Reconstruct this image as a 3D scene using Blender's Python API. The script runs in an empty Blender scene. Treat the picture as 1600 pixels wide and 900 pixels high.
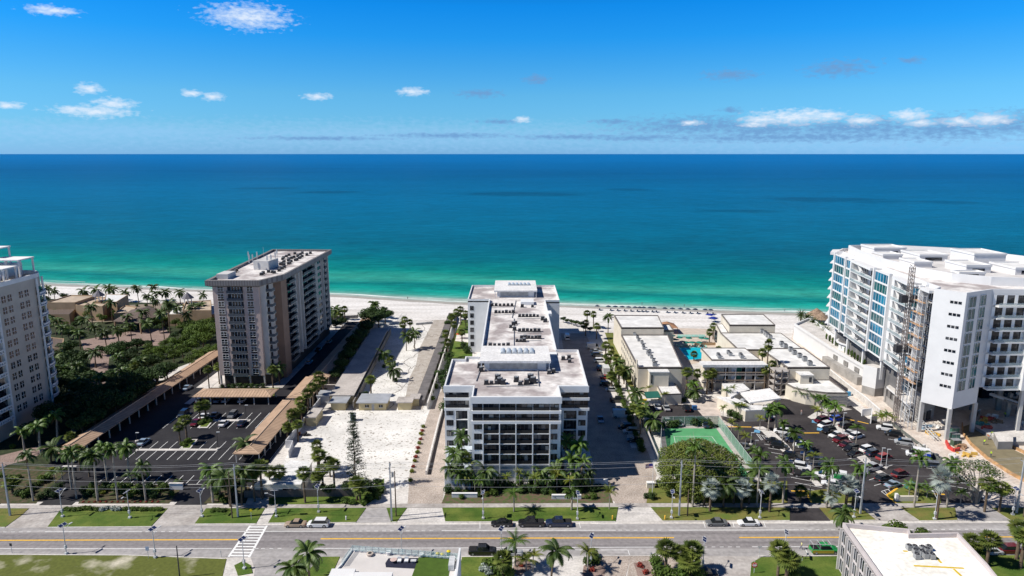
import bpy, math, random
from mathutils import Vector, Matrix
S = bpy.context.scene
COL = S.collection
R = math.radians
# ---------------------------------------------------------------- camera
CH, F = 80.0, 1067.0
PIT = math.atan(210 / F)
cam = bpy.data.cameras.new('camera'); camo = bpy.data.objects.new('camera', cam); COL.objects.link(camo)
camo.location = (0, 0, CH); camo.rotation_euler = (math.pi/2 - PIT, 0, 0)
cam.sensor_width = 36; cam.lens = 36 * F / 1600; cam.clip_start = 1; cam.clip_end = 300000
S.camera = camo
# ---------------------------------------------------------------- light
SUN_EL, SUN_AZ = 47.0, 11.0        # the sun stands left of the view, a little towards the camera
sd = bpy.data.lights.new('sun', 'SUN'); so = bpy.data.objects.new('sun', sd); COL.objects.link(so)
sd.energy = 4.9; sd.angle = R(0.55); sd.color = (1.0, 0.955, 0.88)
tosun = Vector((-math.cos(R(SUN_AZ))*math.cos(R(SUN_EL)), -math.sin(R(SUN_AZ))*math.cos(R(SUN_EL)), math.sin(R(SUN_EL))))
so.rotation_euler = tosun.to_track_quat('Z', 'Y').to_euler()
W = bpy.data.worlds.new('World'); S.world = W; W.use_nodes = True
wn = W.node_tree.nodes; wl = W.node_tree.links
bg = wn['Background']; bg.inputs[1].default_value = 0.075
sky = wn.new('ShaderNodeTexSky'); sky.sky_type = 'NISHITA'; sky.sun_disc = False
sky.sun_elevation = R(SUN_EL)
sky.sun_rotation = math.atan2(tosun.x, tosun.y)
sky.air_density = 1.0; sky.dust_density = 0.3; sky.ozone_density = 4.0; sky.altitude = 50
S.view_settings.view_transform = 'Standard'; S.view_settings.look = 'None'
S.view_settings.exposure = 0.3; S.view_settings.gamma = 1.0
def wmath(op, a, b=None, c=None, clamp=False):
    n = wn.new('ShaderNodeMath'); n.operation = op; n.use_clamp = clamp
    for i, v in enumerate((a, b, c)):
        if v is None: continue
        if isinstance(v, (int, float)): n.inputs[i].default_value = v
        else: wl.new(v, n.inputs[i])
    return n.outputs[0]
tc = wn.new('ShaderNodeTexCoord'); sp = wn.new('ShaderNodeSeparateXYZ'); wl.new(tc.outputs['Generated'], sp.inputs[0])
el = wmath('ARCSINE', sp.outputs[2]); az = wmath('ARCTAN2', sp.outputs[0], sp.outputs[1])
# clear-air tint by elevation, darkened above the view to cut ambient light
rp = wn.new('ShaderNodeValToRGB'); wl.new(wmath('MULTIPLY', el, 1/R(30), clamp=True), rp.inputs[0])
cr = rp.color_ramp
cr.elements[0].position = 0; cr.elements[0].color = (0.22, 0.50, 1.06, 1)
cr.elements[1].position = 1; cr.elements[1].color = (0.05, 0.13, 0.25, 1)
for p_, c_ in ((.067, (0.20, 0.49, 0.825, 1)), (.153, (0.178, 0.495, 0.758, 1)), (.233, (0.104, 0.468, 0.779, 1)), (.298, (0.043, 0.451, 0.833, 1)), (.377, (0.017, 0.428, 0.86, 1)), (.50, (0.03, 0.19, 0.42, 1))):
    e = cr.elements.new(p_); e.color = c_
mx = wn.new('ShaderNodeMix'); mx.data_type = 'RGBA'; mx.blend_type = 'MULTIPLY'; mx.inputs[0].default_value = 1
wl.new(sky.outputs[0], mx.inputs[6]); wl.new(rp.outputs[0], mx.inputs[7])
vs = wn.new('ShaderNodeVectorMath'); vs.operation = 'SCALE'; wl.new(mx.outputs[2], vs.inputs[0]); vs.inputs['Scale'].default_value = 2.0
skycol = vs.outputs[0]
# clouds: angular blobs (azimuth, elevation, half width, half height in degrees, density, brightness)
cmb = wn.new('ShaderNodeCombineXYZ'); wl.new(wmath('MULTIPLY', az, 105), cmb.inputs[0]); wl.new(wmath('MULTIPLY', el, 230), cmb.inputs[1])
ns = wn.new('ShaderNodeTexNoise'); ns.inputs['Scale'].default_value = 1.0; ns.inputs['Detail'].default_value = 4.5; ns.inputs['Roughness'].default_value = .55
wl.new(cmb.outputs[0], ns.inputs['Vector'])
nz = wmath('SUBTRACT', ns.outputs[0], .5)
def cloud_layer(blobs, soft, amp, dens):
    acc = None
    for (px, py, hw, hh) in blobs:
        a = math.atan2((px-800)/F, math.cos(PIT) + (450-py)/F*math.sin(PIT))
        b = (450-py)/F; e = math.atan2(-math.sin(PIT)+b*math.cos(PIT), math.hypot((px-800)/F, math.cos(PIT)+b*math.sin(PIT)))
        u = wmath('MULTIPLY', wmath('SUBTRACT', az, a), F/hw); v = wmath('MULTIPLY', wmath('SUBTRACT', el, e), F/hh)
        r2 = wmath('ADD', wmath('MULTIPLY', u, u), wmath('MULTIPLY', v, v))
        m = wmath('SUBTRACT', 1.0, wmath('SQRT', r2))
        acc = m if acc is None else wmath('MAXIMUM', acc, m)
    m = wmath('ADD', acc, wmath('MULTIPLY', nz, amp))
    return wmath('MULTIPLY', wmath('MULTIPLY', m, 1/soft, clamp=True), dens)
def over(base, mask, col):
    q = wn.new('ShaderNodeMix'); q.data_type = 'RGBA'; wl.new(mask, q.inputs[0]); wl.new(base, q.inputs[6]); q.inputs[7].default_value = (*col, 1)
    return q.outputs[2]
K = 1/0.075/1.18
haze = cloud_layer([(620,212,640,26),(200,205,300,18),(1300,215,560,26)], .9, 1.9, .45)
skycol = over(skycol, haze, tuple(K*c for c in (.34,.60,.92)))
grey = cloud_layer([(1310,107,52,13),(1140,117,44,9),(838,124,24,9),(750,146,40,7),(1425,94,18,5),(1143,172,22,5),(1090,197,150,17),(1190,202,120,18),
    (1330,200,150,18),(1480,200,120,20),(1570,194,80,20),(1250,214,300,9),(960,190,40,5),(1060,190,50,6),(780,190,40,4),(500,216,120,4),(700,212,130,5),(900,214,120,5),(1000,215,100,6)], .9, 2.4, .85)
skycol = over(skycol, grey, tuple(K*c for c in (.15,.33,.62)))
white = cloud_layer([(388,26,66,20),(80,16,34,7),(139,139,19,8),(148,174,56,9),(178,162,30,9),(110,172,18,7),(15,165,20,5),(333,151,17,7),(300,146,16,6),(496,151,26,6),
    (645,143,26,8),(816,187,16,6),(1235,183,66,13),(1265,177,24,8),(1290,182,34,10),(1345,188,26,9),(1420,180,28,10),(1440,192,24,6),(1545,187,34,10),(1190,187,40,9),(1180,194,24,6),(1500,190,26,7),(1080,192,22,5)], 1.0, 1.9, .88)
skycol = over(skycol, white, tuple(K*c for c in (.76,.85,.97)))
wl.new(skycol, bg.inputs[0])
# ---------------------------------------------------------------- helpers
def ray(px, py):
    a = (px-800)/F; b = (450-py)/F
    return (a, math.cos(PIT)+b*math.sin(PIT), -math.sin(PIT)+b*math.cos(PIT))
def G(px, py, z=0.0):
    d = ray(px, py); t = (z-CH)/d[2]; return (d[0]*t, d[1]*t)
def ZY(py, Y):
    d = ray(800, py); return CH + d[2]/d[1]*Y
def XY(px, py, Y):
    d = ray(px, py); return d[0]/d[1]*Y
def PG(pts, z=0.0): return [G(a, b, z) for a, b in pts]
MATS = {}
def lk(t, a, b): t.links.new(a, b)
def M(name, col, rough=.8, var=.12, scale=1.0, bump=0.0, metal=0.0, spec=.3, col2=None, detail=4, emit=None, rand=0.0, trans=0.0, scale2=None, thr=(.35,.65), stretch=None):
    if name in MATS: return MATS[name]
    m = bpy.data.materials.new(name); m.use_nodes = True; t = m.node_tree; b = t.nodes['Principled BSDF']
    b.inputs['Roughness'].default_value = rough; b.inputs['Metallic'].default_value = metal
    b.inputs['Specular IOR Level'].default_value = spec
    g = t.nodes.new('ShaderNodeNewGeometry')
    n = t.nodes.new('ShaderNodeTexNoise'); n.inputs['Scale'].default_value = scale; n.inputs['Detail'].default_value = detail
    if stretch:
        mp = t.nodes.new('ShaderNodeMapping'); mp.inputs['Scale'].default_value = stretch; lk(t, g.outputs['Position'], mp.inputs[0]); lk(t, mp.outputs[0], n.inputs['Vector'])
    else: lk(t, g.outputs['Position'], n.inputs['Vector'])
    r = t.nodes.new('ShaderNodeValToRGB'); lk(t, n.outputs[0], r.inputs[0])
    c2 = col2 or tuple(min(1, c*(1+var)) for c in col); c1 = col if col2 else tuple(c*(1-var) for c in col)
    r.color_ramp.elements[0].position = thr[0]; r.color_ramp.elements[1].position = thr[1]
    r.color_ramp.elements[0].color = (*c1, 1); r.color_ramp.elements[1].color = (*c2, 1)
    out = r.outputs[0]
    if scale2:
        n2 = t.nodes.new('ShaderNodeTexNoise'); n2.inputs['Scale'].default_value = scale2; n2.inputs['Detail'].default_value = 5
        lk(t, g.outputs['Position'], n2.inputs['Vector'])
        mr = t.nodes.new('ShaderNodeMapRange'); lk(t, n2.outputs[0], mr.inputs[0]); mr.inputs[1].default_value=.3; mr.inputs[2].default_value=.7; mr.inputs[3].default_value=.82; mr.inputs[4].default_value=1.15
        q = t.nodes.new('ShaderNodeVectorMath'); q.operation='SCALE'; lk(t, out, q.inputs[0]); lk(t, mr.outputs[0], q.inputs['Scale']); out = q.outputs[0]
    if rand:
        oi = t.nodes.new('ShaderNodeObjectInfo'); mr = t.nodes.new('ShaderNodeMapRange'); lk(t, oi.outputs['Random'], mr.inputs[0])
        mr.inputs[3].default_value = 1-rand; mr.inputs[4].default_value = 1+rand
        q = t.nodes.new('ShaderNodeVectorMath'); q.operation='SCALE'; lk(t, out, q.inputs[0]); lk(t, mr.outputs[0], q.inputs['Scale']); out = q.outputs[0]
    lk(t, out, b.inputs['Base Color'])
    if bump:
        bu = t.nodes.new('ShaderNodeBump'); bu.inputs['Strength'].default_value = bump; bu.inputs['Distance'].default_value = .2
        lk(t, n.outputs[0], bu.inputs['Height']); lk(t, bu.outputs[0], b.inputs['Normal'])
    if emit:
        b.inputs['Emission Color'].default_value = (*emit, 1); b.inputs['Emission Strength'].default_value = 1
    if trans:
        tr = t.nodes.new('ShaderNodeBsdfTranslucent'); lk(t, out, tr.inputs[0]); mxs = t.nodes.new('ShaderNodeMixShader'); mxs.inputs[0].default_value = trans
        o = t.nodes['Material Output']; lk(t, b.outputs[0], mxs.inputs[1]); lk(t, tr.outputs[0], mxs.inputs[2]); lk(t, mxs.outputs[0], o.inputs[0])
    MATS[name] = m; return m
def stripes(name, col, col2, axis, period, duty=.5, rough=.8, var=.12, nscale=.4, soft=.05, ang=0.0):
    """a material whose surface has regular lines (tiles, seams, corrugation, pavers) along one world axis"""
    m = M(name, col, rough, var, nscale); t = m.node_tree; b = t.nodes['Principled BSDF']
    src = b.inputs['Base Color'].links[0].from_socket
    g = t.nodes.new('ShaderNodeNewGeometry'); s = t.nodes.new('ShaderNodeSeparateXYZ')
    if ang:
        vr = t.nodes.new('ShaderNodeVectorRotate'); vr.rotation_type='Z_AXIS'; vr.inputs['Angle'].default_value = ang; lk(t, g.outputs['Position'], vr.inputs[0]); lk(t, vr.outputs[0], s.inputs[0])
    else: lk(t, g.outputs['Position'], s.inputs[0])
    a = t.nodes.new('ShaderNodeMath'); a.operation='DIVIDE'; lk(t, s.outputs[axis], a.inputs[0]); a.inputs[1].default_value = period
    f = t.nodes.new('ShaderNodeMath'); f.operation='FRACT'; lk(t, a.outputs[0], f.inputs[0])
    r = t.nodes.new('ShaderNodeValToRGB'); lk(t, f.outputs[0], r.inputs[0]); e = r.color_ramp.elements
    e[0].position = duty; e[0].color=(0,0,0,1); e[1].position = min(1,duty+soft); e[1].color=(1,1,1,1)
    mxn = t.nodes.new('ShaderNodeMix'); mxn.data_type='RGBA'; lk(t, r.outputs[0], mxn.inputs[0]); lk(t, src, mxn.inputs[6]); mxn.inputs[7].default_value=(*col2,1)
    lk(t, mxn.outputs[2], b.inputs['Base Color']); return m
class MB:
    def __init__(s): s.v=[]; s.f=[]; s.m=[]
    def face(s, pts, mi=0):
        i=len(s.v); s.v += [tuple(p) for p in pts]; s.f.append(tuple(range(i,i+len(pts)))); s.m.append(mi)
    def prism(s, poly, z0, z1, mi=0, top=None, bottom=True, ztop=None):
        n=len(poly); a=sum(poly[i][0]*poly[(i+1)%n][1]-poly[(i+1)%n][0]*poly[i][1] for i in range(n))
        if a<0: poly=list(reversed(poly)); ztop = list(reversed(ztop)) if ztop else None
        i=len(s.v)
        zt = ztop or [z1]*n
        s.v += [(p[0],p[1],z0) for p in poly] + [(p[0],p[1],zt[k]) for k,p in enumerate(poly)]
        for k in range(n):
            j=(k+1)%n; s.f.append((i+k,i+j,i+n+j,i+n+k)); s.m.append(mi)
        s.f.append(tuple(range(i+n,i+2*n))); s.m.append(mi if top is None else top)
        if bottom: s.f.append(tuple(reversed(range(i,i+n)))); s.m.append(mi)
        return s
    def box(s, x0,y0,z0,x1,y1,z1, mi=0, top=None):
        return s.prism([(x0,y0),(x1,y0),(x1,y1),(x0,y1)], z0, z1, mi, top)
    def obox(s, c, d, L, Wd, z0, z1, mi=0, top=None):
        dx,dy=d; l=math.hypot(dx,dy); dx/=l; dy/=l; nx,ny=-dy,dx; a=L/2; b=Wd/2
        return s.prism([(c[0]+dx*u+nx*v, c[1]+dy*u+ny*v) for u,v in ((-a,-b),(a,-b),(a,b),(-a,b))], z0,z1,mi,top)
    def wallrun(s, p, q, th, z0, z1, mi=0, top=None):
        c=((p[0]+q[0])/2,(p[1]+q[1])/2); d=(q[0]-p[0],q[1]-p[1]); return s.obox(c,d,math.hypot(*d),th,z0,z1,mi,top)
    def tube(s, p, q, r0, r1=None, n=6, mi=0, cap=True):
        r1=r0 if r1 is None else r1; p=Vector(p); q=Vector(q); d=(q-p).normalized()
        u=d.orthogonal().normalized(); w=d.cross(u); i=len(s.v)
        for c,r in ((p,r0),(q,r1)):
            for k in range(n):
                a=2*math.pi*k/n; s.v.append(tuple(c+u*r*math.cos(a)+w*r*math.sin(a)))
        for k in range(n):
            j=(k+1)%n; s.f.append((i+k,i+j,i+n+j,i+n+k)); s.m.append(mi)
        if cap: s.f.append(tuple(range(i+n,i+2*n))); s.m.append(mi); s.f.append(tuple(reversed(range(i,i+n)))); s.m.append(mi)
        return s
    def lathe(s, c, prof, n=12, mi=0):
        i=len(s.v)
        for r,z in prof:
            for k in range(n):
                a=2*math.pi*k/n; s.v.append((c[0]+r*math.cos(a), c[1]+r*math.sin(a), c[2]+z))
        for q in range(len(prof)-1):
            for k in range(n):
                j=(k+1)%n; s.f.append((i+q*n+k,i+q*n+j,i+(q+1)*n+j,i+(q+1)*n+k)); s.m.append(mi)
        return s
    def parapet(s, poly, th, z0, z1, mi=0):
        n=len(poly)
        a=sum(poly[i][0]*poly[(i+1)%n][1]-poly[(i+1)%n][0]*poly[i][1] for i in range(n))
        if a<0: poly=list(reversed(poly))
        inn=[]
        for k in range(n):
            p0=Vector(poly[k-1]); p1=Vector(poly[k]); p2=Vector(poly[(k+1)%n])
            d1=(p1-p0).normalized(); d2=(p2-p1).normalized(); n1=Vector((-d1.y,d1.x)); n2=Vector((-d2.y,d2.x))
            bis=(n1+n2); bis = bis/max(.3,bis.dot(n1)) if bis.length>1e-6 else n1
            inn.append(p1+bis*th)
        i=len(s.v)
        for z in (z0,z1):
            s.v += [(p[0],p[1],z) for p in poly]; s.v += [(p[0],p[1],z) for p in inn]
        for k in range(n):
            j=(k+1)%n
            s.f += [(i+k,i+j,i+2*n+j,i+2*n+k),(i+n+j,i+n+k,i+3*n+k,i+3*n+j),(i+2*n+k,i+2*n+j,i+3*n+j,i+3*n+k)]; s.m += [mi]*3
        return s
    def build(s, name, mats, parent=None, smooth=False):
        me=bpy.data.meshes.new(name)
        off=Vector((0,0,0))
        if parent is not None: 
            off=Vector(parent.location)
            if parent.parent is not None: off=off+Vector(parent.parent.location)
        me.from_pydata([(a-off.x,b-off.y,c-off.z) for a,b,c in s.v],[],s.f)
        if not isinstance(mats,(list,tuple)): mats=[mats]
        for m in mats: me.materials.append(m)
        if len(mats)>1: me.polygons.foreach_set('material_index', s.m)
        if smooth: me.polygons.foreach_set('use_smooth',[True]*len(me.polygons))
        me.update(); o=bpy.data.objects.new(name,me); COL.objects.link(o)
        if parent is not None: o.parent=parent
        return o
def thing(name,label,cat,loc=(0,0,0),group=None):
    o=bpy.data.objects.new(name,None); COL.objects.link(o); o.location=loc if len(loc)==3 else (loc[0],loc[1],0)
    o['label']=label; o['category']=cat
    if group: o['group']=group
    o.empty_display_size=.3
    return o
def tag(o,label,cat,group=None):
    o['label']=label; o['category']=cat
    if group: o['group']=group
    return o
def struct(name,mb,mat): o=mb.build(name,mat); o['kind']='structure'; return o
KIDS={}
def children(o):
    if o.name not in KIDS: KIDS[o.name]=[c for c in o.children]
    return KIDS[o.name]
def dup(root,loc,rz=0,sc=1.0,label=None,group=None,cat=None,scz=None):
    r=root.copy(); COL.objects.link(r); r.location=loc if len(loc)==3 else (loc[0],loc[1],0); r.rotation_euler=(0,0,rz); r.scale=(sc,sc,scz or sc)
    if label: r['label']=label
    if group: r['group']=group
    if cat: r['category']=cat
    for ch in children(root):
        c=ch.copy(); COL.objects.link(c); c.parent=r
        for g in children(ch):
            d=g.copy(); COL.objects.link(d); d.parent=c
    return r
class Parts:
    """repeated parts of one thing: the first 100 as meshes of their own, the rest as one"""
    def __init__(s,root,name,mats,cap=96): s.root=root; s.name=name; s.mats=mats; s.n=0; s.cap=cap; s.rest=None
    def add(s,mb,smooth=False):
        s.n+=1
        if s.n<=s.cap: return mb.build(s.name,s.mats,s.root,smooth)
        if s.rest is None: s.rest=MB()
        i=len(s.rest.v); s.rest.v+=mb.v; s.rest.f+=[tuple(i+k for k in f) for f in mb.f]; s.rest.m+=mb.m
    def done(s):
        if s.rest:
            o=s.rest.build(s.name,s.mats,s.root); o['kind']='stuff'
ORD='first second third fourth fifth sixth seventh eighth ninth tenth eleventh twelfth thirteenth fourteenth fifteenth sixteenth seventeenth eighteenth nineteenth twentieth'.split()
def ordi(i,n,what='from left'):
    if n==1: return ''
    if i==0: return 'leftmost of %d'%n if what=='from left' else 'first '+what
    if i==n-1 and what=='from left': return 'rightmost of %d'%n
    return (ORD[i] if i<20 else '%s'%{20:'twenty-first',21:'twenty-second',22:'twenty-third',23:'twenty-fourth',24:'twenty-fifth',25:'twenty-sixth',26:'twenty-seventh',27:'twenty-eighth',28:'twenty-ninth'}.get(i,'%dth'%(i+1)))+' '+what
# ---------------------------------------------------------------- materials
m_sand=M('beach_sand',(.50,.47,.44),.95,col2=(.69,.665,.64),scale=1,bump=.1,scale2=.8,detail=9,stretch=(.02,.16,1),thr=(.3,.6))
m_lotsand=M('lot_sand',(.33,.30,.26),.95,col2=(.64,.62,.59),scale=1.3,detail=13,scale2=.13,bump=.5,thr=(.31,.44))
m_soil=M('planting_soil',(.13,.085,.06),.95,scale=.9,col2=(.07,.10,.03),detail=9,bump=.5,thr=(.4,.6))
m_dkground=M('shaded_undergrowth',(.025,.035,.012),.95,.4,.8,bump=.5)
m_grass=M('lawn_grass',(.055,.105,.012),.95,scale=.22,col2=(.125,.16,.028),scale2=3,bump=.4,detail=9,thr=(.38,.66))
m_drygrass=M('dry_lawn',(.17,.15,.04),.95,scale=.3,col2=(.10,.14,.025),scale2=5,bump=.3)
m_asph=M('dark_asphalt',(.014,.013,.017),.85,scale=.16,col2=(.028,.027,.030),scale2=1.3,detail=9)
m_asph2=M('worn_asphalt',(.028,.024,.026),.85,scale=.14,col2=(.052,.046,.047),scale2=1.2,detail=9)
m_road=M('road_asphalt',(.175,.162,.165),.9,scale=1,col2=(.265,.245,.245),scale2=1.2,detail=8,stretch=(.012,.9,1))
m_shoulder=M('road_shoulder',(.28,.265,.26),.9,scale=1,col2=(.38,.36,.355),scale2=1.0,detail=8,stretch=(.05,.6,1))
m_conc=M('concrete',(.33,.30,.28),.9,scale=.3,col2=(.45,.42,.395),scale2=1.3,detail=9)
m_concl=M('pale_concrete',(.55,.52,.49),.9,.12,.3,scale2=2)
m_paver=M('paver',(.30,.24,.20),.9,col2=(.47,.41,.36),scale=3.2,detail=2,scale2=.3)
m_brick=M('brick_paver',(.20,.14,.12),.9,col2=(.30,.22,.19),scale=3,detail=2,scale2=.3)
m_paint=M('white_paint_line',(.75,.75,.74),.7,.1,2)
m_yel=M('yellow_paint_line',(.72,.42,.05),.7,.12,2)
m_white=M('white_wall',(.72,.71,.70),.8,.05,.5)
m_roofw=M('white_roof',(.66,.65,.64),.8,.06,.25,scale2=1.5)
m_cream=M('cream_wall',(.60,.55,.46),.85,.06,.4)
m_glass=M('dark_glass',(.008,.011,.017),.06,.3,.55,spec=.35,col2=(.075,.078,.085),thr=(.54,.64),detail=2)
m_frame=M('white_frame',(.74,.74,.74),.6,.04,1)
m_dkmetal=M('dark_metal',(.035,.035,.04),.5,.2,1)
m_grey=M('grey_metal',(.33,.34,.35),.5,.15,1,metal=.3)
m_galv=M('pale_grey_metal',(.5,.51,.52),.5,.15,1)
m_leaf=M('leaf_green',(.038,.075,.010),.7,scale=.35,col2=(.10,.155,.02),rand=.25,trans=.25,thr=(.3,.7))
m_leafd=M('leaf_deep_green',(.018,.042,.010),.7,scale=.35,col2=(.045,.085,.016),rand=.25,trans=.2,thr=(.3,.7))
m_leafy=M('leaf_yellow_green',(.10,.14,.015),.7,scale=.5,col2=(.22,.23,.02),rand=.2,trans=.25)
m_palm=M('palm_frond',(.04,.08,.015),.55,scale=.6,col2=(.10,.15,.028),rand=.3,trans=.2,spec=.4)
m_palmg=M('palm_frond_bright',(.038,.085,.013),.5,scale=.6,col2=(.105,.175,.024),rand=.3,trans=.2,spec=.4)
m_sabal=M('fan_frond',(.06,.095,.018),.6,scale=.6,col2=(.17,.20,.04),rand=.3,trans=.2)
m_silver=M('silver_frond',(.24,.28,.24),.55,scale=.6,col2=(.38,.43,.40),rand=.15,trans=.15)
m_dead=M('dead_frond',(.16,.11,.05),.9,.3,1)
m_trunk=M('grey_trunk',(.30,.27,.23),.9,.2,1.5)
m_trunkb=M('brown_trunk',(.13,.095,.065),.95,.25,2)
m_shaft=M('green_crownshaft',(.14,.20,.05),.6,.15,2)
m_red=M('red_plant',(.22,.03,.02),.8,.3,1)
# ---------------------------------------------------------------- the ground, beach and sea
SH=[(-1400,830),(-900,640),(-600,520),(-420,462),(-292,425),(-200,407),(-105,391),(-36,371),(35,361),(133,346),(220,333),(400,305),(800,240),(1400,130)]
g=MB()
for (a,b) in zip(SH,SH[1:]):
    n=8
    for k in range(n):
        p=(a[0]+(b[0]-a[0])*k/n, a[1]+(b[1]-a[1])*k/n); q=(a[0]+(b[0]-a[0])*(k+1)/n, a[1]+(b[1]-a[1])*(k+1)/n)
        rows=[(-12,0),(0,-.30),(30,-1.5)]
        g.face([(p[0],-300,0),(q[0],-300,0),(q[0],q[1]-12,0),(p[0],p[1]-12,0)])
        for (d0,z0),(d1,z1) in zip(rows,rows[1:]):
            g.face([(p[0],p[1]+d0,z0),(q[0],q[1]+d0,z0),(q[0],q[1]+d1,z1),(p[0],p[1]+d1,z1)])
struct('ground',g,m_sand)
# wet sand band follows the shore
w=MB(); fo=MB()
random.seed(5)
def shore(x):
    for a,b in zip(SH,SH[1:]):
        if a[0]<=x<=b[0]: return a[1]+(b[1]-a[1])*(x-a[0])/(b[0]-a[0])
xs=[-700+4*i for i in range(330)]
def wob(x,s=1): return .9*math.sin(x*.031*s)+.6*math.sin(x*.083+1.3)+.35*math.sin(x*.21+2)
for x0,x1 in zip(xs,xs[1:]):
    def zz(d): return .004 + (0 if d<=-12 else -.30*(d+12)/12 if d<=0 else -.04*d-.30)
    for d0,d1 in ((-9,-5),(-5,1.5)):
        w.face([(x0,shore(x0)+d0+(wob(x0) if d0==-9 else 0),zz(d0)+.02),(x1,shore(x1)+d0+(wob(x1) if d0==-9 else 0),zz(d0)+.02),(x1,shore(x1)+d1,zz(d1)+.02),(x0,shore(x0)+d1,zz(d1)+.02)])
    for off,wd,ph in ((-.6,1.5,0),(5.5,.5,40)):
        wa=wd*max(.15,(math.sin(x0*.05+ph)+math.sin(x0*.137+ph))*.3+.75); wb=wd*max(.15,(math.sin(x1*.05+ph)+math.sin(x1*.137+ph))*.3+.75)
        if off>0 and math.sin(x0*.043+ph)<.1: continue
        fo.face([(x0,shore(x0)+off+wob(x0,1.4),-.16),(x1,shore(x1)+off+wob(x1,1.4),-.16),(x1,shore(x1)+off+wb+wob(x1,1.4),-.16),(x0,shore(x0)+off+wa+wob(x0,1.4),-.16)])
struct('wet_sand',w,M('wet_sand',(.36,.33,.28),.5,.1,.2))
struct('foam',fo,M('surf_foam',(.75,.78,.76),.8,.06,.5))
# water
sm=bpy.data.materials.new('sea_water'); sm.use_nodes=True; t=sm.node_tree; b=t.nodes['Principled BSDF']
geo=t.nodes.new('ShaderNodeNewGeometry'); s=t.nodes.new('ShaderNodeSeparateXYZ'); lk(t,geo.outputs['Position'],s.inputs[0])
def mt(op,a,b_=None,clamp=False):
    n=t.nodes.new('ShaderNodeMath'); n.operation=op; n.use_clamp=clamp
    for i,v in enumerate((a,b_)):
        if v is None: continue
        if isinstance(v,(int,float)): n.inputs[i].default_value=v
        else: lk(t,v,n.inputs[i])
    return n.outputs[0]
def noise(sx,sy,det=4,rough=.5,off=0):
    mp=t.nodes.new('ShaderNodeMapping'); lk(t,geo.outputs['Position'],mp.inputs[0]); mp.inputs['Scale'].default_value=(sx,sy,1); mp.inputs['Location'].default_value=(off,off,0); mp.inputs['Rotation'].default_value=(0,0,R(8))
    n=t.nodes.new('ShaderNodeTexNoise'); n.inputs['Scale'].default_value=1; n.inputs['Detail'].default_value=det; n.inputs['Roughness'].default_value=rough; lk(t,mp.outputs[0],n.inputs['Vector']); return n.outputs[0]
d=mt('SUBTRACT',mt('ADD',s.outputs[1],mt('MULTIPLY',s.outputs[0],.19)),368)
big=mt('MULTIPLY',mt('SUBTRACT',noise(.006,.016,3),.5),46)
d2=mt('ADD',d,mt('MULTIPLY',big,mt('MULTIPLY',mt('ADD',d,10),.02,True)))
lg=mt('DIVIDE',mt('LOGARITHM',mt('MAXIMUM',mt('ADD',d2,12),1),10),4.0)   # log10 distance /4
rmp=t.nodes.new('ShaderNodeValToRGB'); lk(t,lg,rmp.inputs[0]); e=rmp.color_ramp
def lp(dist): return math.log10(dist+12)/4
stops=[(0,(.34,.42,.37)),(4,(.14,.33,.27)),(10,(.03,.29,.225)),(19,(.006,.26,.20)),(34,(.002,.16,.14)),(55,(.03,.285,.21)),(83,(.002,.20,.165)),(115,(.001,.155,.15)),(150,(.0,.128,.155)),(230,(.0,.108,.165)),(480,(.0,.112,.205)),(1000,(.0,.112,.235)),(2600,(.0,.084,.22)),(9000,(.0,.12,.34))]
e.elements[0].position=lp(stops[0][0]); e.elements[0].color=(*stops[0][1],1); e.elements[1].position=min(1,lp(stops[-1][0])); e.elements[1].color=(*stops[-1][1],1)
for dd,c in stops[1:-1]:
    q=e.elements.new(lp(dd)); q.color=(*c,1)
# streaks and darker patches
st=noise(.022,.035,6,.6,9); mr=t.nodes.new('ShaderNodeMapRange'); lk(t,st,mr.inputs[0]); mr.inputs[1].default_value=.3; mr.inputs[2].default_value=.7; mr.inputs[3].default_value=.86; mr.inputs[4].default_value=1.14
st2=noise(.0011,.0045,4,.55,3); mr2=t.nodes.new('ShaderNodeMapRange'); lk(t,st2,mr2.inputs[0]); mr2.inputs[1].default_value=.35; mr2.inputs[2].default_value=.68; mr2.inputs[3].default_value=.88; mr2.inputs[4].default_value=1.06
rip=noise(.075,.17,7,.8,5); mr3=t.nodes.new('ShaderNodeMapRange'); lk(t,rip,mr3.inputs[0]); mr3.inputs[1].default_value=.3; mr3.inputs[2].default_value=.7; mr3.inputs[3].default_value=.62; mr3.inputs[4].default_value=1.38
# darker blob patches in the water colour far out
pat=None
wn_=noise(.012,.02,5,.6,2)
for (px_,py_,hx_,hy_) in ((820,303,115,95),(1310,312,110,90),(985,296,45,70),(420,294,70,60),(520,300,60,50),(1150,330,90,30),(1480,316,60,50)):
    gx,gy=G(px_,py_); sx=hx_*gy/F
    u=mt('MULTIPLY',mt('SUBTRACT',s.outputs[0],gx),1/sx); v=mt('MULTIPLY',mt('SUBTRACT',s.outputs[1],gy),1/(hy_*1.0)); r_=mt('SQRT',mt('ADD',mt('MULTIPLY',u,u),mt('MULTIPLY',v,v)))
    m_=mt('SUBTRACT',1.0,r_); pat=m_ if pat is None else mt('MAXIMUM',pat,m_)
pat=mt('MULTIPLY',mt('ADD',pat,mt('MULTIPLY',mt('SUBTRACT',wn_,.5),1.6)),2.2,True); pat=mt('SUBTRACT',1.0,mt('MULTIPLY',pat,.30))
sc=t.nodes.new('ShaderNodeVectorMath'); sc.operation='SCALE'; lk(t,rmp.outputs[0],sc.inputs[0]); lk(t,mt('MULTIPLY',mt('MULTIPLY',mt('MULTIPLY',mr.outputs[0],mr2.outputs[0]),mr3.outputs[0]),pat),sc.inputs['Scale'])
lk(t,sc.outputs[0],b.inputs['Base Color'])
b.inputs['Roughness'].default_value=.38; b.inputs['Specular IOR Level'].default_value=.03
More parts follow.
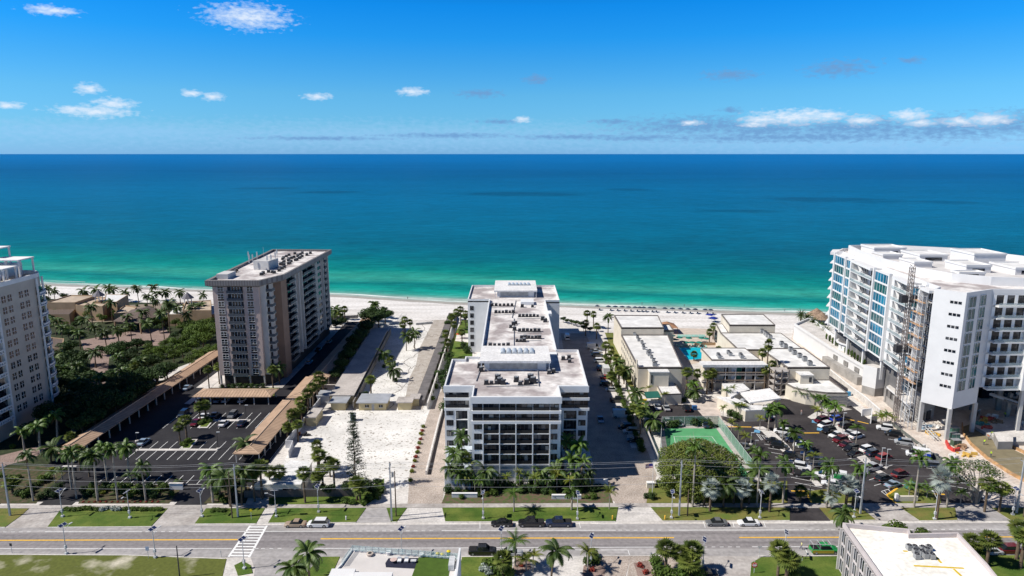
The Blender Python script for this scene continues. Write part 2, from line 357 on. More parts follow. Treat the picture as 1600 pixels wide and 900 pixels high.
bu=t.nodes.new('ShaderNodeBump'); bu.inputs['Strength'].default_value=.55; bu.inputs['Distance'].default_value=.5
lk(t,mt('ADD',noise(.25,.7,6,.65),mt('MULTIPLY',noise(.05,.16,3),2.5)),bu.inputs['Height']); lk(t,bu.outputs[0],b.inputs['Normal'])
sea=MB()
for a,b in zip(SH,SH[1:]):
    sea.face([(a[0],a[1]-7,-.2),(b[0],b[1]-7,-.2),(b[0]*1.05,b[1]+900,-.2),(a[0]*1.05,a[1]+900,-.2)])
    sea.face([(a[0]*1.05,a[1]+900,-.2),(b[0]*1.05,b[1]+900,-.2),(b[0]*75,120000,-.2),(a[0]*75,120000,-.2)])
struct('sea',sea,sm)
# ---- flat things on the ground
LZ={}
def flat(name,px,mat,z=.02,world=False,th=0):
    mb=MB(); P=px if world else PG(px,0)
    mb.prism(P,z-.012-th,z); return struct(name,mb,mat)
# inland base under the lots
flat('verge_ground',[(-420,20),(420,20),(420,300),(240,300),(110,300),(60,305),(-420,330)],M('inland_ground',(.50,.465,.43),.95,scale=.25,col2=(.62,.585,.55),scale2=1.5,detail=8),.008,True)
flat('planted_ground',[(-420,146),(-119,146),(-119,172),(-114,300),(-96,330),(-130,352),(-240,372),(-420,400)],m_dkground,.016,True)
# street
YB,YT=125.6,138.6
flat('road_shoulder',[(-420,124.6),(420,124.9),(420,139.6),(-420,135.0)],m_shoulder,.02,True)
flat('road',[(-420,128.0),(420,127.9),(420,135.9),(-420,132.8)],m_road,.026,True)
ln=MB()
def line(p,q,wd,z=.032,mb=None): (mb or ln).wallrun(p,q,wd,z-.004,z)
def wpx(a,b,wd,z=.032,mb=None): line(G(*a),G(*b),wd,z,mb)
def dashes(a,b,L,gap,wd):
    p=Vector(G(*a)); q=Vector(G(*b)); n=int((q-p).length/(L+gap)); dd=(q-p).normalized()
    for i in range(n): line(p+dd*i*(L+gap),p+dd*(i*(L+gap)+L),wd)
for a,b in (((70,831),(222,831)),((294,830.8),(385,830.6)),((414,830.4),(545,830)),((690,829.3),(962,828.6)),((1045,828.5),(1248,828)),((1330,828),(1420,827.6)),((1545,827),(1700,826.5))): wpx(a,b,.16)
for a,b in (((5,831.3),(64,831.2)),((227,831),(290,830.9)),((548,830),(688,829.4)),((966,828.6),(1040,828.5)),((1250,828),(1328,828)),((1422,827.6),(1545,827))): dashes(a,b,.8,.9,.14)
for a,b in (((-60,857.4),(362,857.4)),((396,857.3),(404,857.3)),((460,857),(520,857)),((520,857),(1030,855)),((1175,854.5),(1400,854)),((1500,853),(1700,853))): wpx(a,b,.16)
for a,b in (((408,857.3),(458,857)),((1035,855),(1172,854.6))): dashes(a,b,.8,.9,.14)
for a,b in (((745,872),(745,862)),((745,859.6),(980,859.4)),((981,859.4),(984,868)),((1325,823),(1102,824.5)),((1102,824.5),(1099,815)),((1145,815),(1147,823.5)),((1193,815),(1196,823.4)),((750,816),(750,826)),((905,817),(907,825)),((1258,857),(1263,868))): 
    if a!=(1325,823): wpx(a,b,.12)
# zebra crossing
p0,p1=Vector(G(357,870.5)),Vector(G(389,871)); p2,p3=Vector(G(391,821.5)),Vector(G(417,821.5))
line(p0,p2,.45); line(p1,p3,.45)
for i in range(11):
    a=p0+(p2-p0)*(i+.5)/11; bq=p1+(p3-p1)*(i+.5)/11; line(a,bq,.42,.030)
struct('road_marking',ln,m_paint)
yl=MB()
for a,b in (((-200,845),(372,843.3)),((501,842),(1053,840.2)),((1155,840),(1700,838.8))): wpx(a,b,.42,mb=yl)
struct('centre_line',yl,m_yel)
# worn bands on the carriageway: kerb line of the gutter
kb=MB()
for a,b in (((-100,825),(8,824.6)),((74,824.6),(237,823.4)),((304,819.4),(400,819)),((419,818),(556,817)),((612,816.4),(620,816.3)),((696,816),(962,815.6)),((1036,814.8),(1234,814)),((1298,814.2),(1369,813.4)),((1438,814.6),(1496,813.8)),((1580,813.8),(1700,813.4)),
            ((-100,866.6),(200,868)),((200,868),(352,873.6)),((720,870.4),(800,870.2)),((925,868.8),(1100,868.8)),((1185,869.5),(1400,868)),((1530,866.5),(1700,866))):
    kb.wallrun(G(*a),G(*b),.25,0,.13)
struct('kerb',kb,m_concl)
m_sandlawn=M('sandy_lawn',(.10,.115,.022),.95,scale=.16,col2=(.50,.46,.36),detail=13,thr=(.54,.74),bump=.3,scale2=1.5)
# sidewalk and verges
flat('sidewalk',[(-200,790.4),(300,789.6),(640,787.5),(1000,786.8),(1700,786.6),(1700,793.2),(1000,792.6),(640,793.6),(300,794.6),(-200,794.6)],m_conc,.10,th=.1)
for nm,pl,mt_ in (
 ('lawn',[(-80,795),(45,795),(33,806),(8,824),(-80,824.6)],m_drygrass),
 ('lawn',[(96,795),(262,795),(236,823),(74,824)],m_grass),
 ('lawn',[(322,794.8),(414,794.8),(400,818.5),(304,819)],m_grass),
 ('lawn',[(432,794.6),(572,794.3),(556,816.5),(419,817.5)],m_grass),
 ('lawn',[(604,794),(636,794),(620,815.6),(611,816)],m_grass),
 ('lawn',[(691,793.8),(966,793),(962,815),(696,815.5)],m_grass),
 ('lawn',[(1017,793),(1234,793.6),(1234,813.4),(1036,814.2)],m_drygrass),
 ('lawn',[(1280,793.8),(1345,793.8),(1369,812.8),(1298,813.6)],m_drygrass),
 ('lawn',[(1408,793.8),(1492,793.8),(1496,813.2),(1438,814)],m_drygrass),
 ('lawn',[(1550,794),(1700,794),(1700,813),(1580,813.2)],m_drygrass),
 ('lawn',[(-120,867.4),(200,868.4),(354,874),(345,912),(-120,912)],m_sandlawn),
 ('lawn',[(366,884),(380,877),(392,884),(395,896),(372,900)],m_grass),
 ('lawn',[(722,870.8),(800,870.6),(800,912),(712,912)],m_grass),
 ('lawn',[(500,870.6),(531,870.4),(512,912),(466,912)],m_grass),
 ('lawn',[(1172,900),(1174,880),(1190,871),(1400,869),(1400,912),(1172,912)],m_grass),
 ('lawn',[(1500,869),(1700,867),(1700,912),(1500,912)],m_grass),
 ('lawn',[(560,772),(600,748),(600,770),(575,787),(420,789),(420,778)],m_grass),
 ('lawn',[(700,760),(948,757),(958,786),(690,787)],m_soil),
 ('lawn',[(1015,756),(1230,752),(1230,786.4),(1010,786.4)],m_drygrass),
 ):
    flat(nm,pl,mt_,.115 if nm=='lawn' and mt_ is not m_soil else .06,th=.1 if mt_ is not m_soil else .0)
# driveways across the verge
for pl,mt_ in (([(46,795),(96,795),(74,824.8),(8,825)],m_conc),([(262,794.9),(322,794.9),(304,820),(238,823.8)],m_conc),([(414,794.7),(432,794.7),(419,818),(400,818.8)],m_concl),
   ([(572,794.4),(604,794.2),(611,816.3),(556,817)],m_shoulder),([(636,793.9),(691,793.9),(696,816),(620,816.3)],m_concl),([(966,793),(1017,793),(1036,814.6),(962,815.4)],m_concl),
   ([(1234,793.7),(1280,793.8),(1298,814),(1234,814)],m_asph2),([(1345,793.8),(1408,793.8),(1438,814.4),(1369,813.6)],m_conc),([(1492,793.9),(1550,794),(1580,813.8),(1496,813.8)],m_shoulder)):
    flat('driveway',pl,mt_,.035)
for pl,mt_ in (([(354,874),(380,872),(372,890),(368,912),(345,912)],m_concl),([(392,872),(530,869.8),(466,912),(395,912),(398,890)],m_shoulder),
   ([(800,870.6),(925,869.2),(900,912),(790,912)],m_concl),([(925,869),(985,868.8),(975,912),(905,912)],m_paver),([(985,869),(1060,868.9),(1075,912),(978,912)],m_paver),([(1060,868.9),(1190,869.6),(1172,882),(1170,912),(1072,912)],m_conc)):
    flat('driveway',pl,mt_,.045)
flat('mulch_bed',[(912,884),(936,880),(946,890),(942,912),(908,912)],m_brick,.07)
flat('mulch_bed',[(990,880),(1012,876),(1020,892),(1030,912),(1000,912)],m_brick,.07)
flat('mulch_bed',[(805,872),(828,876),(830,888),(812,900),(800,896)],m_brick,.07)
# ---- left lot
flat('parking_lot',[(-124,147.2),(-64,147.2),(-64,226),(-72.5,226),(-72.5,322),(-80,322),(-80,226.6),(-84,226.6),(-102,226.6),(-110,226.6),(-110,330),(-118.5,330),(-121,172)],m_asph,.02,True)
flat('entry_drive',[(60,789.6),(112,789.5),(160,750),(120,748)],m_asph,.024); flat('entry_drive',[(272,789.3),(322,789.2),(345,765),(300,760)],m_asph,.024)
flat('lawn',[(438//1+0,606),(352,606),(330,612),(322,617),(341,617),(412,617),(432,607)],m_grass,.10)
flat('lawn',[(418,612),(432,609),(428,619),(416,620)],m_grass,.11)
flat('tower_path',[(-84,226.9),(-80.3,226.9),(-80.3,303),(-84,303)],m_conc,.03,True)
flat('tower_path',[(297,632),(312,620),(334,602),(345,593),(340,590),(326,600),(305,618),(288,631)],m_concl,.08)
pl_=MB()
def seg(a,b,wd=.13): wpx(a,b,wd,.036,pl_)
for x0,y0,x1,y1,n,sx in ((233,719,251,703.6,0,0),):
    pass
def stalls(pyA,pyB,pxs,endline=True):
    YA=G(800,pyA)[1]; YB_=G(800,pyB)[1]
    for x in pxs: line((x,YA),(x,YB_),.13,.036,pl_)
xA=lambda px,py:G(px,py)[0]
xs_=[xA(150,757)+2.75*i for i in range(14)]; stalls(757,743,xs_)
line((xs_[0],G(0,757)[1]),(xs_[-1]+0,G(0,757)[1]),.13,.036,pl_)
xs_=[xA(196,718.5)+2.75*i for i in range(15)]; stalls(718.5,690,xs_)
xs_=[xA(252,671)+2.75*i for i in range(13)]; stalls(669.5,645,xs_)
struct('stall_line',pl_,m_paint)
m_bed=M('planted_bed',(.03,.05,.012),.95,scale=.8,col2=(.10,.07,.045),detail=8,bump=.5)
flat('planting_bed',[(122,787),(138,760),(146,757.5),(288,757.5),(264,787)],m_bed,.06)
flat('planting_bed',[(-60,735),(60,728),(108,735),(80,760),(56,787),(-60,787)],m_bed,.06)
flat('planting_bed',[(318,787),(340,765),(352,742),(372,740),(392,765),(384,787)],m_bed,.06)
def island(pts,hedge=False): flat('kerb_island',pts,m_concl,.14,th=.12)
island([(214,701.8),(342,701.8),(338,704.6),(211,704.6)]); island([(326,655.8),(392,655.8),(390,658.6),(322,658.6)])
for c in ((295,693),(322,660)):
    island([(c[0]-14,c[1]+9),(c[0]+2,c[1]+9),(c[0]+14,c[1]-6),(c[0]+2,c[1]-6)])
    flat('lawn',[(c[0]-10,c[1]+7.6),(c[0]+1,c[1]+7.6),(c[0]+11,c[1]-5),(c[0]+2,c[1]-5)],m_grass,.17)
# ---- resort drives far left
flat('resort_drive',[(0,712),(90,690),(130,655),(138,600),(142,560),(150,548),(172,548),(168,585),(158,620),(144,650),(104,690),(50,716),(0,730)],m_brick,.03)
flat('resort_drive',[(134,556),(126,532),(190,520),(255,510),(266,522),(253,540),(210,540),(178,556),(140,562)],m_brick,.034)
flat('resort_drive',[(236,590),(300,566),(300,575),(245,598)],m_concl,.036)
flat('resort_deck',[(95,482),(330,470),(330,486),(250,500),(95,505)],M('resort_deck',(.22,.18,.14),.9,.15,.5),.028)
# ---- vacant lot
flat('vacant_lot',[(432,742),(455,700),(520,640),(560,560),(600,505),(640,505),(704,500),(690,560),(672,640),(652,700),(636,760),(600,770),(540,742)],m_lotsand,.024)
flat('old_slab',[(660,640),(676,600),(690,560),(699,500),(678,500),(668,520),(655,545),(650,570),(640,590),(632,628),(640,640)],M('old_slab',(.34,.30,.26),.9,.2,.4,col2=(.44,.40,.36),scale2=2),.040)
cr_=MB(); random.seed(11)
prev=None
for k in range(70):
    y=500+k*2.0; cx=698-(y-500)*.42-26+4*math.sin(y*.22)+2.2*math.sin(y*.53)+(3 if int(y/14)%2 else -3)-(y-500)*.07
    p=G(cx,y)
    if prev: cr_.wallrun(prev,p,.2,.03,.06)
    prev=p
for y in (528,548,575,603):
    a=698-(y-500)*.42; prev=None
    for k in range(9):
        p=G(a-22-(y-500)*.05+k*2.6,y+2*math.sin(k*1.7)+ -k*.7)
        if prev: cr_.wallrun(prev,p,.16,.03,.06)
        prev=p
struct('slab_edge',cr_,M('slab_edge',(.16,.14,.12),.9,.2,1))
db=MB(); random.seed(3)
for k in range(620):
    u=random.random(); v=random.random(); py=570+ (755-570)*v**.7; x0=444+(700-py)*.9 if py<700 else 444; x0=max(442,560-(py-600)*.9); x1=690-(py-560)*.26
    p=G(x0+(x1-x0)*u,py); r=.06+.20*random.random()**2.5
    P=[(p[0]+r*(.6+random.random())*math.cos(a)*1.6,p[1]+r*(.6+random.random())*math.sin(a)) for a in (0,1.1,2.2,3.3,4.4,5.4)]
    db.prism(P,.026,.032+.05*random.random())
o=struct('sand_debris',db,M('sand_debris',(.22,.19,.15),.95,.4,.8)); o['kind']='stuff'; tag(o,'dark bits of rubble and weeds scattered over the white vacant lot','debris')
# ---- centre building drives
flat('paver_drive',[(637,787),(640,740),(652,700),(668,650),(676,630),(697,600),(700,640),(697,700),(694,760),(691,787)],m_paver,.03)
flat('paver_drive',[(20.2,147.6),(31.2,147.6),(33,160),(33.5,240),(33.5,300),(22,300),(20.2,200)],m_paver,.03,True)
flat('paver_drive',[(961,787),(1009,787),(1018,770),(1026,742),(1010,700),(960,700),(935,760),(955,770)],m_paver,.034)
flat('lawn',[(694,628),(700,560),(704,535),(722,500),(738,500),(738,560),(712,575),(706,620),(697,640)],m_grass,.05)
flat('lawn',[(975,595),(960,560),(945,520),(958,520),(985,590),(998,622),(1004,650),(994,650)],m_drygrass,.05)
# ---- hotel side
flat('hotel_lot',[(1006,634),(1080,632),(1086,640),(1150,655),(1180,648),(1215,622),(1262,628),(1290,642),(1330,634),(1356,654),(1375,660),(1420,690),(1470,716),(1532,772),(1540,787),(1480,787),(1228,787),(1216,770),(1180,735),(1121,672),(1100,668),(1036,668),(1014,650)],m_asph2,.03)
flat('hotel_walk',[(1082,632),(1120,622),(1128,655),(1150,668),(1120,668),(1098,650)],M('pink_paving',(.50,.43,.38),.9,.15,.5),.04)
flat('court_surround',[(1030,663),(1125,663),(1185,752),(1130,756),(1040,740)],m_conc,.04)
flat('tennis_court',[(1038,669.5),(1119,669.5),(1172,745),(1120,752),(1048,742)],M('court_green',(.085,.30,.13),.85,.1,.3),.05)
cl=MB()
for a,b in (((1053,682),(1112,682)),((1053,682),(1066,744)),((1112,682),(1158,744)),((1084,682),(1102,744))): wpx(a,b,.1,.058,cl)
struct('court_line',cl,m_paint)
flat('hotel_garden',[(1225,608),(1332,640),(1290,646),(1262,628),(1218,616)],m_conc,.05)
hl=MB()
def hl_(a,b,wd=.14): wpx(a,b,wd,.040,hl)
dR=Vector(G(1353,710))-Vector(G(1324,717.6)); dL=Vector(G(1290,756))-Vector(G(1236,746))
for a in ((1286,676),(1293,683),(1300,690.5),(1308,697),(1316,703),(1324,717.6),(1338,723),(1352,740.5),(1372,733),(1358,750),(1366,759)):
    p=Vector(G(*a)); line(p,p+dR.normalized()*5.4,.14,.040,hl)
for a in ((1194,694),(1200,700),(1205,707),(1211,714),(1218,719.6),(1226,739),(1236,746),(1242,754),(1250,762),(1258,771)):
    p=Vector(G(*a)); line(p,p+dL.normalized()*6.2,.14,.040,hl)
for a in ((1388,686),(1400,694),(1408,701),(1418,708),(1437,720),(1447,731),(1478,741),(1482,751),(1484,759),(1490,766)):
    p=Vector(G(*a)); line(p,p+dL.normalized()*5.4,.14,.040,hl)
hl_((1182,678),(1216,687)); hl_((1182,678),(1190,688)); hl_((1206,676),(1216,687)); hl_((1377,768),(1418,755)); hl_((1377,768),(1389,777)); hl_((1389,777),(1420,758))
for i in range(5): hl_((1186+5*i,679.5+1.4*i),(1192+5*i,687.5),.12); hl_((1382+6*i,767-2*i),(1388+5*i,774-3.8*i),.12)
struct('stall_line',hl,m_paint)
yb=MB()
for a,b in (((1249,677),(1280,676.8)),((1317,654),(1335,657.5)),((1340,658.5),(1357,662.5)),((1135,667),(1174,667.6)),((1179,667.5),(1192,667.8)),((1236,767.5),(1258,768)),((1456,772.5),(1476,772.8)),((1258,768),(1269,787)),((1386,774),(1400,787)),((1386,774),(1402,763))): wpx(a,b,.5,.09,yb)
struct('yellow_kerb',yb,m_yel)
bl=MB()
for c in ((1183,674),(1273,659),(1281,671)): bl.obox(G(*c),dL,1.6,2.2,.036,.042)
struct('blue_bay_marking',bl,M('blue_paint',(.12,.30,.48),.7,.1,1))
island([(1262,652),(1275,644),(1290,647),(1310,650),(1290,655),(1268,655)]); island([(1176,667.8),(1192,667),(1210,676),(1232,697),(1262,735),(1285,760),(1275,760),(1240,722),(1206,690),(1190,674)])
island([(1310,655),(1330,690),(1345,705),(1375,735),(1392,745),(1384,747),(1366,736),(1330,708),(1302,668)]) 
flat('lawn',[(1388,775),(1404,764),(1422,760),(1470,776),(1470,787),(1402,787)],m_drygrass,.13)
flat('lawn',[(1260,768),(1290,765),(1340,780),(1340,787),(1270,787)],m_drygrass,.13)
# construction yard
m_site=M('site_dirt',(.50,.42,.36),.95,scale=.25,col2=(.62,.56,.50),scale2=1.5,bump=.4,detail=8)
flat('construction_yard',[(1296,602),(1330,618),(1420,700),(1480,740),(1560,787),(1720,787),(1720,640),(1500,640),(1400,600),(1290,540),(1240,515),(1236,530)],m_site,.022)
# ---------------------------------------------------------------- buildings
m_stain=M('stained_roof',(.34,.30,.295),.9,scale=.13,col2=(.66,.63,.61),scale2=.8,detail=10,thr=(.40,.56))
m_bluewhite=M('pale_render',(.66,.67,.68),.8,.05,.4)
def quadpanel(mb,x0,x1,z0,z1,y,th=.06,mi=0): mb.box(x0,y-th,z0,x1,y,z1,mi)
# ===== central condominium
B=thing('condominium','long white six-storey condominium with stained flat roof, central block between sand lot and paver drive','building',(1,157,0))
YF,YW=157.0,165.0
polyM=[(-9.8,YF),(11.9,YF),(11.9,YW),(19.3,YW),(19.9,197.5),(13.4,197.5),(13.4,268),(19.1,268),(19.1,300),(10.6,300),(10.6,305),(-7.6,305),(-7.6,300),(-17.9,300),(-17.9,270),(-9.0,270),(-9.0,190.5),(-13.5,190.5),(-13.5,188),(-17.2,188),(-17.2,YW),(-9.8,YW)]
w=MB(); w.prism(polyM,0,21.5,0,1); wallo=w.build('wall',[m_bluewhite,m_stain],B)
p=MB(); p.parapet([(x,y) for x,y in polyM],.35,21.0,22.3); 
p.box(-10.0,YF-.25,20.6,12.1,YF-.003,22.3); p.box(-17.4,YW-.25,20.6,-9.9,YW-.003,22.25); p.box(12.0,YW-.25,20.6,19.5,YW-.003,22.25)
p.build('parapet',m_bluewhite,B)
# penthouses on the roof (raised white lids with vaulted skylights)
for (ya,yb,za,zb,xa,xb) in ((178.5,193.6,21.5,24.6,-8.8,10.6),(276,299,21.5,24.6,-7.4,10.4)):
    q=MB(); q.box(xa+1.2,ya+1.4,za,xb-1.2,yb-.4,zb-.6); q.build('penthouse_wall',m_bluewhite,B)
    q=MB(); q.box(xa,ya,zb-.6,xb,yb,zb); rf=q.build('penthouse_roof',m_roofw,B)
    q=MB(); q.box(xa+2.6,ya+1.3,za+.4,xb-3.6,ya+1.39,zb-.8); q.build('louvre',m_grey,B)
    for u in (xa+.3,xb-.55): q=MB(); q.box(u,ya+.2,za,u+.25,ya+.45,zb-.6); q.build('canopy_post',m_white,B)
    cy=(ya+yb)/2+1.2
    for k in range(6):
        q=MB(); cx=xa+6.2+k*1.65
        for j in range(6):
            a0=math.pi*j/6; a1=math.pi*(j+1)/6
            q.face([(cx-.7*math.cos(a0),cy-1.9,zb+.7*math.sin(a0)),(cx-.7*math.cos(a1),cy-1.9,zb+.7*math.sin(a1)),(cx-.7*math.cos(a1),cy+1.9,zb+.7*math.sin(a1)),(cx-.7*math.cos(a0),cy+1.9,zb+.7*math.sin(a0))][::-1])
        for yy in (cy-1.9,cy+1.9): q.face([(cx-.7*math.cos(math.pi*j/6),yy,zb+.7*math.sin(math.pi*j/6)) for j in range(7)])
        q.build('skylight',M('skylight',(.45,.48,.50),.25,.1,1,spec=.6),B)
q=MB(); q.box(3.6,193.9,19.2,13.3,196.5,21.9); q.build('roof_step',m_bluewhite,B)
q=MB(); q.box(3.4,262,21.5,8.6,268,22.8); q.build('roof_step',m_bluewhite,B)
q=MB(); q.box(13.4,244,18.5,14.6,249,22.4); q.build('roof_step',m_bluewhite,B)
# long upstand left of the connector roof
q=MB(); q.box(-9.25,192.0,20.8,-8.85,268,22.7); q.build('parapet',m_bluewhite,B)
# front facade
zr=[ZY(v,YF) for v in (628,640.8,645.4,656.6,661.5,676.6,692.4,708.3,724.3)]
def X(px,Y=YF): return XY(px,690,Y)
gl=Parts(B,'window',[m_glass,M('bronze_frame',(.07,.07,.075),.5,.1,1),M('curtain',(.30,.28,.25),.9,.25,.8),M('glass_reflect',(.05,.06,.075),.1,.5,.5,spec=.7)])
random.seed(21)
def glazing(x0,x1,z0,z1,y,n,mull=.07,dep=.12,rail=True):
    mb=MB(); mb.box(x0,y-.04,z0,x1,y-.003,z1,0)
    wd=(x1-x0)/n
    for k in range(n+1):
        xx=x0+wd*k; mb.box(xx-mull/2,y-.09,z0,xx+mull/2,y-.041,z1,1)
    for k in range(n):
        r=random.random()
        if r<.10: mb.box(x0+wd*k+.1,y-.06,z0+.1,x0+wd*(k+1)-.1,y-.042,z1-.1-(z1-z0)*.3*random.random(),2)
        elif r<.3: mb.box(x0+wd*k+.1,y-.06,z0+.1,x0+wd*(k+1)-.1,y-.042,z1-.1,3)
    if rail: mb.box(x0,y-.12,z0+(z1-z0)*.36,x1,y-.091,z0+(z1-z0)*.36+.05,1)
    return mb
m_railg=M('tinted_rail',(.016,.017,.020),.35,.2,1)
rl=Parts(B,'balcony_rail',m_railg)
bx0,bx1=-9.5,11.6
fin=[X(v) for v in (738.5,755,780.6,806,832.2,858.7,873)]
for (zt,zb) in ((zr[0],zr[1]),(zr[2],zr[3])):
    for a,b in zip(fin,fin[1:]):
        gl.add(glazing(a+.12,b-.12,zb,zt,YF,max(2,int((b-a)/1.3)),rail=False))
        mb=MB(); mb.box(a+.12,YF-.30,zb-.05,b-.12,YF-.27,zb+.8); rl.add(mb)
sl=MB()
for z in (zr[1],zr[3]): sl.box(bx0-.35,YF-.55,z-.75,bx1+.35,YF-.003,z-.02)
sl.build('floor_band',m_bluewhite,B)
rows=[(zr[4]-.1,zr[5]),(zr[5],zr[6]),(zr[6],zr[7]),(zr[7],zr[8])]
fs=Parts(B,'fin',m_bluewhite)
for x in fin[1:-1]:
    mb=MB(); mb.box(x-.13,YF-.75,0,x+.13,YF-.003,zr[3]-.77); fs.add(mb)
for (zt,zb) in rows:
    for a,b in zip(fin[1:-2],fin[2:-1]):
        gl.add(glazing(a+.17,b-.17,zb+.18,zt,YF,4,rail=False)); mb=MB(); mb.box(a+.17,YF-.5,zb+.1,b-.17,YF-.47,zb+1.0); rl.add(mb)
    for a,b in ((fin[0]+.4,fin[1]-.3),(fin[-2]+.3,fin[-1]-.4)):
        gl.add(glazing(a,b,zb+.95,zt-.15,YF,3,rail=False))
sb=MB()
for (zt,zb) in rows: sb.box(fin[1]-.1,YF-.6,zb-.1,fin[-2]+.1,YF-.12,zb+.1)
sb.build('floor_band',m_white,B)
q=MB()
for a,b in zip(fin[1:-2],fin[2:-1]): q.box(a+.2,YF-.05,1.2,b-.2,YF-.003,zr[8]-.5)
q.build('ground_panel',M('blue_grey_panel',(.30,.36,.42),.6,.1,.5),B)
# wings
for (px0,px1,lo,winc) in ((697,733.5,[(712.5,732)],[(698.5,709)]),(876,917.5,[(879,900.6)],[(903,914)])):
    zz=[ZY(v,YW) for v in (609,620.5,625,636.5,640.5,655,671,687,703)]
    a,b=X(px0,YW),X(px1,YW)
    for zt,zb in ((zz[0],zz[1]),(zz[2],zz[3])):
        for k in range(2):
            c0=a+(b-a)*k/2; c1=a+(b-a)*(k+1)/2; gl.add(glazing(c0+.05,c1-.05,zb,zt,YW,3,rail=False)); mb=MB(); mb.box(c0+.05,YW-.3,zb-.05,c1-.05,YW-.27,zb+.8); rl.add(mb)
        mb=MB(); mb.box(a-.3,YW-.5,zb-.72,b+.3,YW-.003,zb-.02); mb.build('floor_band',m_bluewhite,B)
    for r in range(4,8):
        for (u,v) in lo:
            u_,v_=X(u,YW),X(v,YW); gl.add(glazing(u_,v_,zz[r+1]+.15,zz[r]-.1,YW,4,rail=False)); mb=MB(); mb.box(u_-.1,YW-.45,zz[r+1]-.08,v_+.1,YW-.13,zz[r+1]+.12); mb.build('floor_band',m_white,B)
        for (u,v) in winc:
            gl.add(glazing(X(u,YW),X(v,YW),zz[r+1]+1.05,zz[r]-.2,YW,3,rail=False))
    for (u,v) in lo:
        for e_ in (u,v): mb=MB(); mb.box(X(e_,YW)-.13,YW-.5,0,X(e_,YW)+.13,YW-.003,zz[3]-.75); fs.add(mb)
for o_ in (gl,rl,fs): o_.done()
# side windows of the far wing
q=MB()
for k in range(6): q.box(-17.96,271+.5,3+3*k,-17.903,276,4.8+3*k)
q.build('side_glazing',m_glass,B)
q=MB()
for k in range(6): q.box(-17.0,269.9,2.6+3*k,-15.5,269.97,4.4+3*k)
q.build('side_glazing',m_glass,B)
# entry structures, low walls, ramp
C1=thing('entry_canopy','low white entry block with sloping lid beside the left wing of the central condominium','canopy',(-13,157,0))
q=MB(); q.prism([(-16.3,153),(-10,153),(-10,YW-.3),(-16.3,YW-.3)],0,5.6,0,1,ztop=[5.0,5.0,6.2,6.2]); q.build('wall',[m_bluewhite,M('pale_blue_lid',(.45,.50,.55),.6,.05,1)],C1)
q=MB(); q.box(-15.9,154.2,3.9,-9.9,154.48,4.25); q.build('fascia',m_white,C1)
C2=thing('carport_block','low flat white block beside the right wing of the central condominium','outbuilding',(17,158,0))
q=MB(); q.box(13,157.5,0,19.8,YW-.4,4.4); q.build('wall',m_bluewhite,C2); q=MB(); q.box(12.8,157.2,4.403,20,YW-.3,4.8); q.build('roof',m_roofw,C2)
def wallthing(label,pts,h,th,mat,cat='wall',name='boundary_wall',z0=0,group=None,cap=None):
    mb=MB()
    for a,b in zip(pts,pts[1:]): mb.wallrun(a,b,th,z0,h)
    if cap:
        o=thing(name,label,cat,(*pts[0],0),group); mb.build('wall',mat,o); c=MB()
        for a,b in zip(pts,pts[1:]): c.wallrun(a,b,th+.12,h+.002,h+.12)
        c.build('coping',cap,o); return o
    o=mb.build(name,mat); return tag(o,label,cat,group)
wallthing('curved white ramp parapet on the left flank of the central condominium, with dark drain line',[G(666,742),G(676,700),G(686,660),G(692,640),G(697,632),G(704,628)],1.1,.45,m_concl,name='ramp_wall')
q=MB(); 
for a,b in zip([(671,742),(680,702),(690,660),(695,641)],[(680,702),(690,660),(695,641),(699,634)]): q.wallrun(G(*a),G(*b),.9,.04,.07)
struct('drain_channel',q,M('drain_channel',(.07,.06,.06),.9,.2,1))
for (a,b,h,l) in (((706,777),(746,777),1.0,'low white entrance wall left of the round palm in the front planting'),((862,779.6),(908,779.6),1.0,'low white entrance wall among shrubs right of the round palm'),((905,756.6),(950,756.6),1.2,'low white wall running from the right wing towards the paver drive')):
    wallthing(l,[G(*a),G(*b)],h,.5,m_bluewhite,name='entrance_wall',cap=m_white)
wallthing('low stone pier with flat cap beside the paver drive and flagpole',[G(1010,762),G(1022,762)],1.4,1.0,m_cream,cap=m_white,name='entrance_pier')
# ===== rooftop units
def unit_proto(kind):
    t_=thing('rooftop_unit','unit','air conditioner',(0,-500,0))
    if kind=='box':
        q=MB(); q.box(-.5,-500.5,.12,.5,-499.5,1.0); q.box(-.6,-500.6,0,.6,-499.4,.1); q.build('casing',m_dkmetal,t_)
        q=MB(); q.lathe((0,-500,1.0),[(.42,0),(.42,.1),(.36,.1),(.1,.02)],10); q.build('fan',m_grey,t_)
    else:
        q=MB(); q.box(-.48,-500.48,.12,.48,-499.52,1.05); q.build('casing',m_grey,t_)
        q=MB(); q.lathe((0,-500,1.05),[(.42,0),(.42,.12),(.36,.12),(.12,.02)],12); q.build('fan',m_dkmetal,t_)
    return t_
U={k:unit_proto(k) for k in ('box','pale')}; UF={k:True for k in U}
def unit(k,loc,lab,grp,sc=1.0,rz=0):
    if UF[k]:
        UF[k]=False; o=U[k]; o.location=loc; o.rotation_euler=(0,0,rz); o.scale=(sc,sc,sc); o['label']=lab; o['group']=grp; return o
    return dup(U[k],loc,rz,sc,lab,grp)
for k_ in U: children(U[k_])
random.seed(8)
def urow(px0,px1,py,n,z,lab,grp,k='box',sc=1.0):
    a=G(px0,py,z); b=G(px1,py,z)
    for i in range(n):
        u=i/max(1,n-1); unit(k,(a[0]+(b[0]-a[0])*u,a[1]+(b[1]-a[1])*u+random.uniform(-.15,.15),z),'%s, %s'%(lab,ordi(i,n) or 'on its own'),grp,sc*random.uniform(.85,1.15))
cg='air conditioning units on the central roof'
zc=21.52
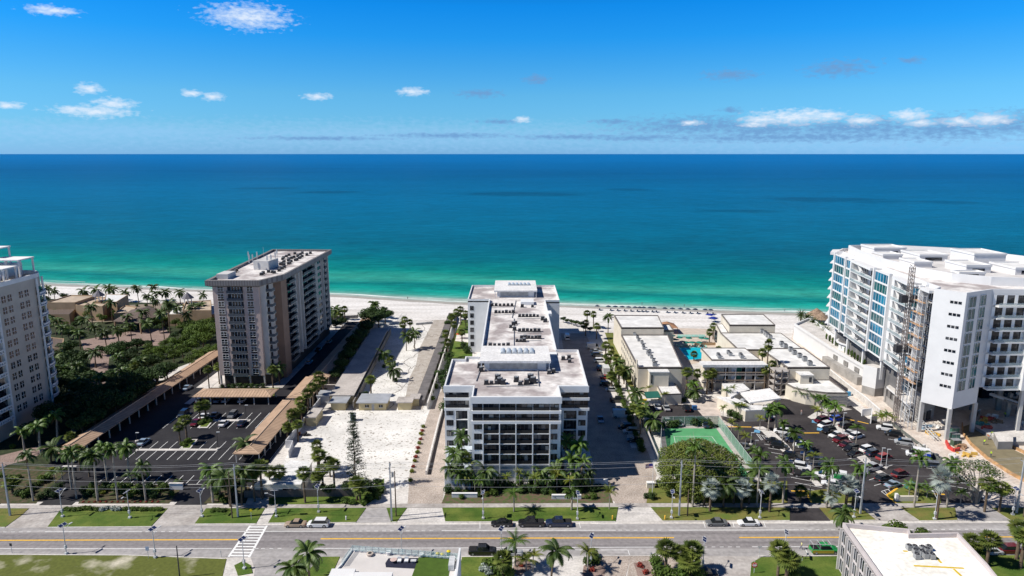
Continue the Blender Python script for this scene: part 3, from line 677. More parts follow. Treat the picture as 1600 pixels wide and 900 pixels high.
for i,(a,b,y,n,l) in enumerate(((769,800,478,6,'farthest row'),(775,802,489,6,'second farthest row'),(812,840,495,6,'farthest row on its right half'),(812,842,518,6,'middle row on its right half'),(815,843,529,6,'nearest row on its right half'),(766,794,541,5,'nearest row, by the penthouse'),(808,819,534,3,'short middle row'),(760,776,600,3,'row on the front block'))):
    urow(a,b,y,n,zc,'condenser on central roof, %s'%l,cg)
for i,(x,y,s_) in enumerate(sorted(((778,594,1.5),(781,599,1.5),(786,600,1.2),(807,596,1.3),(813,602,1.1),(823,600,1.3),(829,594,1.6),(833,598,1.5),(750,574,1.3),(752,580,1.2),(755,570,1.2),(858,584,1.0),(865,582,1.0),(802,508,1.2),(804,516,1.2),(806,506,1.0),(816,480,1.2),(832,480,1.0),(848,500,1.3),(852,503,1.3),(798,512,1.0),(880,562,1.0),(889,560,1.0),(890,566,.9)))):
    unit('box',(*G(x,y,zc),zc),'squat loose roof unit on the central roof, %s'%ordi(i,24),cg,s_)
pp=MB()
for a,b in (((765,481),(806,480)),((772,493),(805,492)),((808,499),(848,498)),((808,521),(846,521)),((810,533),(846,533)),((764,546),(800,545)),((803,498),(803,545)),((806,470),(800,497)),((744,596),(757,560)),((760,605),(840,603)),((840,580),(842,604))):
    pp.tube((*G(*a,zc),zc+.2),(*G(*b,zc),zc+.2),.12,n=4)
tag(pp.build('roof_pipework',m_grey),'grey conduit runs linking the condensers on the central roof','pipes')
# ===== left condominium tower
T=thing('apartment_tower','pinkish-brown twelve-storey apartment tower with grey flared roof rim, left of the sand lots','building',(-94,228,0))
m_pink=M('pink_brown_render',(.50,.39,.35),.85,.06,.3); m_brown=M('brown_render',(.26,.17,.125),.85,.08,.3); m_lt=M('light_render',(.50,.475,.45),.8,.06,.3)
HT=36.0
pT=[(-102,228),(-86.3,228),(-83.6,228.6),(-83.6,237.5),(-81.8,238.5),(-81.8,301),(-106,302)]
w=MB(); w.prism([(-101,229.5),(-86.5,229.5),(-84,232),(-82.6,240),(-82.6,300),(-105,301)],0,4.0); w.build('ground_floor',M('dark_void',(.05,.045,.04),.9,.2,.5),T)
w=MB(); w.prism([(-102,228),(-86.3,228),(-86.3,300),(-105.6,302)],4.0,HT); w.build('wall',m_pink,T)
w=MB(); w.prism([(-86.29,229.2),(-84.6,229.2),(-84.6,237.5),(-86.29,237.5)],4,HT); w.build('wall',m_lt,T)
w=MB(); w.box(-86.28,237.6,0,-81.9,243.6,HT); w.build('wall',m_brown,T)
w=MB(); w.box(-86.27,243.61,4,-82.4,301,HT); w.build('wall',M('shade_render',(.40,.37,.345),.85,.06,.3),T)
q=MB()
for x in (-101.8,-97.0,-91.6,-86.6): q.box(x-.2,228.1,0,x+.2,228.9,3.99)
for k in range(9): q.box(-83.3,244+7*k,0,-82.9,244.4+7*k,3.99)
q.build('column',m_lt,T)
# roof rim, sloping outwards
inn=[(-102.4,227.6),(-86,227.6),(-81.4,239),(-81.4,301.5),(-106.4,302.4)]
out=[(-103.6,226.2),(-85.2,226.2),(-80.6,238.6),(-80.6,302.6),(-107.4,303.6)]
q=MB(); n=len(inn)
for k in range(n):
    j=(k+1)%n
    q.face([(*inn[k],HT-.4),(*inn[j],HT-.4),(*out[j],HT+.2),(*out[k],HT+.2)]); q.face([(*out[k],HT+.2),(*out[j],HT+.2),(*out[j],HT+2.0),(*out[k],HT+2.0)])
    q.face([(*out[k],HT+2.0),(*out[j],HT+2.0),(*inn[j],HT+2.0),(*inn[k],HT+2.0)]); q.face([(*inn[j],HT+1.2),(*inn[k],HT+1.2),(*inn[k],HT+2.0),(*inn[j],HT+2.0)])
q.face([(x,y,HT-.4) for x,y in reversed(inn)])
q.build('roof_rim',stripes('ribbed_rim',(.20,.19,.19),(.13,.12,.12),0,.9,.6),T)
q=MB(); q.face([(x,y,HT+1.2) for x,y in inn]); q.build('roof',m_stain,T)
q=MB(); q.face([(x-(-94))and(x,y,HT+2.01) for x,y in []]) if False else None
# facade of the front: floors
gw=Parts(T,'window',[m_glass,m_frame]); gd=Parts(T,'balcony_door',[m_glass,m_frame,M('room_dark',(.03,.03,.035),.9,.2,1)]); br=Parts(T,'balcony',[M('charcoal_rail',(.075,.085,.10),.6,.1,1),m_lt])
FH=(HT-4.0)/12
for f_ in range(12):
    z=4.0+FH*f_
    for cx in (-99.3,-89.3):
        mb=MB(); mb.box(cx-1.05,227.93,z+.75,cx+1.05,227.997,z+2.35,0); 
        for u in (-1.05,-.03,1.0): mb.box(cx+u-.04,227.88,z+.7,cx+u+.06,227.929,z+2.4,1)
        for v in (.7,1.5,2.35): mb.box(cx-1.1,227.875,z+v,cx+1.1,227.928,z+v+.09,1)
        mb.box(cx-1.0,227.9,z+.12,cx+1.0,227.998,z+.66,0)
        gw.add(mb)
    mb=MB(); mb.box(-96.9,227.95,z+.1,-91.7,227.997,z+FH-.25,2)
    mb.box(-95.6,227.9,z+.2,-92.6,227.949,z+FH-.35,0)
    for u in (-95.6,-94.6,-93.6,-92.6): mb.box(u-.05,227.86,z+.2,u+.05,227.899,z+FH-.35,1)
    gd.add(mb)
    mb=MB(); mb.box(-97.0,227.2,z-.08,-91.6,227.94,z+.1,1); mb.box(-97.0,227.15,z+.1,-91.6,227.2,z+1.05,0); br.add(mb)
    # corner balconies
    mb=MB(); mb.box(-84.597,230.2,z-.08,-82.6,233.2,z+.08,1); mb.box(-82.66,230.2,z+.08,-82.6,233.2,z+1.05,0); mb.box(-84.59,230.14,z+.08,-82.6,230.2,z+1.05,0); br.add(mb)
    mb=MB(); mb.box(-84.60,230.6,z+.1,-84.55,232.8,z+2.2,0); gd.add(mb)
# right side face: bays along Y
bays=[(245,252,'b'),(254,256,'w'),(258,260,'s'),(262.5,270,'b'),(270.6,278,'b'),(280.5,283,'w'),(285,290,'w'),(292.5,296,'b')]
for f_ in range(12):
    z=4.0+FH*f_
    for (a,b_,k) in bays:
        if k=='b':
            mb=MB(); mb.box(-82.40,a,z+.1,-82.34,b_,z+FH-.25,2); mb.box(-82.339,a+1,z+.2,-82.3,b_-1,z+FH-.4,0); gd.add(mb)
            mb=MB(); mb.box(-82.33,a,z-.08,-81.2,b_,z+.08,1); mb.box(-81.25,a,z+.08,-81.2,b_,z+1.05,0); mb.box(-82.33,b_-.06,z+.08,-81.25,b_,z+1.05,0); br.add(mb)
        else:
            mb=MB(); mb.box(-82.40,a+.2,z+.8,-82.34,b_-.2,z+2.2,0); mb.box(-82.339,(a+b_)/2-.05,z+.8,-82.31,(a+b_)/2+.05,z+2.2,1); gw.add(mb)
for o_ in (gw,gd,br): o_.done()
for a in (252.4,256.8,261,278.8,291,298.5): q=MB(); q.box(-82.39,a,4.01,-81.5,a+.7,HT-.6); q.build('pier',m_lt,T)
# rooftop of the tower
q=MB(); q.box(-102.5,233,HT+1.21,-98.5,240,HT+3.0); o1=q.build('stair_bulkhead',M('grey_render',(.50,.49,.48),.85,.06,.5),T)
q=MB(); q.prism([(-97,253),(-91,252),(-90,260),(-96,261)],HT+1.21,HT+4.6); q.build('lift_bulkhead',M('grey_render',(.5,.49,.48)),T)
an=MB(); random.seed(4)
for k,(x,y) in enumerate(((-98,252),(-97.5,254),(-96.9,257),(-91,251),(-90.6,254),(-90,257),(-97.8,250.9),(-90.2,259.6))):
    h=HT+5.2+random.uniform(1.6,3.4); an.tube((x,y,HT+4),(x,y,h),.09,n=5); an.box(x-.22,y-.15,h-1.9,x+.22,y+.15,h-.2)
an.tube((-94,256,HT+5.2),(-94,256,HT+9.5),.05,n=4)
tag(an.build('antenna_cluster',m_galv),'cluster of pale mobile antennas on the left apartment tower lift block','antenna')
for r_,(xa,ya,yb,n,l) in enumerate(((-101.5,244,250,3,'left of the lift block'),(-88.4,262,294,12,'long right-hand row'),(-91.0,263,294,12,'second row from the right'),(-94.5,266,292,8,'middle row'),(-86.8,244,258,7,'nearest right-hand row'),(-89.6,240,247,4,'front row'))):
    for i in range(n):
        unit('box',(xa+random.uniform(-.7,.7)+(r_==1)*.02*i, ya+(yb-ya)*i/(n-1)+random.uniform(-.9,.9),HT+1.22),'condenser on apartment tower roof, %s, %s from front'%(l,ORD[i]),'condensers on the left tower roof',.95)
# ===== far-left cream tower
L=thing('apartment_tower','beige high-rise with white balconies and rooftop pergolas at the left edge','building',(-146,185,0))
m_beige=M('beige_render',(.50,.44,.375),.85,.06,.3)
XL=-144.4
HL=43.0
cyv=203.0; rad=7.5; ccx=XL-rad
arc=[(ccx+rad*math.cos(R(a)),cyv+rad*math.sin(R(a))) for a in range(0,181,15)]
poly=[(-175,174),(XL-4,174),(XL-1,176),(XL,178)]+arc+[(ccx-rad,215),(-175,215)]
w=MB(); w.prism(poly,0,HL); w.build('wall',m_beige,L)
w=MB(); w.parapet(poly,.4,HL,HL+1.3); w.build('parapet',m_white,L)
gw=Parts(L,'window',[m_glass,m_frame]); bw=Parts(L,'balcony',m_white); gd=Parts(L,'balcony_door',[m_glass,m_frame])
FHL=3.25
for f_ in range(13):
    z=HL-2.2-FHL*(f_+1)+.2
    if z<3: continue
    for y in (189.6,192.0,196.6,199.0):
        mb=MB(); mb.box(XL+.003,y-.75,z+.6,XL+.06,y+.75,z+2.5,0); mb.box(XL+.061,y-.05,z+.6,XL+.09,y+.05,z+2.5,1); mb.box(XL+.061,y-.75,z+1.5,XL+.085,y+.75,z+1.58,1); gw.add(mb)
    for (a,b_) in ((179,185.5),):
        mb=MB(); mb.box(XL-.02 if b_>158 else XL-.3,a,z+.2,XL+.05,b_,z+2.6,0); gd.add(mb)
        mb=MB(); mb.box(XL+.051,a,z-.1,XL+1.3,b_,z+.12); mb.box(XL+1.2,a,z+.7,XL+1.3,b_,z+1.1)
        for k in range(int((b_-a)/.9)+1): mb.box(XL+1.2,a+.9*k,z+.12,XL+1.28,a+.9*k+.3,z+.7)
        bw.add(mb)
    for (a0,a1) in ((0,28),(32,60),(64,92)):
        mb=MB(); m2=MB()
        for a in range(a0,a1,7):
            c0,s0,c1,s1=math.cos(R(a)),math.sin(R(a)),math.cos(R(a+7)),math.sin(R(a+7))
            mb.prism([(ccx+(rad+.01)*c0,cyv+(rad+.01)*s0),(ccx+(rad+.08)*c0,cyv+(rad+.08)*s0),(ccx+(rad+.08)*c1,cyv+(rad+.08)*s1),(ccx+(rad+.01)*c1,cyv+(rad+.01)*s1)],z+.2,z+2.5)
            m2.prism([(ccx+(rad+.09)*c0,cyv+(rad+.09)*s0),(ccx+(rad+1.2)*c0,cyv+(rad+1.2)*s0),(ccx+(rad+1.2)*c1,cyv+(rad+1.2)*s1),(ccx+(rad+.09)*c1,cyv+(rad+.09)*s1)],z-.12,z+.1)
            m2.prism([(ccx+(rad+1.1)*c0,cyv+(rad+1.1)*s0),(ccx+(rad+1.2)*c0,cyv+(rad+1.2)*s0),(ccx+(rad+1.2)*c1,cyv+(rad+1.2)*s1),(ccx+(rad+1.1)*c1,cyv+(rad+1.1)*s1)],z+.45,z+1.0)
        gd.add(mb); bw.add(m2)
for o_ in (gw,bw,gd): o_.done()
q=MB()
for a in (0,30,62): q=MB(); q.tube((ccx+(rad+.6)*math.cos(R(a)),cyv+(rad+.6)*math.sin(R(a)),2),(ccx+(rad+.6)*math.cos(R(a)),cyv+(rad+.6)*math.sin(R(a)),HL),.3,n=8); q.build('pier',m_white,L)
q=MB(); q.box(XL+.02,186.3,2,XL+.5,187,HL); q.build('pier',m_white,L)
# rooftop: stepped penthouse and pergolas
q=MB(); q.box(-175,178,HL,-154,212,HL+3.5); q.box(-175,190,HL+3.5,-162,212,HL+6.5); q.build('penthouse',m_white,L)
pg=Parts(L,'pergola',m_white)
for (x0,y0,x1,y1,z0,h) in ((-152,186,-145.2,191,HL,2.8),(-153,193,-146,199,HL,4.2),(-156,201,-147,208,HL,5.6),(-166,204,-156,211,HL+3.5,5.0)):
    mb=MB(); mb.box(x0,y0,z0+h,x1,y1,z0+h+.35)
    for xx in (x0+.4,(x0+x1)/2,x1-.6):
        for yy in (y0+.3,y1-.6): mb.box(xx,yy,z0,xx+.4,yy+.4,z0+h-.002)
    pg.add(mb)
mb=MB(); c=(-148.8,182,HL); mb.lathe(c,[(2.6,3.0),(.1,6.0)],8); 
for k in range(8): mb.tube((c[0]+2.2*math.cos(k*.785),c[1]+2.2*math.sin(k*.785),HL),(c[0]+2.2*math.cos(k*.785),c[1]+2.2*math.sin(k*.785),HL+3.1),.18,n=5)
pg.add(mb)
# ===== beach resort at left (tan buildings)
m_tan=M('tan_render',(.38,.27,.17),.85,.1,.3); m_tile=M('brown_tile',(.12,.09,.075),.8,.3,2,scale2=3); m_tanroof=M('tan_roof',(.42,.34,.26),.9,.15,.4)
def block(o,px,z,mat,roof,ph=.5,zb=0,nm='wall'):
    P=PG(px,z); w=MB(); w.prism(P,zb,z,0,1); w.build(nm,[mat,roof],o)
    if ph: w=MB(); w.parapet(P,.3,z-.003,z+ph); w.build('parapet',mat,o)
    return P
Rz=thing('resort_building','low tan beach resort building with flat roof left of the small grey cupola','building',(*G(110,500),0))
block(Rz,[(71,474),(117,474),(150,463),(110,462)],8,m_tan,m_tanroof); block(Rz,[(68,491),(108,491),(118,482),(75,481)],5,m_tan,m_tile,0)
block(Rz,[(118,478),(160,480),(175,468),(140,462)],7,m_tan,m_tanroof)
R2=thing('resort_building','resort wing with bright white roof behind the cupola, near the sand','building',(*G(180,490),0))
block(R2,[(163,471),(182,472),(200,461),(165,460)],8,m_tan,m_roofw,.2); block(R2,[(178,491),(206,489),(214,481),(195,478)],5,m_tan,m_tanroof)
R3=thing('porte_cochere','resort entrance canopy with dark latticed hipped roof','canopy',(*G(215,510),0))
P=PG([(176,502),(216,505),(252,492),(236,478),(205,484)],5); w=MB(); cx=sum(p[0] for p in P)/5; cy=sum(p[1] for p in P)/5
for k in range(5): w.face([(*P[k],5),(*P[(k+1)%5],5),(cx,cy,7.6)])
w.face([(*p,4.9) for p in reversed(P)]); w.build('roof',m_tile,R3); w=MB()
for p in P: w.tube((p[0]*.995,p[1],0),(p[0]*.995,p[1],4.9),.35,n=6)
w.build('column',m_tan,R3)
for (px,py,lab) in ((155,470,'small grey-roofed cupola tower on the resort building'),(294,474,'small grey-roofed cupola tower among palms left of the apartment tower')):
    p=G(px,py,8); Q=thing('cupola_tower',lab,'tower',(p[0],p[1],0)); w=MB(); w.box(p[0]-2,p[1]-2,0,p[0]+2,p[1]+2,8); w.build('wall',m_tan,Q)
    w=MB(); w.lathe((p[0],p[1],0),[(3.0,10.6),(.1,13.6)],8); w.build('roof',M('grey_slate',(.14,.13,.15),.7,.15,1),Q); w=MB()
    for k in range(6): w.tube((p[0]+1.8*math.cos(k*1.047),p[1]+1.8*math.sin(k*1.047),8),(p[0]+1.8*math.cos(k*1.047),p[1]+1.8*math.sin(k*1.047),10.7),.16,n=5)
    w.build('column',m_white,Q)
R4=thing('resort_building','tan two-storey resort wing with pale roof just left of the apartment tower','building',(*G(300,505),0))
block(R4,[(262,492),(340,492),(338,476),(270,477)],5.5,m_tan,m_roofw,.3); block(R4,[(285,486),(330,486),(330,470),(290,472)],8,m_tan,m_tanroof,.4)
R5=thing('gatehouse','shaded tan gatehouse among palms beside the beige high-rise','building',(*G(92,550),0))
block(R5,[(76,545),(98,545),(100,530),(80,528)],5,m_tan,m_tile,.3)
# ===== carports
m_cp=stripes('carport_tile',(.42,.29,.20),(.27,.18,.12),0,1.0,.72,var=.14); m_cp2=stripes('carport_tile_across',(.42,.29,.20),(.24,.16,.11),1,.9,.72,var=.14)
def carport(lab,x0,y0,x1,y1,h=2.9,along='y',ridge=.9,hip=3.0,npost=10,postside=None,x0b=None,x1b=None):
    o=thing('carport',lab,'carport',((x0+x1)/2,y0,0)); w=MB()
    xb0=x0 if x0b is None else x0b; xb1=x1 if x1b is None else x1b
    if along=='y':
        m=(x0+x1)/2; mb_=(xb0+xb1)/2; A=(x0,y0,h);Bq=(x1,y0,h);Cq=(xb1,y1,h);D=(xb0,y1,h);E_=(m,y0+hip,h+ridge);F_=(mb_,y1-hip,h+ridge)
        w.face([A,Bq,E_]); w.face([Bq,Cq,F_,E_]); w.face([Cq,D,F_]); w.face([D,A,E_,F_])
    else:
        m=(y0+y1)/2; A=(x0,y0,h);Bq=(x1,y0,h);Cq=(x1,y1,h);D=(x0,y1,h);E_=(x0+hip,m,h+ridge);F_=(x1-hip,m,h+ridge)
        w.face([A,Bq,F_,E_]); w.face([Bq,Cq,F_]); w.face([Cq,D,E_,F_]); w.face([D,A,E_])
    w.face([(A[0],A[1],h-.25),(D[0],D[1],h-.25),(Cq[0],Cq[1],h-.25),(Bq[0],Bq[1],h-.25)])
    for a,b in ((A,Bq),(Bq,Cq),(Cq,D),(D,A)): w.face([(a[0],a[1],h-.25),(b[0],b[1],h-.25),b,a])
    w.build('roof',m_cp2 if along=='y' else m_cp,o)
    r_=MB(); r_.tube((E_[0],E_[1],E_[2]+.03),(F_[0],F_[1],F_[2]+.03),.14,n=5); r_.tube(E_,A,.1,n=4); r_.tube(E_,(Bq if along=='y' else D),.1,n=4); r_.tube(F_,Cq,.1,n=4); r_.tube(F_,(D if along=='y' else Bq),.1,n=4); r_.build('ridge_cap',M('ridge_cap',(.50,.37,.27),.8,.1,1),o)
    ps=Parts(o,'post',m_lt)
    for k in range(npost):
        u=(k+.3)/npost
        if along=='y':
            for xx,xb in ((x0+.5,xb0+.5),(x1-.5,xb1-.5)):
                mb=MB(); X_=xx+(xb-xx)*u; Y_=y0+1+(y1-y0-2)*k/(npost-1); mb.box(X_-.14,Y_-.14,0,X_+.14,Y_+.14,h-.26); ps.add(mb)
        else:
            for yy in (y0+.5,y1-.5):
                mb=MB(); X_=x0+1+(x1-x0-2)*k/(npost-1); mb.box(X_-.14,yy-.14,0,X_+.14,yy+.14,h-.26); ps.add(mb)
    return o
a=G(118,706,2.9)
carport('long brown carport running from the left street palms back to the tower, mostly in shadow',-121,G(140,708,2.9)[1],-115,268,npost=20,x0b=-120,x1b=-114.3)
g1=G(300,620,2.9); g2=G(423,620,2.9); carport('short brown hipped carport in front of the left apartment tower',g1[0],g1[1],g2[0],g1[1]+8,along='x',npost=6)
g1=G(370,710,2.9); g2=G(402,700,2.9)
carport('brown tiled carport on the right side of the left parking lot, near section',-73.2,G(385,709,2.9)[1],-66.2,G(440,625,2.9)[1],npost=10)
carport('brown tiled carport beside the sand lot, small stepped middle section',-72.4,G(440,623,2.9)[1],-64.6,G(490,590,2.9)[1],h=3.2,npost=6)
carport('long shaded brown carport east of the apartment tower reaching to the beach',-71.6,G(490,589,2.9)[1],-64.4,316,npost=14)
# ===== vacant lot: walls, sheds and slabs
m_y=M('yellow_beige_wall',(.50,.42,.25),.85,.1,.5)
def shed(lab,x0,y0,x1,y1,h,roofm,over=.5,wallm=None,wins=(),nm='shed',door=None,x0b=None,x1b=None):
    o=thing(nm,lab,'building',((x0+x1)/2,y0,0)); xb0=x0 if x0b is None else x0b; xb1=x1 if x1b is None else x1b
    w=MB(); w.prism([(x0,y0),(x1,y0),(xb1,y1),(xb0,y1)],0,h); w.build('wall',wallm or m_y,o)
    w=MB(); w.prism([(x0-over,y0-over),(x1+over,y0-over),(xb1+over,y1+over),(xb0-over,y1+over)],h+.002,h+.28); w.build('roof',roofm,o)
    for (a,b,z0,z1) in wins:
        w=MB(); w.box(a,y0-.04,z0,b,y0-.003,z1,0); w.box(a-.08,y0-.06,z0-.08,b+.08,y0-.041,z0,1); w.box((a+b)/2-.04,y0-.06,z0,(a+b)/2+.04,y0-.041,z1,1); w.build('window',[m_glass,m_frame],o)
    if door: w=MB(); w.box(door[0],y0-.05,0.02,door[1],y0-.003,2.1); w.build('door',M('grey_door',(.35,.36,.38),.6,.1,1),o)
    return o
m_dusty=M('dusty_roof',(.33,.30,.28),.9,scale=.15,col2=(.47,.43,.40),scale2=1.5)
m_mroof=M('metal_roof',(.40,.41,.43),.45,.1,.4,metal=.2)
YS=205.2
xa=G(556,649.5)[0]; xb=G(599,649.5)[0]
shed('beige shed with long grey metal roof and two small windows on the sand lot',xa,YS,xb,YS+7,2.6,m_mroof,.7,wins=((xa+2,xa+3.2,1,1.9),(xa+6.4,xa+7.6,1,1.9)),nm='office_shed',door=(xa+4.1,xa+4.9))
x_=G(512,649)[0]; shed('small beige hut with flat grey roof beside the long grey slab building',x_,YS,x_+4.6,YS+4.5,2.6,m_mroof,.6,nm='hut')
x_=G(618,649)[0]; shed('small beige hut with weathered roof right of the long shed, on the sand lot',x_,YS+.3,x_+4.2,YS+4.4,2.5,m_dusty,.5,nm='hut')
x_=G(640,637)[0]; shed('low beige hut at the end of the broken slab',x_,209,x_+2.8,213,2.4,m_dusty,.3,nm='hut')
x_=G(480,665)[0]; shed('narrow yellow-beige storeroom nearest the white boundary wall',x_,G(0,666)[1],x_+2.8,G(0,666)[1]+7.5,2.6,m_dusty,.15,nm='storeroom')
x_=G(488,648)[0]; shed('grey-blue metal shed tucked behind the narrow storeroom',x_-1,211,x_+3,216,2.6,m_mroof,.3,wallm=m_galv,nm='storeroom')
x0=G(512,640)[0]; shed('very long low building with dusty flat roof, half in tower shadow, on the vacant lot',x0-.3,210.5,x0+7.3,296,3.0,m_dusty,.25,nm='long_building',x0b=-64+1.5,x1b=-55.5)
o=thing('storefront_house','flat white-roofed house behind street palms on the sand lot','building',(*G(440,765),0))
P=PG([(396,757),(470,757),(487,722),(455,719)],3.2); w=MB(); w.prism(P,0,3.2,0,1); w.build('wall',[m_cream,m_roofw],o)
w=MB()
for px in (441,450,462): xx=G(px,757,3.2)[0]; w.box(xx,P[0][1]-.05,1,xx+1.3,P[0][1]-.003,2.2)
w.build('window',m_glass,o)
wallthing('tall grey-brown dividing wall between the vacant lots, running towards the beach',[(x0+8.2,206),(-55,300)],2.6,.35,M('grey_brown_wall',(.20,.185,.17),.9,.15,.5),name='dividing_wall')
wallthing('white boundary wall stepping down behind the near carport',[G(452,716),G(458,700),(-62.6,G(0,700)[1]),(-62.3,214)],2.2,.25,M('dull_white_wall',(.50,.50,.52),.85,.1,.5),name='boundary_wall')
wallthing('dark grey retaining wall right of the broken slab',[G(656,634),G(672,590),G(690,540),G(706,495)],2.0,3.0,M('dark_strip_wall',(.13,.12,.12),.9,.2,.4),name='retaining_wall')
wallthing('pale kerb wall along the hedge left of the central condominium',[G(668,640),G(684,590),G(700,540),G(711,497)],2.3,.4,m_concl,name='boundary_wall')
wallthing('dark wooden fence in front of the flat white-roofed house',[G(382,778),G(562,776)],1.9,.12,stripes('board_fence',(.13,.11,.10),(.06,.05,.045),0,.35,.8),'fence','board_fence')
wallthing('low wall along the beach end of the vacant lots',[G(506,500),G(560,497)],1.6,.25,m_conc,name='boundary_wall')
wallthing('short low wall between sand and broken slab at the beach',[G(650,508),G(676,506)],1.0,.25,m_grey,name='boundary_wall')
q=MB()
for k in range(9):
    a=G(622,508); q.box(a[0]-1.2,a[1]+k*1.6,.2+.14*k,a[0]+1.2,a[1]+k*1.6+.3,.3+.14*k)
for s_ in (-1.2,1.2): q.tube((a[0]+s_,a[1],1.1),(a[0]+s_+1,a[1]+14,2.4),.08,n=4)
tag(q.build('boardwalk_steps',m_grey),'grey timber dune walkover leading to the beach','walkway')
# container & odd bits on the lot
p=G(523+100,655); 
o=tag(MB().box(G(603,654)[0]-1.4-2.6,G(0,656)[1],0,G(603,654)[0]-1.6,G(0,656)[1]+2,2.3).build('portable_toilet',M('blue_grey_plastic',(.22,.28,.30),.5,.1,1)),'grey-blue portable cabin standing left of the tall conifer','cabin') if False else None
# ===== hotel blocks right of the centre
m_hot=M('hotel_cream',(.62,.565,.47),.85,.05,.4); m_edge=M('dark_roof_edge',(.16,.14,.13),.7,.2,1); m_hroof=M('hotel_roof',(.60,.59,.57),.85,scale=.5,col2=(.70,.69,.675),scale2=.2,detail=8)
def fblock(o,P,z,wall,roof,ph=.35,zb=0,edge=m_edge,th=.3,over=0):
    w=MB(); w.prism(P,zb,z,0,1); w.build('wall',[wall,roof],o)
    w=MB(); w.parapet(P,th,z-.35,z+ph); w.build('roof_edge',edge,o)
H1=thing('hotel_wing','long three-storey cream hotel wing with bright white roof, nearest the paver drive','building',(50,221,0))
PH=[(42.6,221),(57.6,221),(62.0,263),(43.4,263)]
fblock(H1,PH,9.0,m_hot,m_hroof); 
P2=[(43.4,263.02),(60.3,263.02),(62.4,284),(43.6,284)]; fblock(H1,P2,12.0,m_hot,m_hroof)
P3=[(60.5,272),(66.5,272),(67,282),(62.3,282)]; fblock(H1,P3,8.5,m_hot,m_hroof)
w=MB(); w.box(46.0,218.2,0,52.4,220.98,8.3); w.build('stair_tower',m_hot,H1); w=MB(); w.box(45.8,218.0,8.302,52.6,220.98,8.6); w.build('stair_roof',m_roofw,H1)
w=MB(); w.box(46.5,218.1,4.5,47.0,218.19,7.4); w.build('window',m_glass,H1)
w=MB(); w.box(42.3,222,5,42.58,223.6,11.4); w.build('chimney_wall',m_cream,H1)
wp=Parts(H1,'window',[m_glass,m_frame])
for f_ in range(3):
    for k in range(11):
        u=(2+k*3.6)/42; xx=42.6+.8*u; yy=221+2+k*3.6
        mb=MB(); mb.box(xx-.07,yy,1+2.9*f_,xx-.01,yy+1.3,2.2+2.9*f_,0); mb.box(xx-.10,yy-.1,.92+2.9*f_,xx-.071,yy+1.4,.999+2.9*f_,1); wp.add(mb)
wp.done()
for i,(a,b) in enumerate(((988,520),(996,529),(1003,537),(1005,543),(1012,553),(1014,556),(1018,560),(1021,565),(1024,570),(998,533),(991,524),(1015,551),(1006,546),(1022,572))):
    unit('pale',(*G(a,b,9),9.0),'grey condenser on the white roof of the nearer hotel wing, %s from the beach'%ordi(i,14,'down the line').replace(' down the line',''),'units on the near hotel roof',1.1)
urow(981,1018,517.5,9,9.02,'small condenser lined up under the penthouse of the nearer hotel wing','units under the near penthouse','pale')
H2=thing('hotel_wing','long cream hotel wing with white stepped roof, between pool and long white site wall','building',(100,221,0))
fblock(H2,[(93,221),(107.4,221),(108.2,244),(91.8,244)],9.0,m_hot,m_hroof); fblock(H2,[(84,244.02),(108.2,244.02),(109,268),(84.5,268)],8.6,m_hot,m_hroof,.2); fblock(H2,[(88,268.03),(106.5,268.03),(108.5,287),(90.3,287)],11.8,m_hot,m_hroof)
fblock(H2,[(84.6,268.1),(87.9,268.1),(90,283),(87,283)],8.6,m_hot,m_hroof,.2)
w=MB(); w.box(86,269,2,86.05,281,7); w.build('window',m_glass,H2)
for i,(a,b) in enumerate(((1221,540),(1227,544),(1235,549),(1241,554),(1249,559),(1257,564),(1265,571),(1196,522),(1203,528),(1199,525),(1190,519))):
    unit('pale',(*G(a,b,9),9.0 if i<7 else 8.6),'condenser on the white roof of the farther hotel wing, %s along the diagonal line'%ORD[i],'units on the far hotel roof',1.5)
urow(1170,1199,518,7,8.62,'small condenser under the penthouse of the farther hotel wing','units under the far penthouse','pale')
H3=thing('restaurant','low wide building with fan-shaped white roof and pale block front, right of the lobby','building',(*G(1275,632),0))
P=PG([(1228,600),(1228,594),(1296,594),(1325,615),(1292,614.5),(1260,611),(1240,606)],4.6)
P=[p for p in P]; w=MB(); w.prism(P,0,4.6,0,1); w.build('wall',[m_cream,m_hroof],H3); w=MB(); w.parapet(P,.3,4.3,4.9); w.build('roof_edge',m_edge,H3)
w=MB(); a=G(1250,600,4.6); w.box(a[0],a[1],4.6,a[0]+4.2,a[1]+4.5,7.6); w.build('roof_room',m_hot,H3); w=MB(); w.box(a[0]-.2,a[1]-.2,7.602,a[0]+4.4,a[1]+4.7,7.8); w.build('roof_room_lid',m_roofw,H3)
w=MB(); w.box(a[0]+2.9,a[1]-.06,5.2,a[0]+3.8,a[1]-.003,6.9); w.build('window',m_glass,H3)
random.seed(2)
pa,pb=Vector(P[2+1]),Vector(P[4])
for k in range(14):
    u=k/14; c=pa+(pb-pa)*u; 
    for z in (1.4,2.5,3.5): w=MB(); w.obox((c[0],c[1]-.1),(pb-pa),.8,.06,z,z+.35); w.build('screen_block',M('shadow_block',(.35,.34,.33),.9,.1,1),H3)
H4=thing('motel_block','three-storey cream motel block with open galleries and green doors behind the lobby','building',(*G(1140,606),0))
x0,x1=G(1098,606)[0],G(1190,606)[0]; Y0=G(0,607)[1]; zt=ZY(571,Y0)
w=MB(); w.prism([(x0,Y0),(x1,Y0),(x1,Y0+16),(x0+3.4,Y0+16),(x0+3.4,Y0+2.6),(x0,Y0+2.6)],0,zt); w.build('wall',m_hot,H4)
w=MB(); w.box(x0-1.2,Y0-2.2,zt+.002,x1+.5,Y0+2.2,zt+.9); w.build('eave_slab',m_roofw,H4)
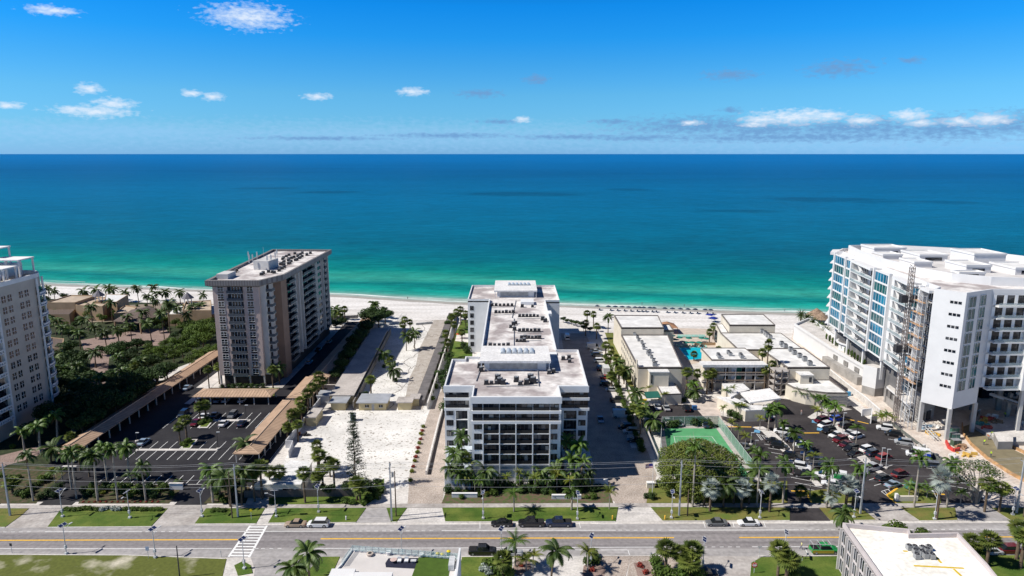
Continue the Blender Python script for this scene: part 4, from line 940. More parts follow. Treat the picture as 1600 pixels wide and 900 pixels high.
w=MB(); w.prism([(x0+3.0,Y0+2.21),(x1-.4,Y0+2.21),(x1-1,Y0+17),(x0+3.2,Y0+17)],zt+.003,zt+1.2,0,1); w.build('roof',[m_hot,m_hroof],H4); w=MB(); w.parapet([(x0+3.0,Y0+2.21),(x1-.4,Y0+2.21),(x1-1,Y0+17),(x0+3.2,Y0+17)],.25,zt+1.0,zt+1.45); w.build('roof_edge',m_edge,H4)
for f_ in range(1,3):
    z=zt*f_/3
    w=MB(); w.box(x0-1,Y0-2.0,z-.15,x1+.4,Y0-.003,z+.12); w.build('gallery_slab',m_conc,H4)
    w=MB(); w.box(x0-1,Y0-2.0,z+.7,x1+.4,Y0-1.92,z+1.05)
    for k in range(24): xx=x0-1+(x1-x0+1.3)*k/23; w.box(xx,Y0-1.98,z+.12,xx+.05,Y0-1.93,z+.7)
    w.build('gallery_rail',M('tan_rail',(.35,.27,.20),.7,.1,1),H4)
m_gd=M('green_door',(.02,.15,.10),.5,.1,1)
for f_ in range(3):
    z=zt*f_/3+.13
    for px,wd,mm,nm in ((1134,1.4,m_glass,'window'),(1145,1.1,m_frame,'door'),(1154,1.7,m_gd,'door'),(1161,1.2,m_glass,'window'),(1112,1.3,m_glass,'window'),(1178,1.3,m_glass,'window')):
        xx=XY(px,590,Y0); w=MB(); w.box(xx-wd/2,Y0-.07,z,xx+wd/2,Y0-.003,z+2.2); w.build(nm,mm,H4)
w=MB()
for k in range(7): xx=x0+(x1-x0)*k/6; w.box(xx-.1,Y0-1.9,0,xx+.1,Y0-1.7,zt)
w.build('gallery_post',m_white,H4)
for i,(a,b) in enumerate(((1122,557),(1124,560),(1138,553),(1141,556),(1157,557),(1159,560))): unit('pale',(*G(a,b,zt+1.2),zt+1.2),'grey unit on the motel block roof, %s'%ordi(i,6),'units on the motel roof',1.2)
H5=thing('stair_tower','open dark stair tower at the corner of the farther hotel wing','stairs',(*G(1216,618),0))
a=G(1208,619); w=MB()
for k in range(5): w.box(a[0],a[1]+.0,2.1*k,a[0]+5,a[1]+5,2.1*k+.2)
w.build('landing',m_conc,H5); w=MB()
for dx in (0,2.3,4.6):
    for dy in (0,4.6): w.box(a[0]+dx,a[1]+dy,0,a[0]+dx+.35,a[1]+dy+.35,9.2)
w.build('column',M('brown_post',(.22,.19,.17),.8,.1,1),H5)
w=MB()
for k in range(4): w.tube((a[0]+.8,a[1]+1,2.1*k+.2),(a[0]+4.2,a[1]+1,2.1*k+2.2),.25,n=4)
w.build('stair_flight',m_grey,H5)
H6=thing('hotel_lobby','hotel lobby with crisp white angular roofs and a raised tilted entrance roof','building',(*G(1170,640),0))
P=PG([(1121,620),(1146,621),(1173,633),(1199,634.5),(1196,640.5),(1165,641.5)],3.6); w=MB(); w.prism(P,0,3.3); w.build('wall',m_cream,H6); w=MB(); w.prism(P,3.302,3.7); w.build('roof',m_roofw,H6)
P=PG([(1128,599.5),(1161,599.5),(1172,609),(1157,613),(1142,621)],4.2); w=MB(); w.prism(P,0,3.9); w.build('wall',m_cream,H6); w=MB(); w.prism(P,3.902,4.3); w.build('roof',m_roofw,H6)
P=[G(1156,613,4.6),G(1172,629,4.4),G(1220,623,5.6),G(1203,607,5.8)]; w=MB(); w.prism(P,4.2,5,ztop=[4.75,4.6,5.9,6.0]); 
w=MB(); zz_=[4.6,4.5,5.8,5.9]; i0=[(p[0],p[1],z) for p,z in zip(P,zz_)]; w.face(i0); w.face([(a,b,c-.45) for a,b,c in reversed(i0)])
for k in range(4): a,b=i0[k],i0[(k+1)%4]; w.face([(a[0],a[1],a[2]-.45),(b[0],b[1],b[2]-.45),b,a])
w.build('tilted_roof',m_roofw,H6)
w=MB(); 
for px,py in ((1175,648),(1214,640),(1190,652)): p=G(px,py); w.tube((*p,0),(*p,4.0),.2,n=6)
w.build('column',m_cream,H6)
w=MB(); a=G(1165,653); b=G(1196,651); w.box(a[0]+.2,a[1]+.1,.0,b[0]-.5,a[1]+.25,2.6); w.build('window',m_glass,H6)
w=MB(); p=G(1161,623,4.3); w.lathe((p[0],p[1],3.7),[(.9,0),(.9,.3),(.5,.6),(.05,.7)],12); w.build('skylight',m_grey,H6)
H7=thing('pool_house','small cream building with flat white roof in front of the nearer hotel wing','building',(*G(1050,628),0))
P=PG([(1025,600),(1053,598),(1065,616),(1034,617)],3.4); w=MB(); w.prism(P,0,3.4,0,1); w.build('wall',[m_cream,m_roofw],H7); w=MB(); w.parapet(P,.2,3.2,3.65); w.build('roof_edge',m_edge,H7)
P=PG([(1006,612),(1028,611),(1033,621),(1010,622)],2.8); tag(MB().prism(P,2.65,2.8).build('shade_canopy',M('teal_fabric',(.015,.11,.085),.7,.1,.5)),'dark teal shade canopy beside the small white-roofed pool house','canopy')
wallthing('white slatted fence in front of the teal canopy',[G(1007,633),G(1035,632)],1.5,.1,stripes('slat_fence',(.62,.62,.60),(.2,.2,.2),0,.5,.7),'fence','slat_fence')
# pool
P=PG([(1060,543),(1099,543),(1099,561),(1076,563)],0); po=thing('swimming_pool','turquoise swimming pool between the hotel wings','pool',(*P[0],0)); MB().prism(P,.03,.07).build('water',M('pool_water',(.01,.42,.52),.1,.1,.3,spec=.5),po)
w=MB(); w.parapet([(x,y) for x,y in P],-.5,.0,.16); w.build('coping',m_concl,po)
flat('pool_deck',[(1035,512),(1150,515),(1160,540),(1100,543),(1098,565),(1070,572),(1050,540)],M('pool_deck',(.50,.42,.35),.9,.1,.5),.024)
p=G(1040,520,0); Q=thing('tiki_hut','small brown-roofed beach bar beside the nearer hotel wing','hut',(p[0],p[1],0)); w=MB(); w.face([(p[0]-3,p[1]-3,3),(p[0]+5,p[1]-3,3),(p[0]+1,p[1]+1,4.6)]); w.face([(p[0]+5,p[1]-3,3),(p[0]+5,p[1]+6,3),(p[0]+1,p[1]+3,4.6),(p[0]+1,p[1]+1,4.6)]); w.face([(p[0]-3,p[1]+6,3),(p[0]-3,p[1]-3,3),(p[0]+1,p[1]+1,4.6),(p[0]+1,p[1]+3,4.6)]); w.face([(p[0]+5,p[1]+6,3),(p[0]-3,p[1]+6,3),(p[0]+1,p[1]+3,4.6)]); w.build('roof',M('rust_roof',(.30,.16,.09),.8,.15,1),Q)
w=MB()
for dx,dy in ((-2.6,-2.6),(4.6,-2.6),(4.6,5.6),(-2.6,5.6)): w.box(p[0]+dx,p[1]+dy,0,p[0]+dx+.2,p[1]+dy+.2,3)
w.build('post',m_trunkb,Q)
wallthing('low tan wall between the pool terrace and the sand',[G(1085,540),G(1140,539)],1.2,.3,m_tan,name='boundary_wall')
wallthing('slim brown railing running beside the farther hotel wing towards the sand',[G(1135,530),G(1195,556)],1.5,.3,m_tan,name='boundary_wall')
m_clear=bpy.data.materials.new('balcony_glass'); m_clear.use_nodes=True; b_=m_clear.node_tree.nodes['Principled BSDF']; b_.inputs['Base Color'].default_value=(.35,.45,.48,1); b_.inputs['Alpha'].default_value=.35; b_.inputs['Roughness'].default_value=.08
# ===== construction podium and big white tower
m_wh2=M('bright_render',(.66,.655,.65),.75,.03,.4); m_bl=M('blue_glass',(.006,.05,.10),.08,.5,.15,spec=.4,col2=(.015,.20,.34)); m_gg=M('green_blue_glass',(.008,.04,.05),.08,.5,.25,spec=.35,col2=(.02,.13,.14)); m_raw=M('raw_concrete',(.30,.285,.27),.9,.15,.5)
PD=thing('podium_terrace','long white podium with planted terrace below the new white tower','building',(*G(1300,560),0))
zp=6.0
P=[G(1240,508,zp),G(1252,502,zp),G(1300,510,zp),(141,236),(131,214),(128.5,203),G(1384,573,zp),G(1352,576,zp),G(1296,546,zp)]
P=[G(1241,509,zp),G(1296,545,zp),G(1352,577,zp),G(1384,588,zp),(124,196),(128,236),(136,300),G(1262,500,zp)]
w=MB(); w.prism(P,0,zp,0,1); w.build('wall',[m_wh2,m_concl],PD); w=MB(); w.parapet(P,.5,zp-.3,zp+1.0); w.build('parapet',m_wh2,PD)
w=MB(); a=Vector(G(1300,546+20,2)); 
pA=Vector(P[1]); pB=Vector(P[2]); dd=(pB-pA)
for k in range(6):
    c=pA+dd*(k+.5)/6; w.obox((c[0]-.12,c[1]-.08),dd,2.0,.25,.3,2.6)
for k in range(3):
    c=pA+dd*(.2+k*.3); w.obox((c[0]-.14,c[1]-.1),dd,3.0,.25,3.3,5.0)
w.build('opening',M('opening',(.22,.21,.20),.8,.2,1),PD)
w=MB(); c=pA+dd*.45; w.obox((c[0]-1.2,c[1]-1),dd,dd.length*1.0,2.2,0,3.0); w.build('lower_wall',m_raw,PD)
W2=thing('stair_block','tall plain white stair block with grey base in front of the podium','building',(*G(1366,620),0))
b0=Vector(G(1366,620)); hh=ZY(575,b0[1]); dl=Vector(G(1352,606,2.8))-Vector(G(1366,613,2.8)); dl=Vector((-2.6,3.8)); dr=Vector((3.6,1.0))
Pq=[b0,b0+dr,b0+dr+dl,b0+dl]; w=MB(); w.prism([tuple(v) for v in Pq],2.8,hh,0,1); w.build('wall',[m_wh2,m_concl],W2); c0=sum(Pq,Vector((0,0)))/4; w=MB(); w.prism([tuple(c0+(v-c0)*.96) for v in Pq],0,2.797); w.build('base',m_raw,W2)
# deck island with dark oval roof
p=G(1333,548,zp); o=thing('pavilion','low oval pavilion with dark roof on the planted terrace','pavilion',(p[0],p[1],zp)); 
ov=[(p[0]+5.2*math.cos(a*.393)-1.0*math.sin(a*.393)*1.5,p[1]+6.5*math.sin(a*.393)) for a in range(16)]
w=MB(); w.prism([(p[0]+(x-p[0])*.85,p[1]+(y-p[1])*.85) for x,y in ov],zp+.0,zp+2.6); w.build('wall',m_wh2,o); w=MB(); w.prism(ov,zp+2.602,zp+3.1); w.build('roof',m_wh2,o); w=MB(); w.prism([(p[0]+(x-p[0])*.88,p[1]+(y-p[1])*.88) for x,y in ov],zp+3.102,zp+3.2); w.build('roof_membrane',M('dark_membrane',(.15,.14,.14),.9,.2,.4),o)
# tower
TW=thing('condominium_tower','large new white tower with blue glass bays and staggered balconies, at the right edge','building',(124,182,0))
ZB,Z0,Z1=9.3,14.0,41.6; NF=8; fh=(Z1-Z0)/NF
A=Vector((118.6,188.2)); B0=Vector((123.9,182.2)); C=Vector((134.4,187.4)); D=Vector((146,185.5)); 
L1=Vector((125.9,262.5)); L2=Vector((132,271)); 
core=[tuple(B0),tuple(C),(144.5,187.0),(147,184.2),(156,186.5),(170,190),(185,195),(190,240),(175,268),(150,275),tuple(L2),tuple(L1),(128.1,262.2),(123.5,214),(121.6,191),tuple(A)]
m_rec=M('recess_wall',(.50,.50,.53),.85,.06,.4)  # white render greyed: shade under the balcony slabs put into the colour
w=MB(); w.prism(core,Z0,Z1,0,1); w.build('wall',[m_wh2,m_stain],TW)
w=MB(); w.prism([tuple(B0),tuple(C),(136,192),(126,194),tuple(A)],ZB,Z0-.003); w.build('blade_foot',m_wh2,TW)
w=MB(); w.parapet(core,.5,Z1-.002,Z1+1.2); w.build('parapet',m_wh2,TW)
# ground floor: recessed block coloured dark for the shaded voids, and piers
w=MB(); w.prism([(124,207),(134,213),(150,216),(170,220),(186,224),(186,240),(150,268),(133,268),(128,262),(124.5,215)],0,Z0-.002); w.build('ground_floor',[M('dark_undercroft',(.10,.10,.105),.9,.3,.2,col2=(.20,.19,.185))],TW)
w=MB(); w.prism([(122.5,195),(130,199),(129,203),(122.5,200)],0,ZB-.01); w.build('core_wall',m_raw,TW)
for (x_,y_,w__) in ((124.2,195.6,2.6),(127.4,197.4,1.8)): w=MB(); w.obox((x_,y_-.02),(7.5,4),w__,.3,.1,2.8); w.build('opening',m_dkmetal,TW)
for cx_ in (138,146,154,162,170): w=MB(); w.box(cx_-.45,205,0,cx_+.45,206,Z0-.004); w.build('column',m_raw,TW)
for cx_ in (140,147.5,156,165): w=MB(); w.box(cx_,212.2+(cx_-134)*.19-.6,.1,cx_+4,212.2+(cx_-134)*.19+.9,5.5); w.build('lobby_door',m_glass,TW)
w=MB(); w.prism([(123.6,204),(124.4,204),(130.2,262),(129.4,262)],6.5,Z0-.3); w.build('lobby_glazing',M('lobby_glass',(.02,.05,.09),.1,.5,.3,col2=(.05,.12,.20),spec=.5),TW)
for (cx_,cy_) in ((121.6,205),(123,218),(124.6,233),(126.3,248),(127.4,260)): w=MB(); w.box(cx_-.4,cy_-.4,6,cx_+.4,cy_+.4,Z0-.003); w.build('column',m_wh2,TW)
w=MB()
for c in ((123.7,182.6),(119.3,188.4),(134.2,187.6),(146.5,186.5),(158,190)): w=MB(); w.box(c[0]-.5,c[1]-.4,0,c[0]+.5,c[1]+.4,(ZB if c[0]<136 else Z0)-.004); w.build('column',M('pier_concrete',(.46,.45,.43),.85,.08,.4),TW)
# slots in the sunlit blade
dB=(A-B0).normalized(); nB=Vector((dB.y,-dB.x)); 
if nB.x>0: nB=-nB
sp_=Parts(TW,'slot_window',m_glass)
for f_ in range(8):
    z=Z0+fh*f_+ 1.2
    for k in range(3):
        c=B0+dB*(1.3+1.0*k)+nB*.03; mb=MB(); mb.obox((c[0],c[1]),dB,.8,.07,z,z+.75); sp_.add(mb)
gl=Parts(TW,'glass_bay',[m_bl,m_wh2,m_gg]); bal=Parts(TW,'balcony',[m_wh2,m_clear]); dk=Parts(TW,'recess_glazing',[m_glass,m_frame])
def bay(p,q,out,z0,z1,n,mi=0,par=gl,off=.02,th=.08,mull=1,mw=.1):
    d_=(q-p); l_=d_.length; d_.normalize(); mb=MB(); c=(p+q)/2+out*(off+th/2); mb.obox((c[0],c[1]),d_,l_,th,z0,z1,mi)
    for k in range(n+1):
        c=p+d_*(l_*k/n)+out*(off+th+.04); mb.obox((c[0],c[1]),d_,mw,.08,z0,z1,mull)
    for z in (z0,z1-.12):
        c=(p+q)/2+out*(off+th+.03); mb.obox((c[0],c[1]),d_,l_,.05,z,z+.12,mull)
    par.add(mb)
# right flank of blade: tall glass, facing the street
dC=(C-B0).normalized(); nC=Vector((dC.y,-dC.x))
for f_ in range(NF):
    z=Z0+fh*f_
    bay(B0+dC*1.5,B0+dC*4.6,nC,z+.25,z+fh-.1,2,2); bay(B0+dC*6.6,B0+dC*9.2,nC,z+.25,z+fh-.1,2,2)
    # recessed balconies towards the street
    p=C+Vector((.9,-.1)); q=Vector((144.2,187.0)); n_=Vector((0,-1))
    bay(p,q,n_,z+.2,z+fh-.35,3,0,dk,.02,.08,1,.9)
    if 1:
        mb=MB(); mb.box(p[0],185.2,z-.2,144.3,187.0,z+.12,0); mb.box(p[0]+.1,185.2,z+.12,144.2,185.26,z+1.1,1); bal.add(mb)
    for (u,v) in ((148.5,152.3),(157,161),(164,170)):
        def yy(x): return 184.2+(x-147)*.2556 if x<156 else 186.5+(x-156)*.25
        P_,Q_=Vector((u,yy(u))),Vector((v,yy(v))); nn=Vector(((Q_-P_).y,-(Q_-P_).x)).normalized(); bay(P_,Q_,nn,z+.25,z+fh-.15,2,2)
w=MB(); w.box(144.35,184.4,Z0,147.6,186.9,Z1); w.build('pier',m_wh2,TW)
for (s0,s1) in ((-.2,.4),(6.2,11.6),(24.4,38.5),(57.2,74.6)):
    pass
# left flank, running back to the sea: A -> (121.2,214) -> L1 -> L2
def onleft(t_):    # t_ metres along the flank from A
    pts=[A,Vector((121.2,214)),L1,L2]
    for a,b in zip(pts,pts[1:]):
        l_=(b-a).length
        if t_<=l_: d_=(b-a)/l_; return a+d_*t_, d_
        t_-=l_
    return pts[-1],d_
segs=[(.5,5.8,'hoist'),(6.5,10.8,'glass'),(12,24,'balc2'),(27,37.5,'glass'),(38.7,57,'balc'),(57.8,62.6,'glass'),(63.6,74,'glass')]
for (s0,s1) in ((6.0,11.7),(24.2,38.6),(57.0,74.4)):
    p,_=onleft(s0); q,_=onleft(s1); w=MB(); w.prism([tuple(p),tuple(q),tuple(q+Vector((3.2,0))),tuple(p+Vector((3.2,0)))],Z0,Z1); w.build('bay_block',m_wh2,TW)
for f_ in range(NF):
    z=Z0+fh*f_
    for (s0,s1,k_) in segs:
        if k_.startswith('balc') or k_=='hoist':
            p,_=onleft(s0); q,_=onleft(s1); I_=Vector((2.05,0)); w=MB(); w.wallrun(tuple(p+I_),tuple(q+I_),.1,z+.1,z+fh-.25); w.build('recess_wall',m_rec,TW)
        if k_=='glass2' or k_.startswith('glass'):
            p,_=onleft(s0); q,_=onleft(s1); n_=Vector(((q-p).y,-(q-p).x)).normalized()*1
            if n_.x>0: n_=-n_
            bay(p,q,n_,z+.3,z+fh-.15,max(3,int((s1-s0)/2)),0 if (f_+int(s0))%3 else 2,gl,.35,.1)
        elif k_=='hoist':
            p,_=onleft(s0); q,_=onleft(s1); n_=Vector((-(q-p).y,(q-p).x)).normalized()
            if n_.x>0: n_=-n_
            bay(p+Vector((1.95,0)),q+Vector((1.95,0)),n_,z+.3,z+fh-.35,4,0,dk,.02)
        else:
            p,_=onleft(s0); q,_=onleft(s1); n_=Vector((-(q-p).y,(q-p).x)).normalized()
            if n_.x>0: n_=-n_
            I_=Vector((1.95,0)); bay(p+(q-p)*.06+I_,p+(q-p)*.42+I_,n_,z+.2,z+fh-.5,4,0,dk,.02,mw=.2); bay(p+(q-p)*.55+I_,p+(q-p)*.94+I_,n_,z+.2,z+fh-.5,5,0,dk,.02,mw=.2)
            d_=(q-p).normalized(); mb=MB()
            w_=1.1 if k_=='balc2' else 1.3
            # slab with a slanting front
            a_=p; b_=q; c_=q+n_*(w_*.8); e_=p+n_*w_
            mb.prism([tuple(a_+Vector((2.1,0))),tuple(b_+Vector((2.1,0))),tuple(c_),tuple(e_)],z-.2,z+.08,0)
            for (u,v) in ((e_,c_),(a_+n_*.2,e_)):
                mb.wallrun(tuple(u),tuple(v),.08,z+.08,z+1.05,1); mb.wallrun(tuple(u),tuple(v),.12,z+1.052,z+1.15,0)
            # stepping party screen
            m_=p+(q-p)*(.5); mb.face([(*(m_+n_*.2),z+.1),(*(m_+n_*w_*.9),z+.1),(*(m_+d_*3+n_*w_*.9),z+fh-.3),(*(m_+d_*3+n_*.2),z+fh-.3)],0); mb.wallrun(tuple(m_+n_*.3),tuple(m_+n_*(w_*.9)),.2,z+.08,z+1.6,0)
            bal.add(mb)
    # prow balconies at the seaward corner
    mb=MB(); mb.prism([(125.9,262.6),(124.2,263.6),(128.5,270.5),(131.9,271.1)],z-.2,z+.1,0); bal.add(mb)
for o_ in (gl,bal,dk,sp_): o_.done()
for s_ in (6.1,11.4,26.4,38.1,57.4,63.1,74.2):
    p,d_=onleft(s_); n_=Vector((-d_.y,d_.x)); n_=n_ if n_.x<0 else -n_; c=p+n_*.5; w=MB(); w.obox((c[0],c[1]),d_,.9,1.0,Z0-.5,Z1+.9); w.build('pier',m_wh2,TW)
for f_ in range(NF+1):
    z=Z0+fh*f_
    for (s0,s1,k_) in segs:
        if k_.startswith('glass'):
            p,_=onleft(s0); q,_=onleft(s1); n_=Vector((-(q-p).y,(q-p).x)).normalized(); n_=n_ if n_.x<0 else -n_; c=(p+q)/2+n_*.35; w=MB(); w.obox((c[0],c[1]),q-p,(q-p).length,.6,z-.12,z+.28); w.build('floor_band',m_wh2,TW)
# underside soffit roofline bits over balconies
w=MB()
for (s0,s1,k_) in segs:
    if k_.startswith('balc') or k_=='hoist':
        p,_=onleft(s0); q,_=onleft(s1); n_=Vector((-(q-p).y,(q-p).x)).normalized(); n_=n_ if n_.x<0 else -n_
        w.prism([tuple(p+Vector((3.0,0))),tuple(q+Vector((3.0,0))),tuple(q+n_*1.0),tuple(p+n_*(1.0 if k_=='hoist' else 1.8))],Z1-.3,Z1+.5)
w.prism([(125.9,262.6),(123.9,263.4),(128.3,271),(131.9,271.1)],Z1-.2,Z1+.8)
w.build('roof_lip',m_wh2,TW)
# penthouse storey set back, curved
ph=[(134,270),(131.5,258),(129,236),(130,216),(134,205),(142,199),(152,196.5),(165,197),(186,202),(186,235),(172,262),(150,272)]
w=MB(); w.parapet(ph,.6,Z1+.0,Z1+2.6); w.build('penthouse_wall',m_wh2,TW)
w=MB(); w.prism([(x*.985+2.2,y*.985+3.2) for x,y in ph],Z1+.002,Z1+.5,0,1); w.build('penthouse_deck',[m_wh2,M('grey_deck',(.50,.48,.47),.85,scale=.2,col2=(.62,.60,.59))],TW)
pr=Parts(TW,'penthouse_room',[m_wh2,m_hroof])
for (x0,y0,x1,y1,h) in ((138,258,150,268,3.0),(135,246,142,254,2.2),(146,242,156,254,2.7),(136,228,142,237,2.3),(147,218,155,229,2.8),(160,214,170,226,2.6),(160,234,171,247,4.2),(139,209,147,213,2.0),(163,203,175,208,2.3)):
    mb=MB(); mb.box(x0,y0,Z1+.502,x1,y1,Z1+h,0,1); mb.parapet([(x0-.2,y0-.2),(x1+.2,y0-.2),(x1+.2,y1+.2),(x0-.2,y1+.2)],.4,Z1+h-.3,Z1+h+.35,0); pr.add(mb)
w=MB()
for (x0,y0,x1) in ((140,258,147),(148,242,154),(149,218,153),(162,214,168),(141,209,145)): w.box(x0,y0-.06,Z1+.8,x1,y0-.003,Z1+1.9)
w.build('penthouse_window',m_glass,TW)
# hoist mast and scaffold
HM=thing('construction_hoist','dark construction hoist mast with two cages climbing the new white tower','hoist',(115.8,197,0))
w=MB()
hx,hy=116.0,195.5
for dx in (0,1.1):
    for dy in (0,1.1): w.tube((hx+dx,hy+dy,0),(hx+dx,hy+dy,Z1+6),.10,n=4)
z=0
while z<Z1+6:
    for (a,b) in (((0,0),(1.1,0)),((1.1,0),(1.1,1.1)),((1.1,1.1),(0,1.1)),((0,1.1),(0,0))): w.tube((hx+a[0],hy+a[1],z),(hx+b[0],hy+b[1],z+1.1),.06,n=3); w.tube((hx+a[0],hy+a[1],z),(hx+b[0],hy+b[1],z),.06,n=3)
    z+=1.1
for k in range(9): zz=Z0+fh*k; w.tube((hx+1.1,hy,zz),(hx+5,hy+1,zz),.12,n=4); w.tube((hx+1.1,hy,zz),(hx+4.6,hy-4,zz),.10,n=4)
w.build('mast',M('rust_grey_steel',(.22,.18,.16),.7,.25,2),HM)
for z in (Z1-4.5,22.0):
    for s_ in (-2.6,1.3):
        w=MB(); w.box(hx+s_*.8,hy-.4,z,hx+s_*.8+1.7,hy+1.3,z+2.2); w.build('cage',m_dkmetal,HM)
SF=thing('scaffold','grey scaffold bays beside the hoist on the new white tower','scaffold',(119,193,0))
w=MB()
for k in range(4):
    p,_=onleft(1.5+k*2.4); 
    w.tube((p[0]-.9,p[1],0),(p[0]-.9,p[1],Z1-1),.07,n=4); w.tube((p[0]-2.0,p[1],0),(p[0]-2.0,p[1],Z1-1),.07,n=4)
for f_ in range(20):
    z=2+f_*2.0; p,_=onleft(1.5); q,_=onleft(8.7); w.tube((p[0]-.9,p[1],z),(q[0]-.9,q[1],z),.06,n=3); w.tube((p[0]-2,p[1],z),(q[0]-2,q[1],z),.06,n=3); w.tube((p[0]-2,p[1],z),(q[0]-.9,q[1],min(Z1-1,z+2)),.05,n=3)
w.build('frame',m_galv,SF)
w=MB()
for f_ in range(NF):
    z=Z0+fh*f_; p,_=onleft(1.5); q,_=onleft(8.7); w.prism([(p[0]-2,p[1]),(p[0]-.9,p[1]),(q[0]-.9,q[1]),(q[0]-2,q[1])],z,z+.1)
w.build('platform',M('scaffold_board',(.45,.27,.15),.9,.3,1),SF)
for k,(px,py) in enumerate(((1417,612),(1426,640),(1405,640))):
    pass
# canopies at the tower entrance (right)
CN=thing('entrance_canopy','wide grey entrance deck with long white edge beams below the white tower','canopy',(145,178,0))
w=MB()
for (a,b,z) in (((1548,614),(1600+60,650),7.2),((1590,620-8),(1660,640),9.0)):
    P_,Q_=G(*a,z),G(*b,z); w.wallrun(P_,Q_,1.0,z-.7,z)
w.build('edge_beam',m_wh2,CN)
w=MB(); P=[G(1550,614,7.0),G(1660,650,7.0),(175,186),(150,189)]; w.prism(P,6.3,6.9); w.build('deck',m_raw,CN)
for px,py in ((1560,640),(1575,644),(1590,648),(1572,655)): p=G(px,py); w=MB(); w.box(p[0]-.5,p[1]-.5,0,p[0]+.5,p[1]+.5,6.29); w.build('column',m_raw,CN)
# ramps & site structures
RP=[(1505,668),(1508,680),(1520,694),(1545,716),(1580,738),(1620,758),(1650,772),(1690,772),(1640,735),(1600,712),(1575,700),(1552,688),(1530,675),(1516,664)]
flat('site_ramp',RP,M('wet_concrete',(.20,.17,.105),.8,.12,.4),.30,th=.28)
for pts,l in (([(1503,664),(1505,680),(1517,696),(1542,718),(1577,741),(1617,762)],'timber shuttering along the left edge of the curved concrete ramp'),([(1516,662),(1532,673),(1553,686),(1577,698),(1602,710),(1640,732)],'timber shuttering along the right edge of the curved concrete ramp')):
    wallthing(l,PG(pts),.9,.25,M('plywood',(.42,.25,.12),.9,.25,1),'formwork','formwork')
o=thing('concrete_slab_deck','pale concrete deck with stub walls beside the curved ramp','deck',(*G(1560,700),0)); P=PG([(1517,662),(1540,652),(1590,650),(1680,690),(1680,730),(1640,712),(1602,690),(1580,690),(1552,683)],1.2); w=MB(); w.prism(P,0,1.2,0,1); w.build('slab',[m_raw,m_concl],o)
w=MB(); P=PG([(1553,676),(1583,676),(1583,690),(1560,690)],2.6); w.prism(P,0,2.6,0,1); w.build('stub_wall',[m_raw,m_concl],o)
w=MB(); w.wallrun(G(1515,656),G(1531,648),.3,0,2.0); w.wallrun(G(1531,648),G(1527,660),.3,0,1.6); w.build('curved_wall',m_conc,o)
o=thing('site_building','unfinished grey concrete frame with openings at the foot of the white tower','building',(*G(1400,640),0))
w=MB()
for i,(px,py) in enumerate(((1383,628),(1396,640),(1408,650),(1418,658),(1400,620),(1413,632),(1424,645))): p=G(px,py); w.box(p[0]-.35,p[1]-.35,0,p[0]+.35,p[1]+.35,4.6)
w.build('column',m_raw,o); w=MB(); P=PG([(1385,606),(1402,598),(1450,628),(1420,636)],4.6); w.prism(P,4.602,5.2,0,1); w.build('slab',[m_wh2,m_concl],o)
w=MB(); w.wallrun(G(1384,630),G(1418,660),.3,0,2.4); w.build('wall',m_raw,o)
o=thing('site_shed','low grey flat-roofed shelter at the foot of the hoist','building',(*G(1434,650),0)); w=MB(); p=G(1424,655); w.box(p[0],p[1],3.0,p[0]+6,p[1]+4,3.3); w.build('roof',m_concl,o); w=MB()
for dx in (0,5.6):
    for dy in (0,3.6): w.box(p[0]+dx,p[1]+dy,0,p[0]+dx+.4,p[1]+dy+.4,2.998)
w.build('post',m_raw,o)
o=thing('lattice_boom','long steel conveyor boom lying on the construction yard','machine',(*G(1440,665),0)); w=MB()
a=Vector((*G(1432,660),1.2)); b=Vector((*G(1462,690),.6))
for s_ in (-.5,.5): w.tube(a+Vector((s_,0,0)),b+Vector((s_,0,0)),.1,n=4); w.tube(a+Vector((s_,0,.8)),b+Vector((s_,0,.8)),.1,n=4)
for k in range(10): c=a+(b-a)*k/10; d_=a+(b-a)*(k+1)/10; w.tube(c+Vector((-.5,0,0)),d_+Vector((.5,0,.8)),.06,n=3); w.tube(c+Vector((.5,0,0)),d_+Vector((-.5,0,.8)),.06,n=3)
w.build('frame',m_galv,o)
for i,(px,py,c,l) in enumerate(((1490,676,(.05,.13,.10),'uppermost of the stacked dark green electrical cabinets by the red barrier'),(1491,686,(.06,.15,.13),'middle dark green electrical cabinet by the red barrier'),(1493,696,(.07,.11,.07),'nearest olive electrical cabinet by the red barrier'))):
    p=G(px,py); o=thing('electrical_cabinet',l,'cabinet',(p[0],p[1],0),'cabinets by the red barrier'); w=MB(); w.box(p[0]-1.1,p[1]-.8,0,p[0]+1.1,p[1]+.8,1.7); w.build('body',M('cabinet%d'%i,c,.6,.1,1),o); w=MB(); w.box(p[0]-1.15,p[1]-.85,1.702,p[0]+1.15,p[1]+.85,1.85); w.box(p[0]-.03,p[1]-.83,.1,p[0]+.03,p[1]-.803,1.6); w.build('lid',m_grey,o)
wallthing('red plastic barrier bent around the green cabinets',PG([(1478,692),(1482,701),(1490,706),(1499,704)]),.9,.5,M('red_plastic',(.55,.05,.04),.5,.15,1),'barrier','safety_barrier')
wallthing('long white site hoarding between the hotel lot and the construction yard',PG([(1297,588),(1325,612),(1352,632),(1374,652)]),2.4,.3,m_concl,name='site_hoarding',cat='wall',cap=m_white)
wallthing('white corner wall with gate posts by the palm at the lot exit',PG([(1346,650),(1362,648),(1360,662)]),2.2,.3,m_wh2,name='gate_wall')
wallthing('dark mesh fence between the hotel lot and the construction yard',PG([(1390,662),(1420,685),(1455,712),(1490,740),(1530,775)]),1.1,.08,M('dark_mesh',(.13,.14,.13),.8,.3,1.5),'fence','mesh_fence')
random.seed(77)
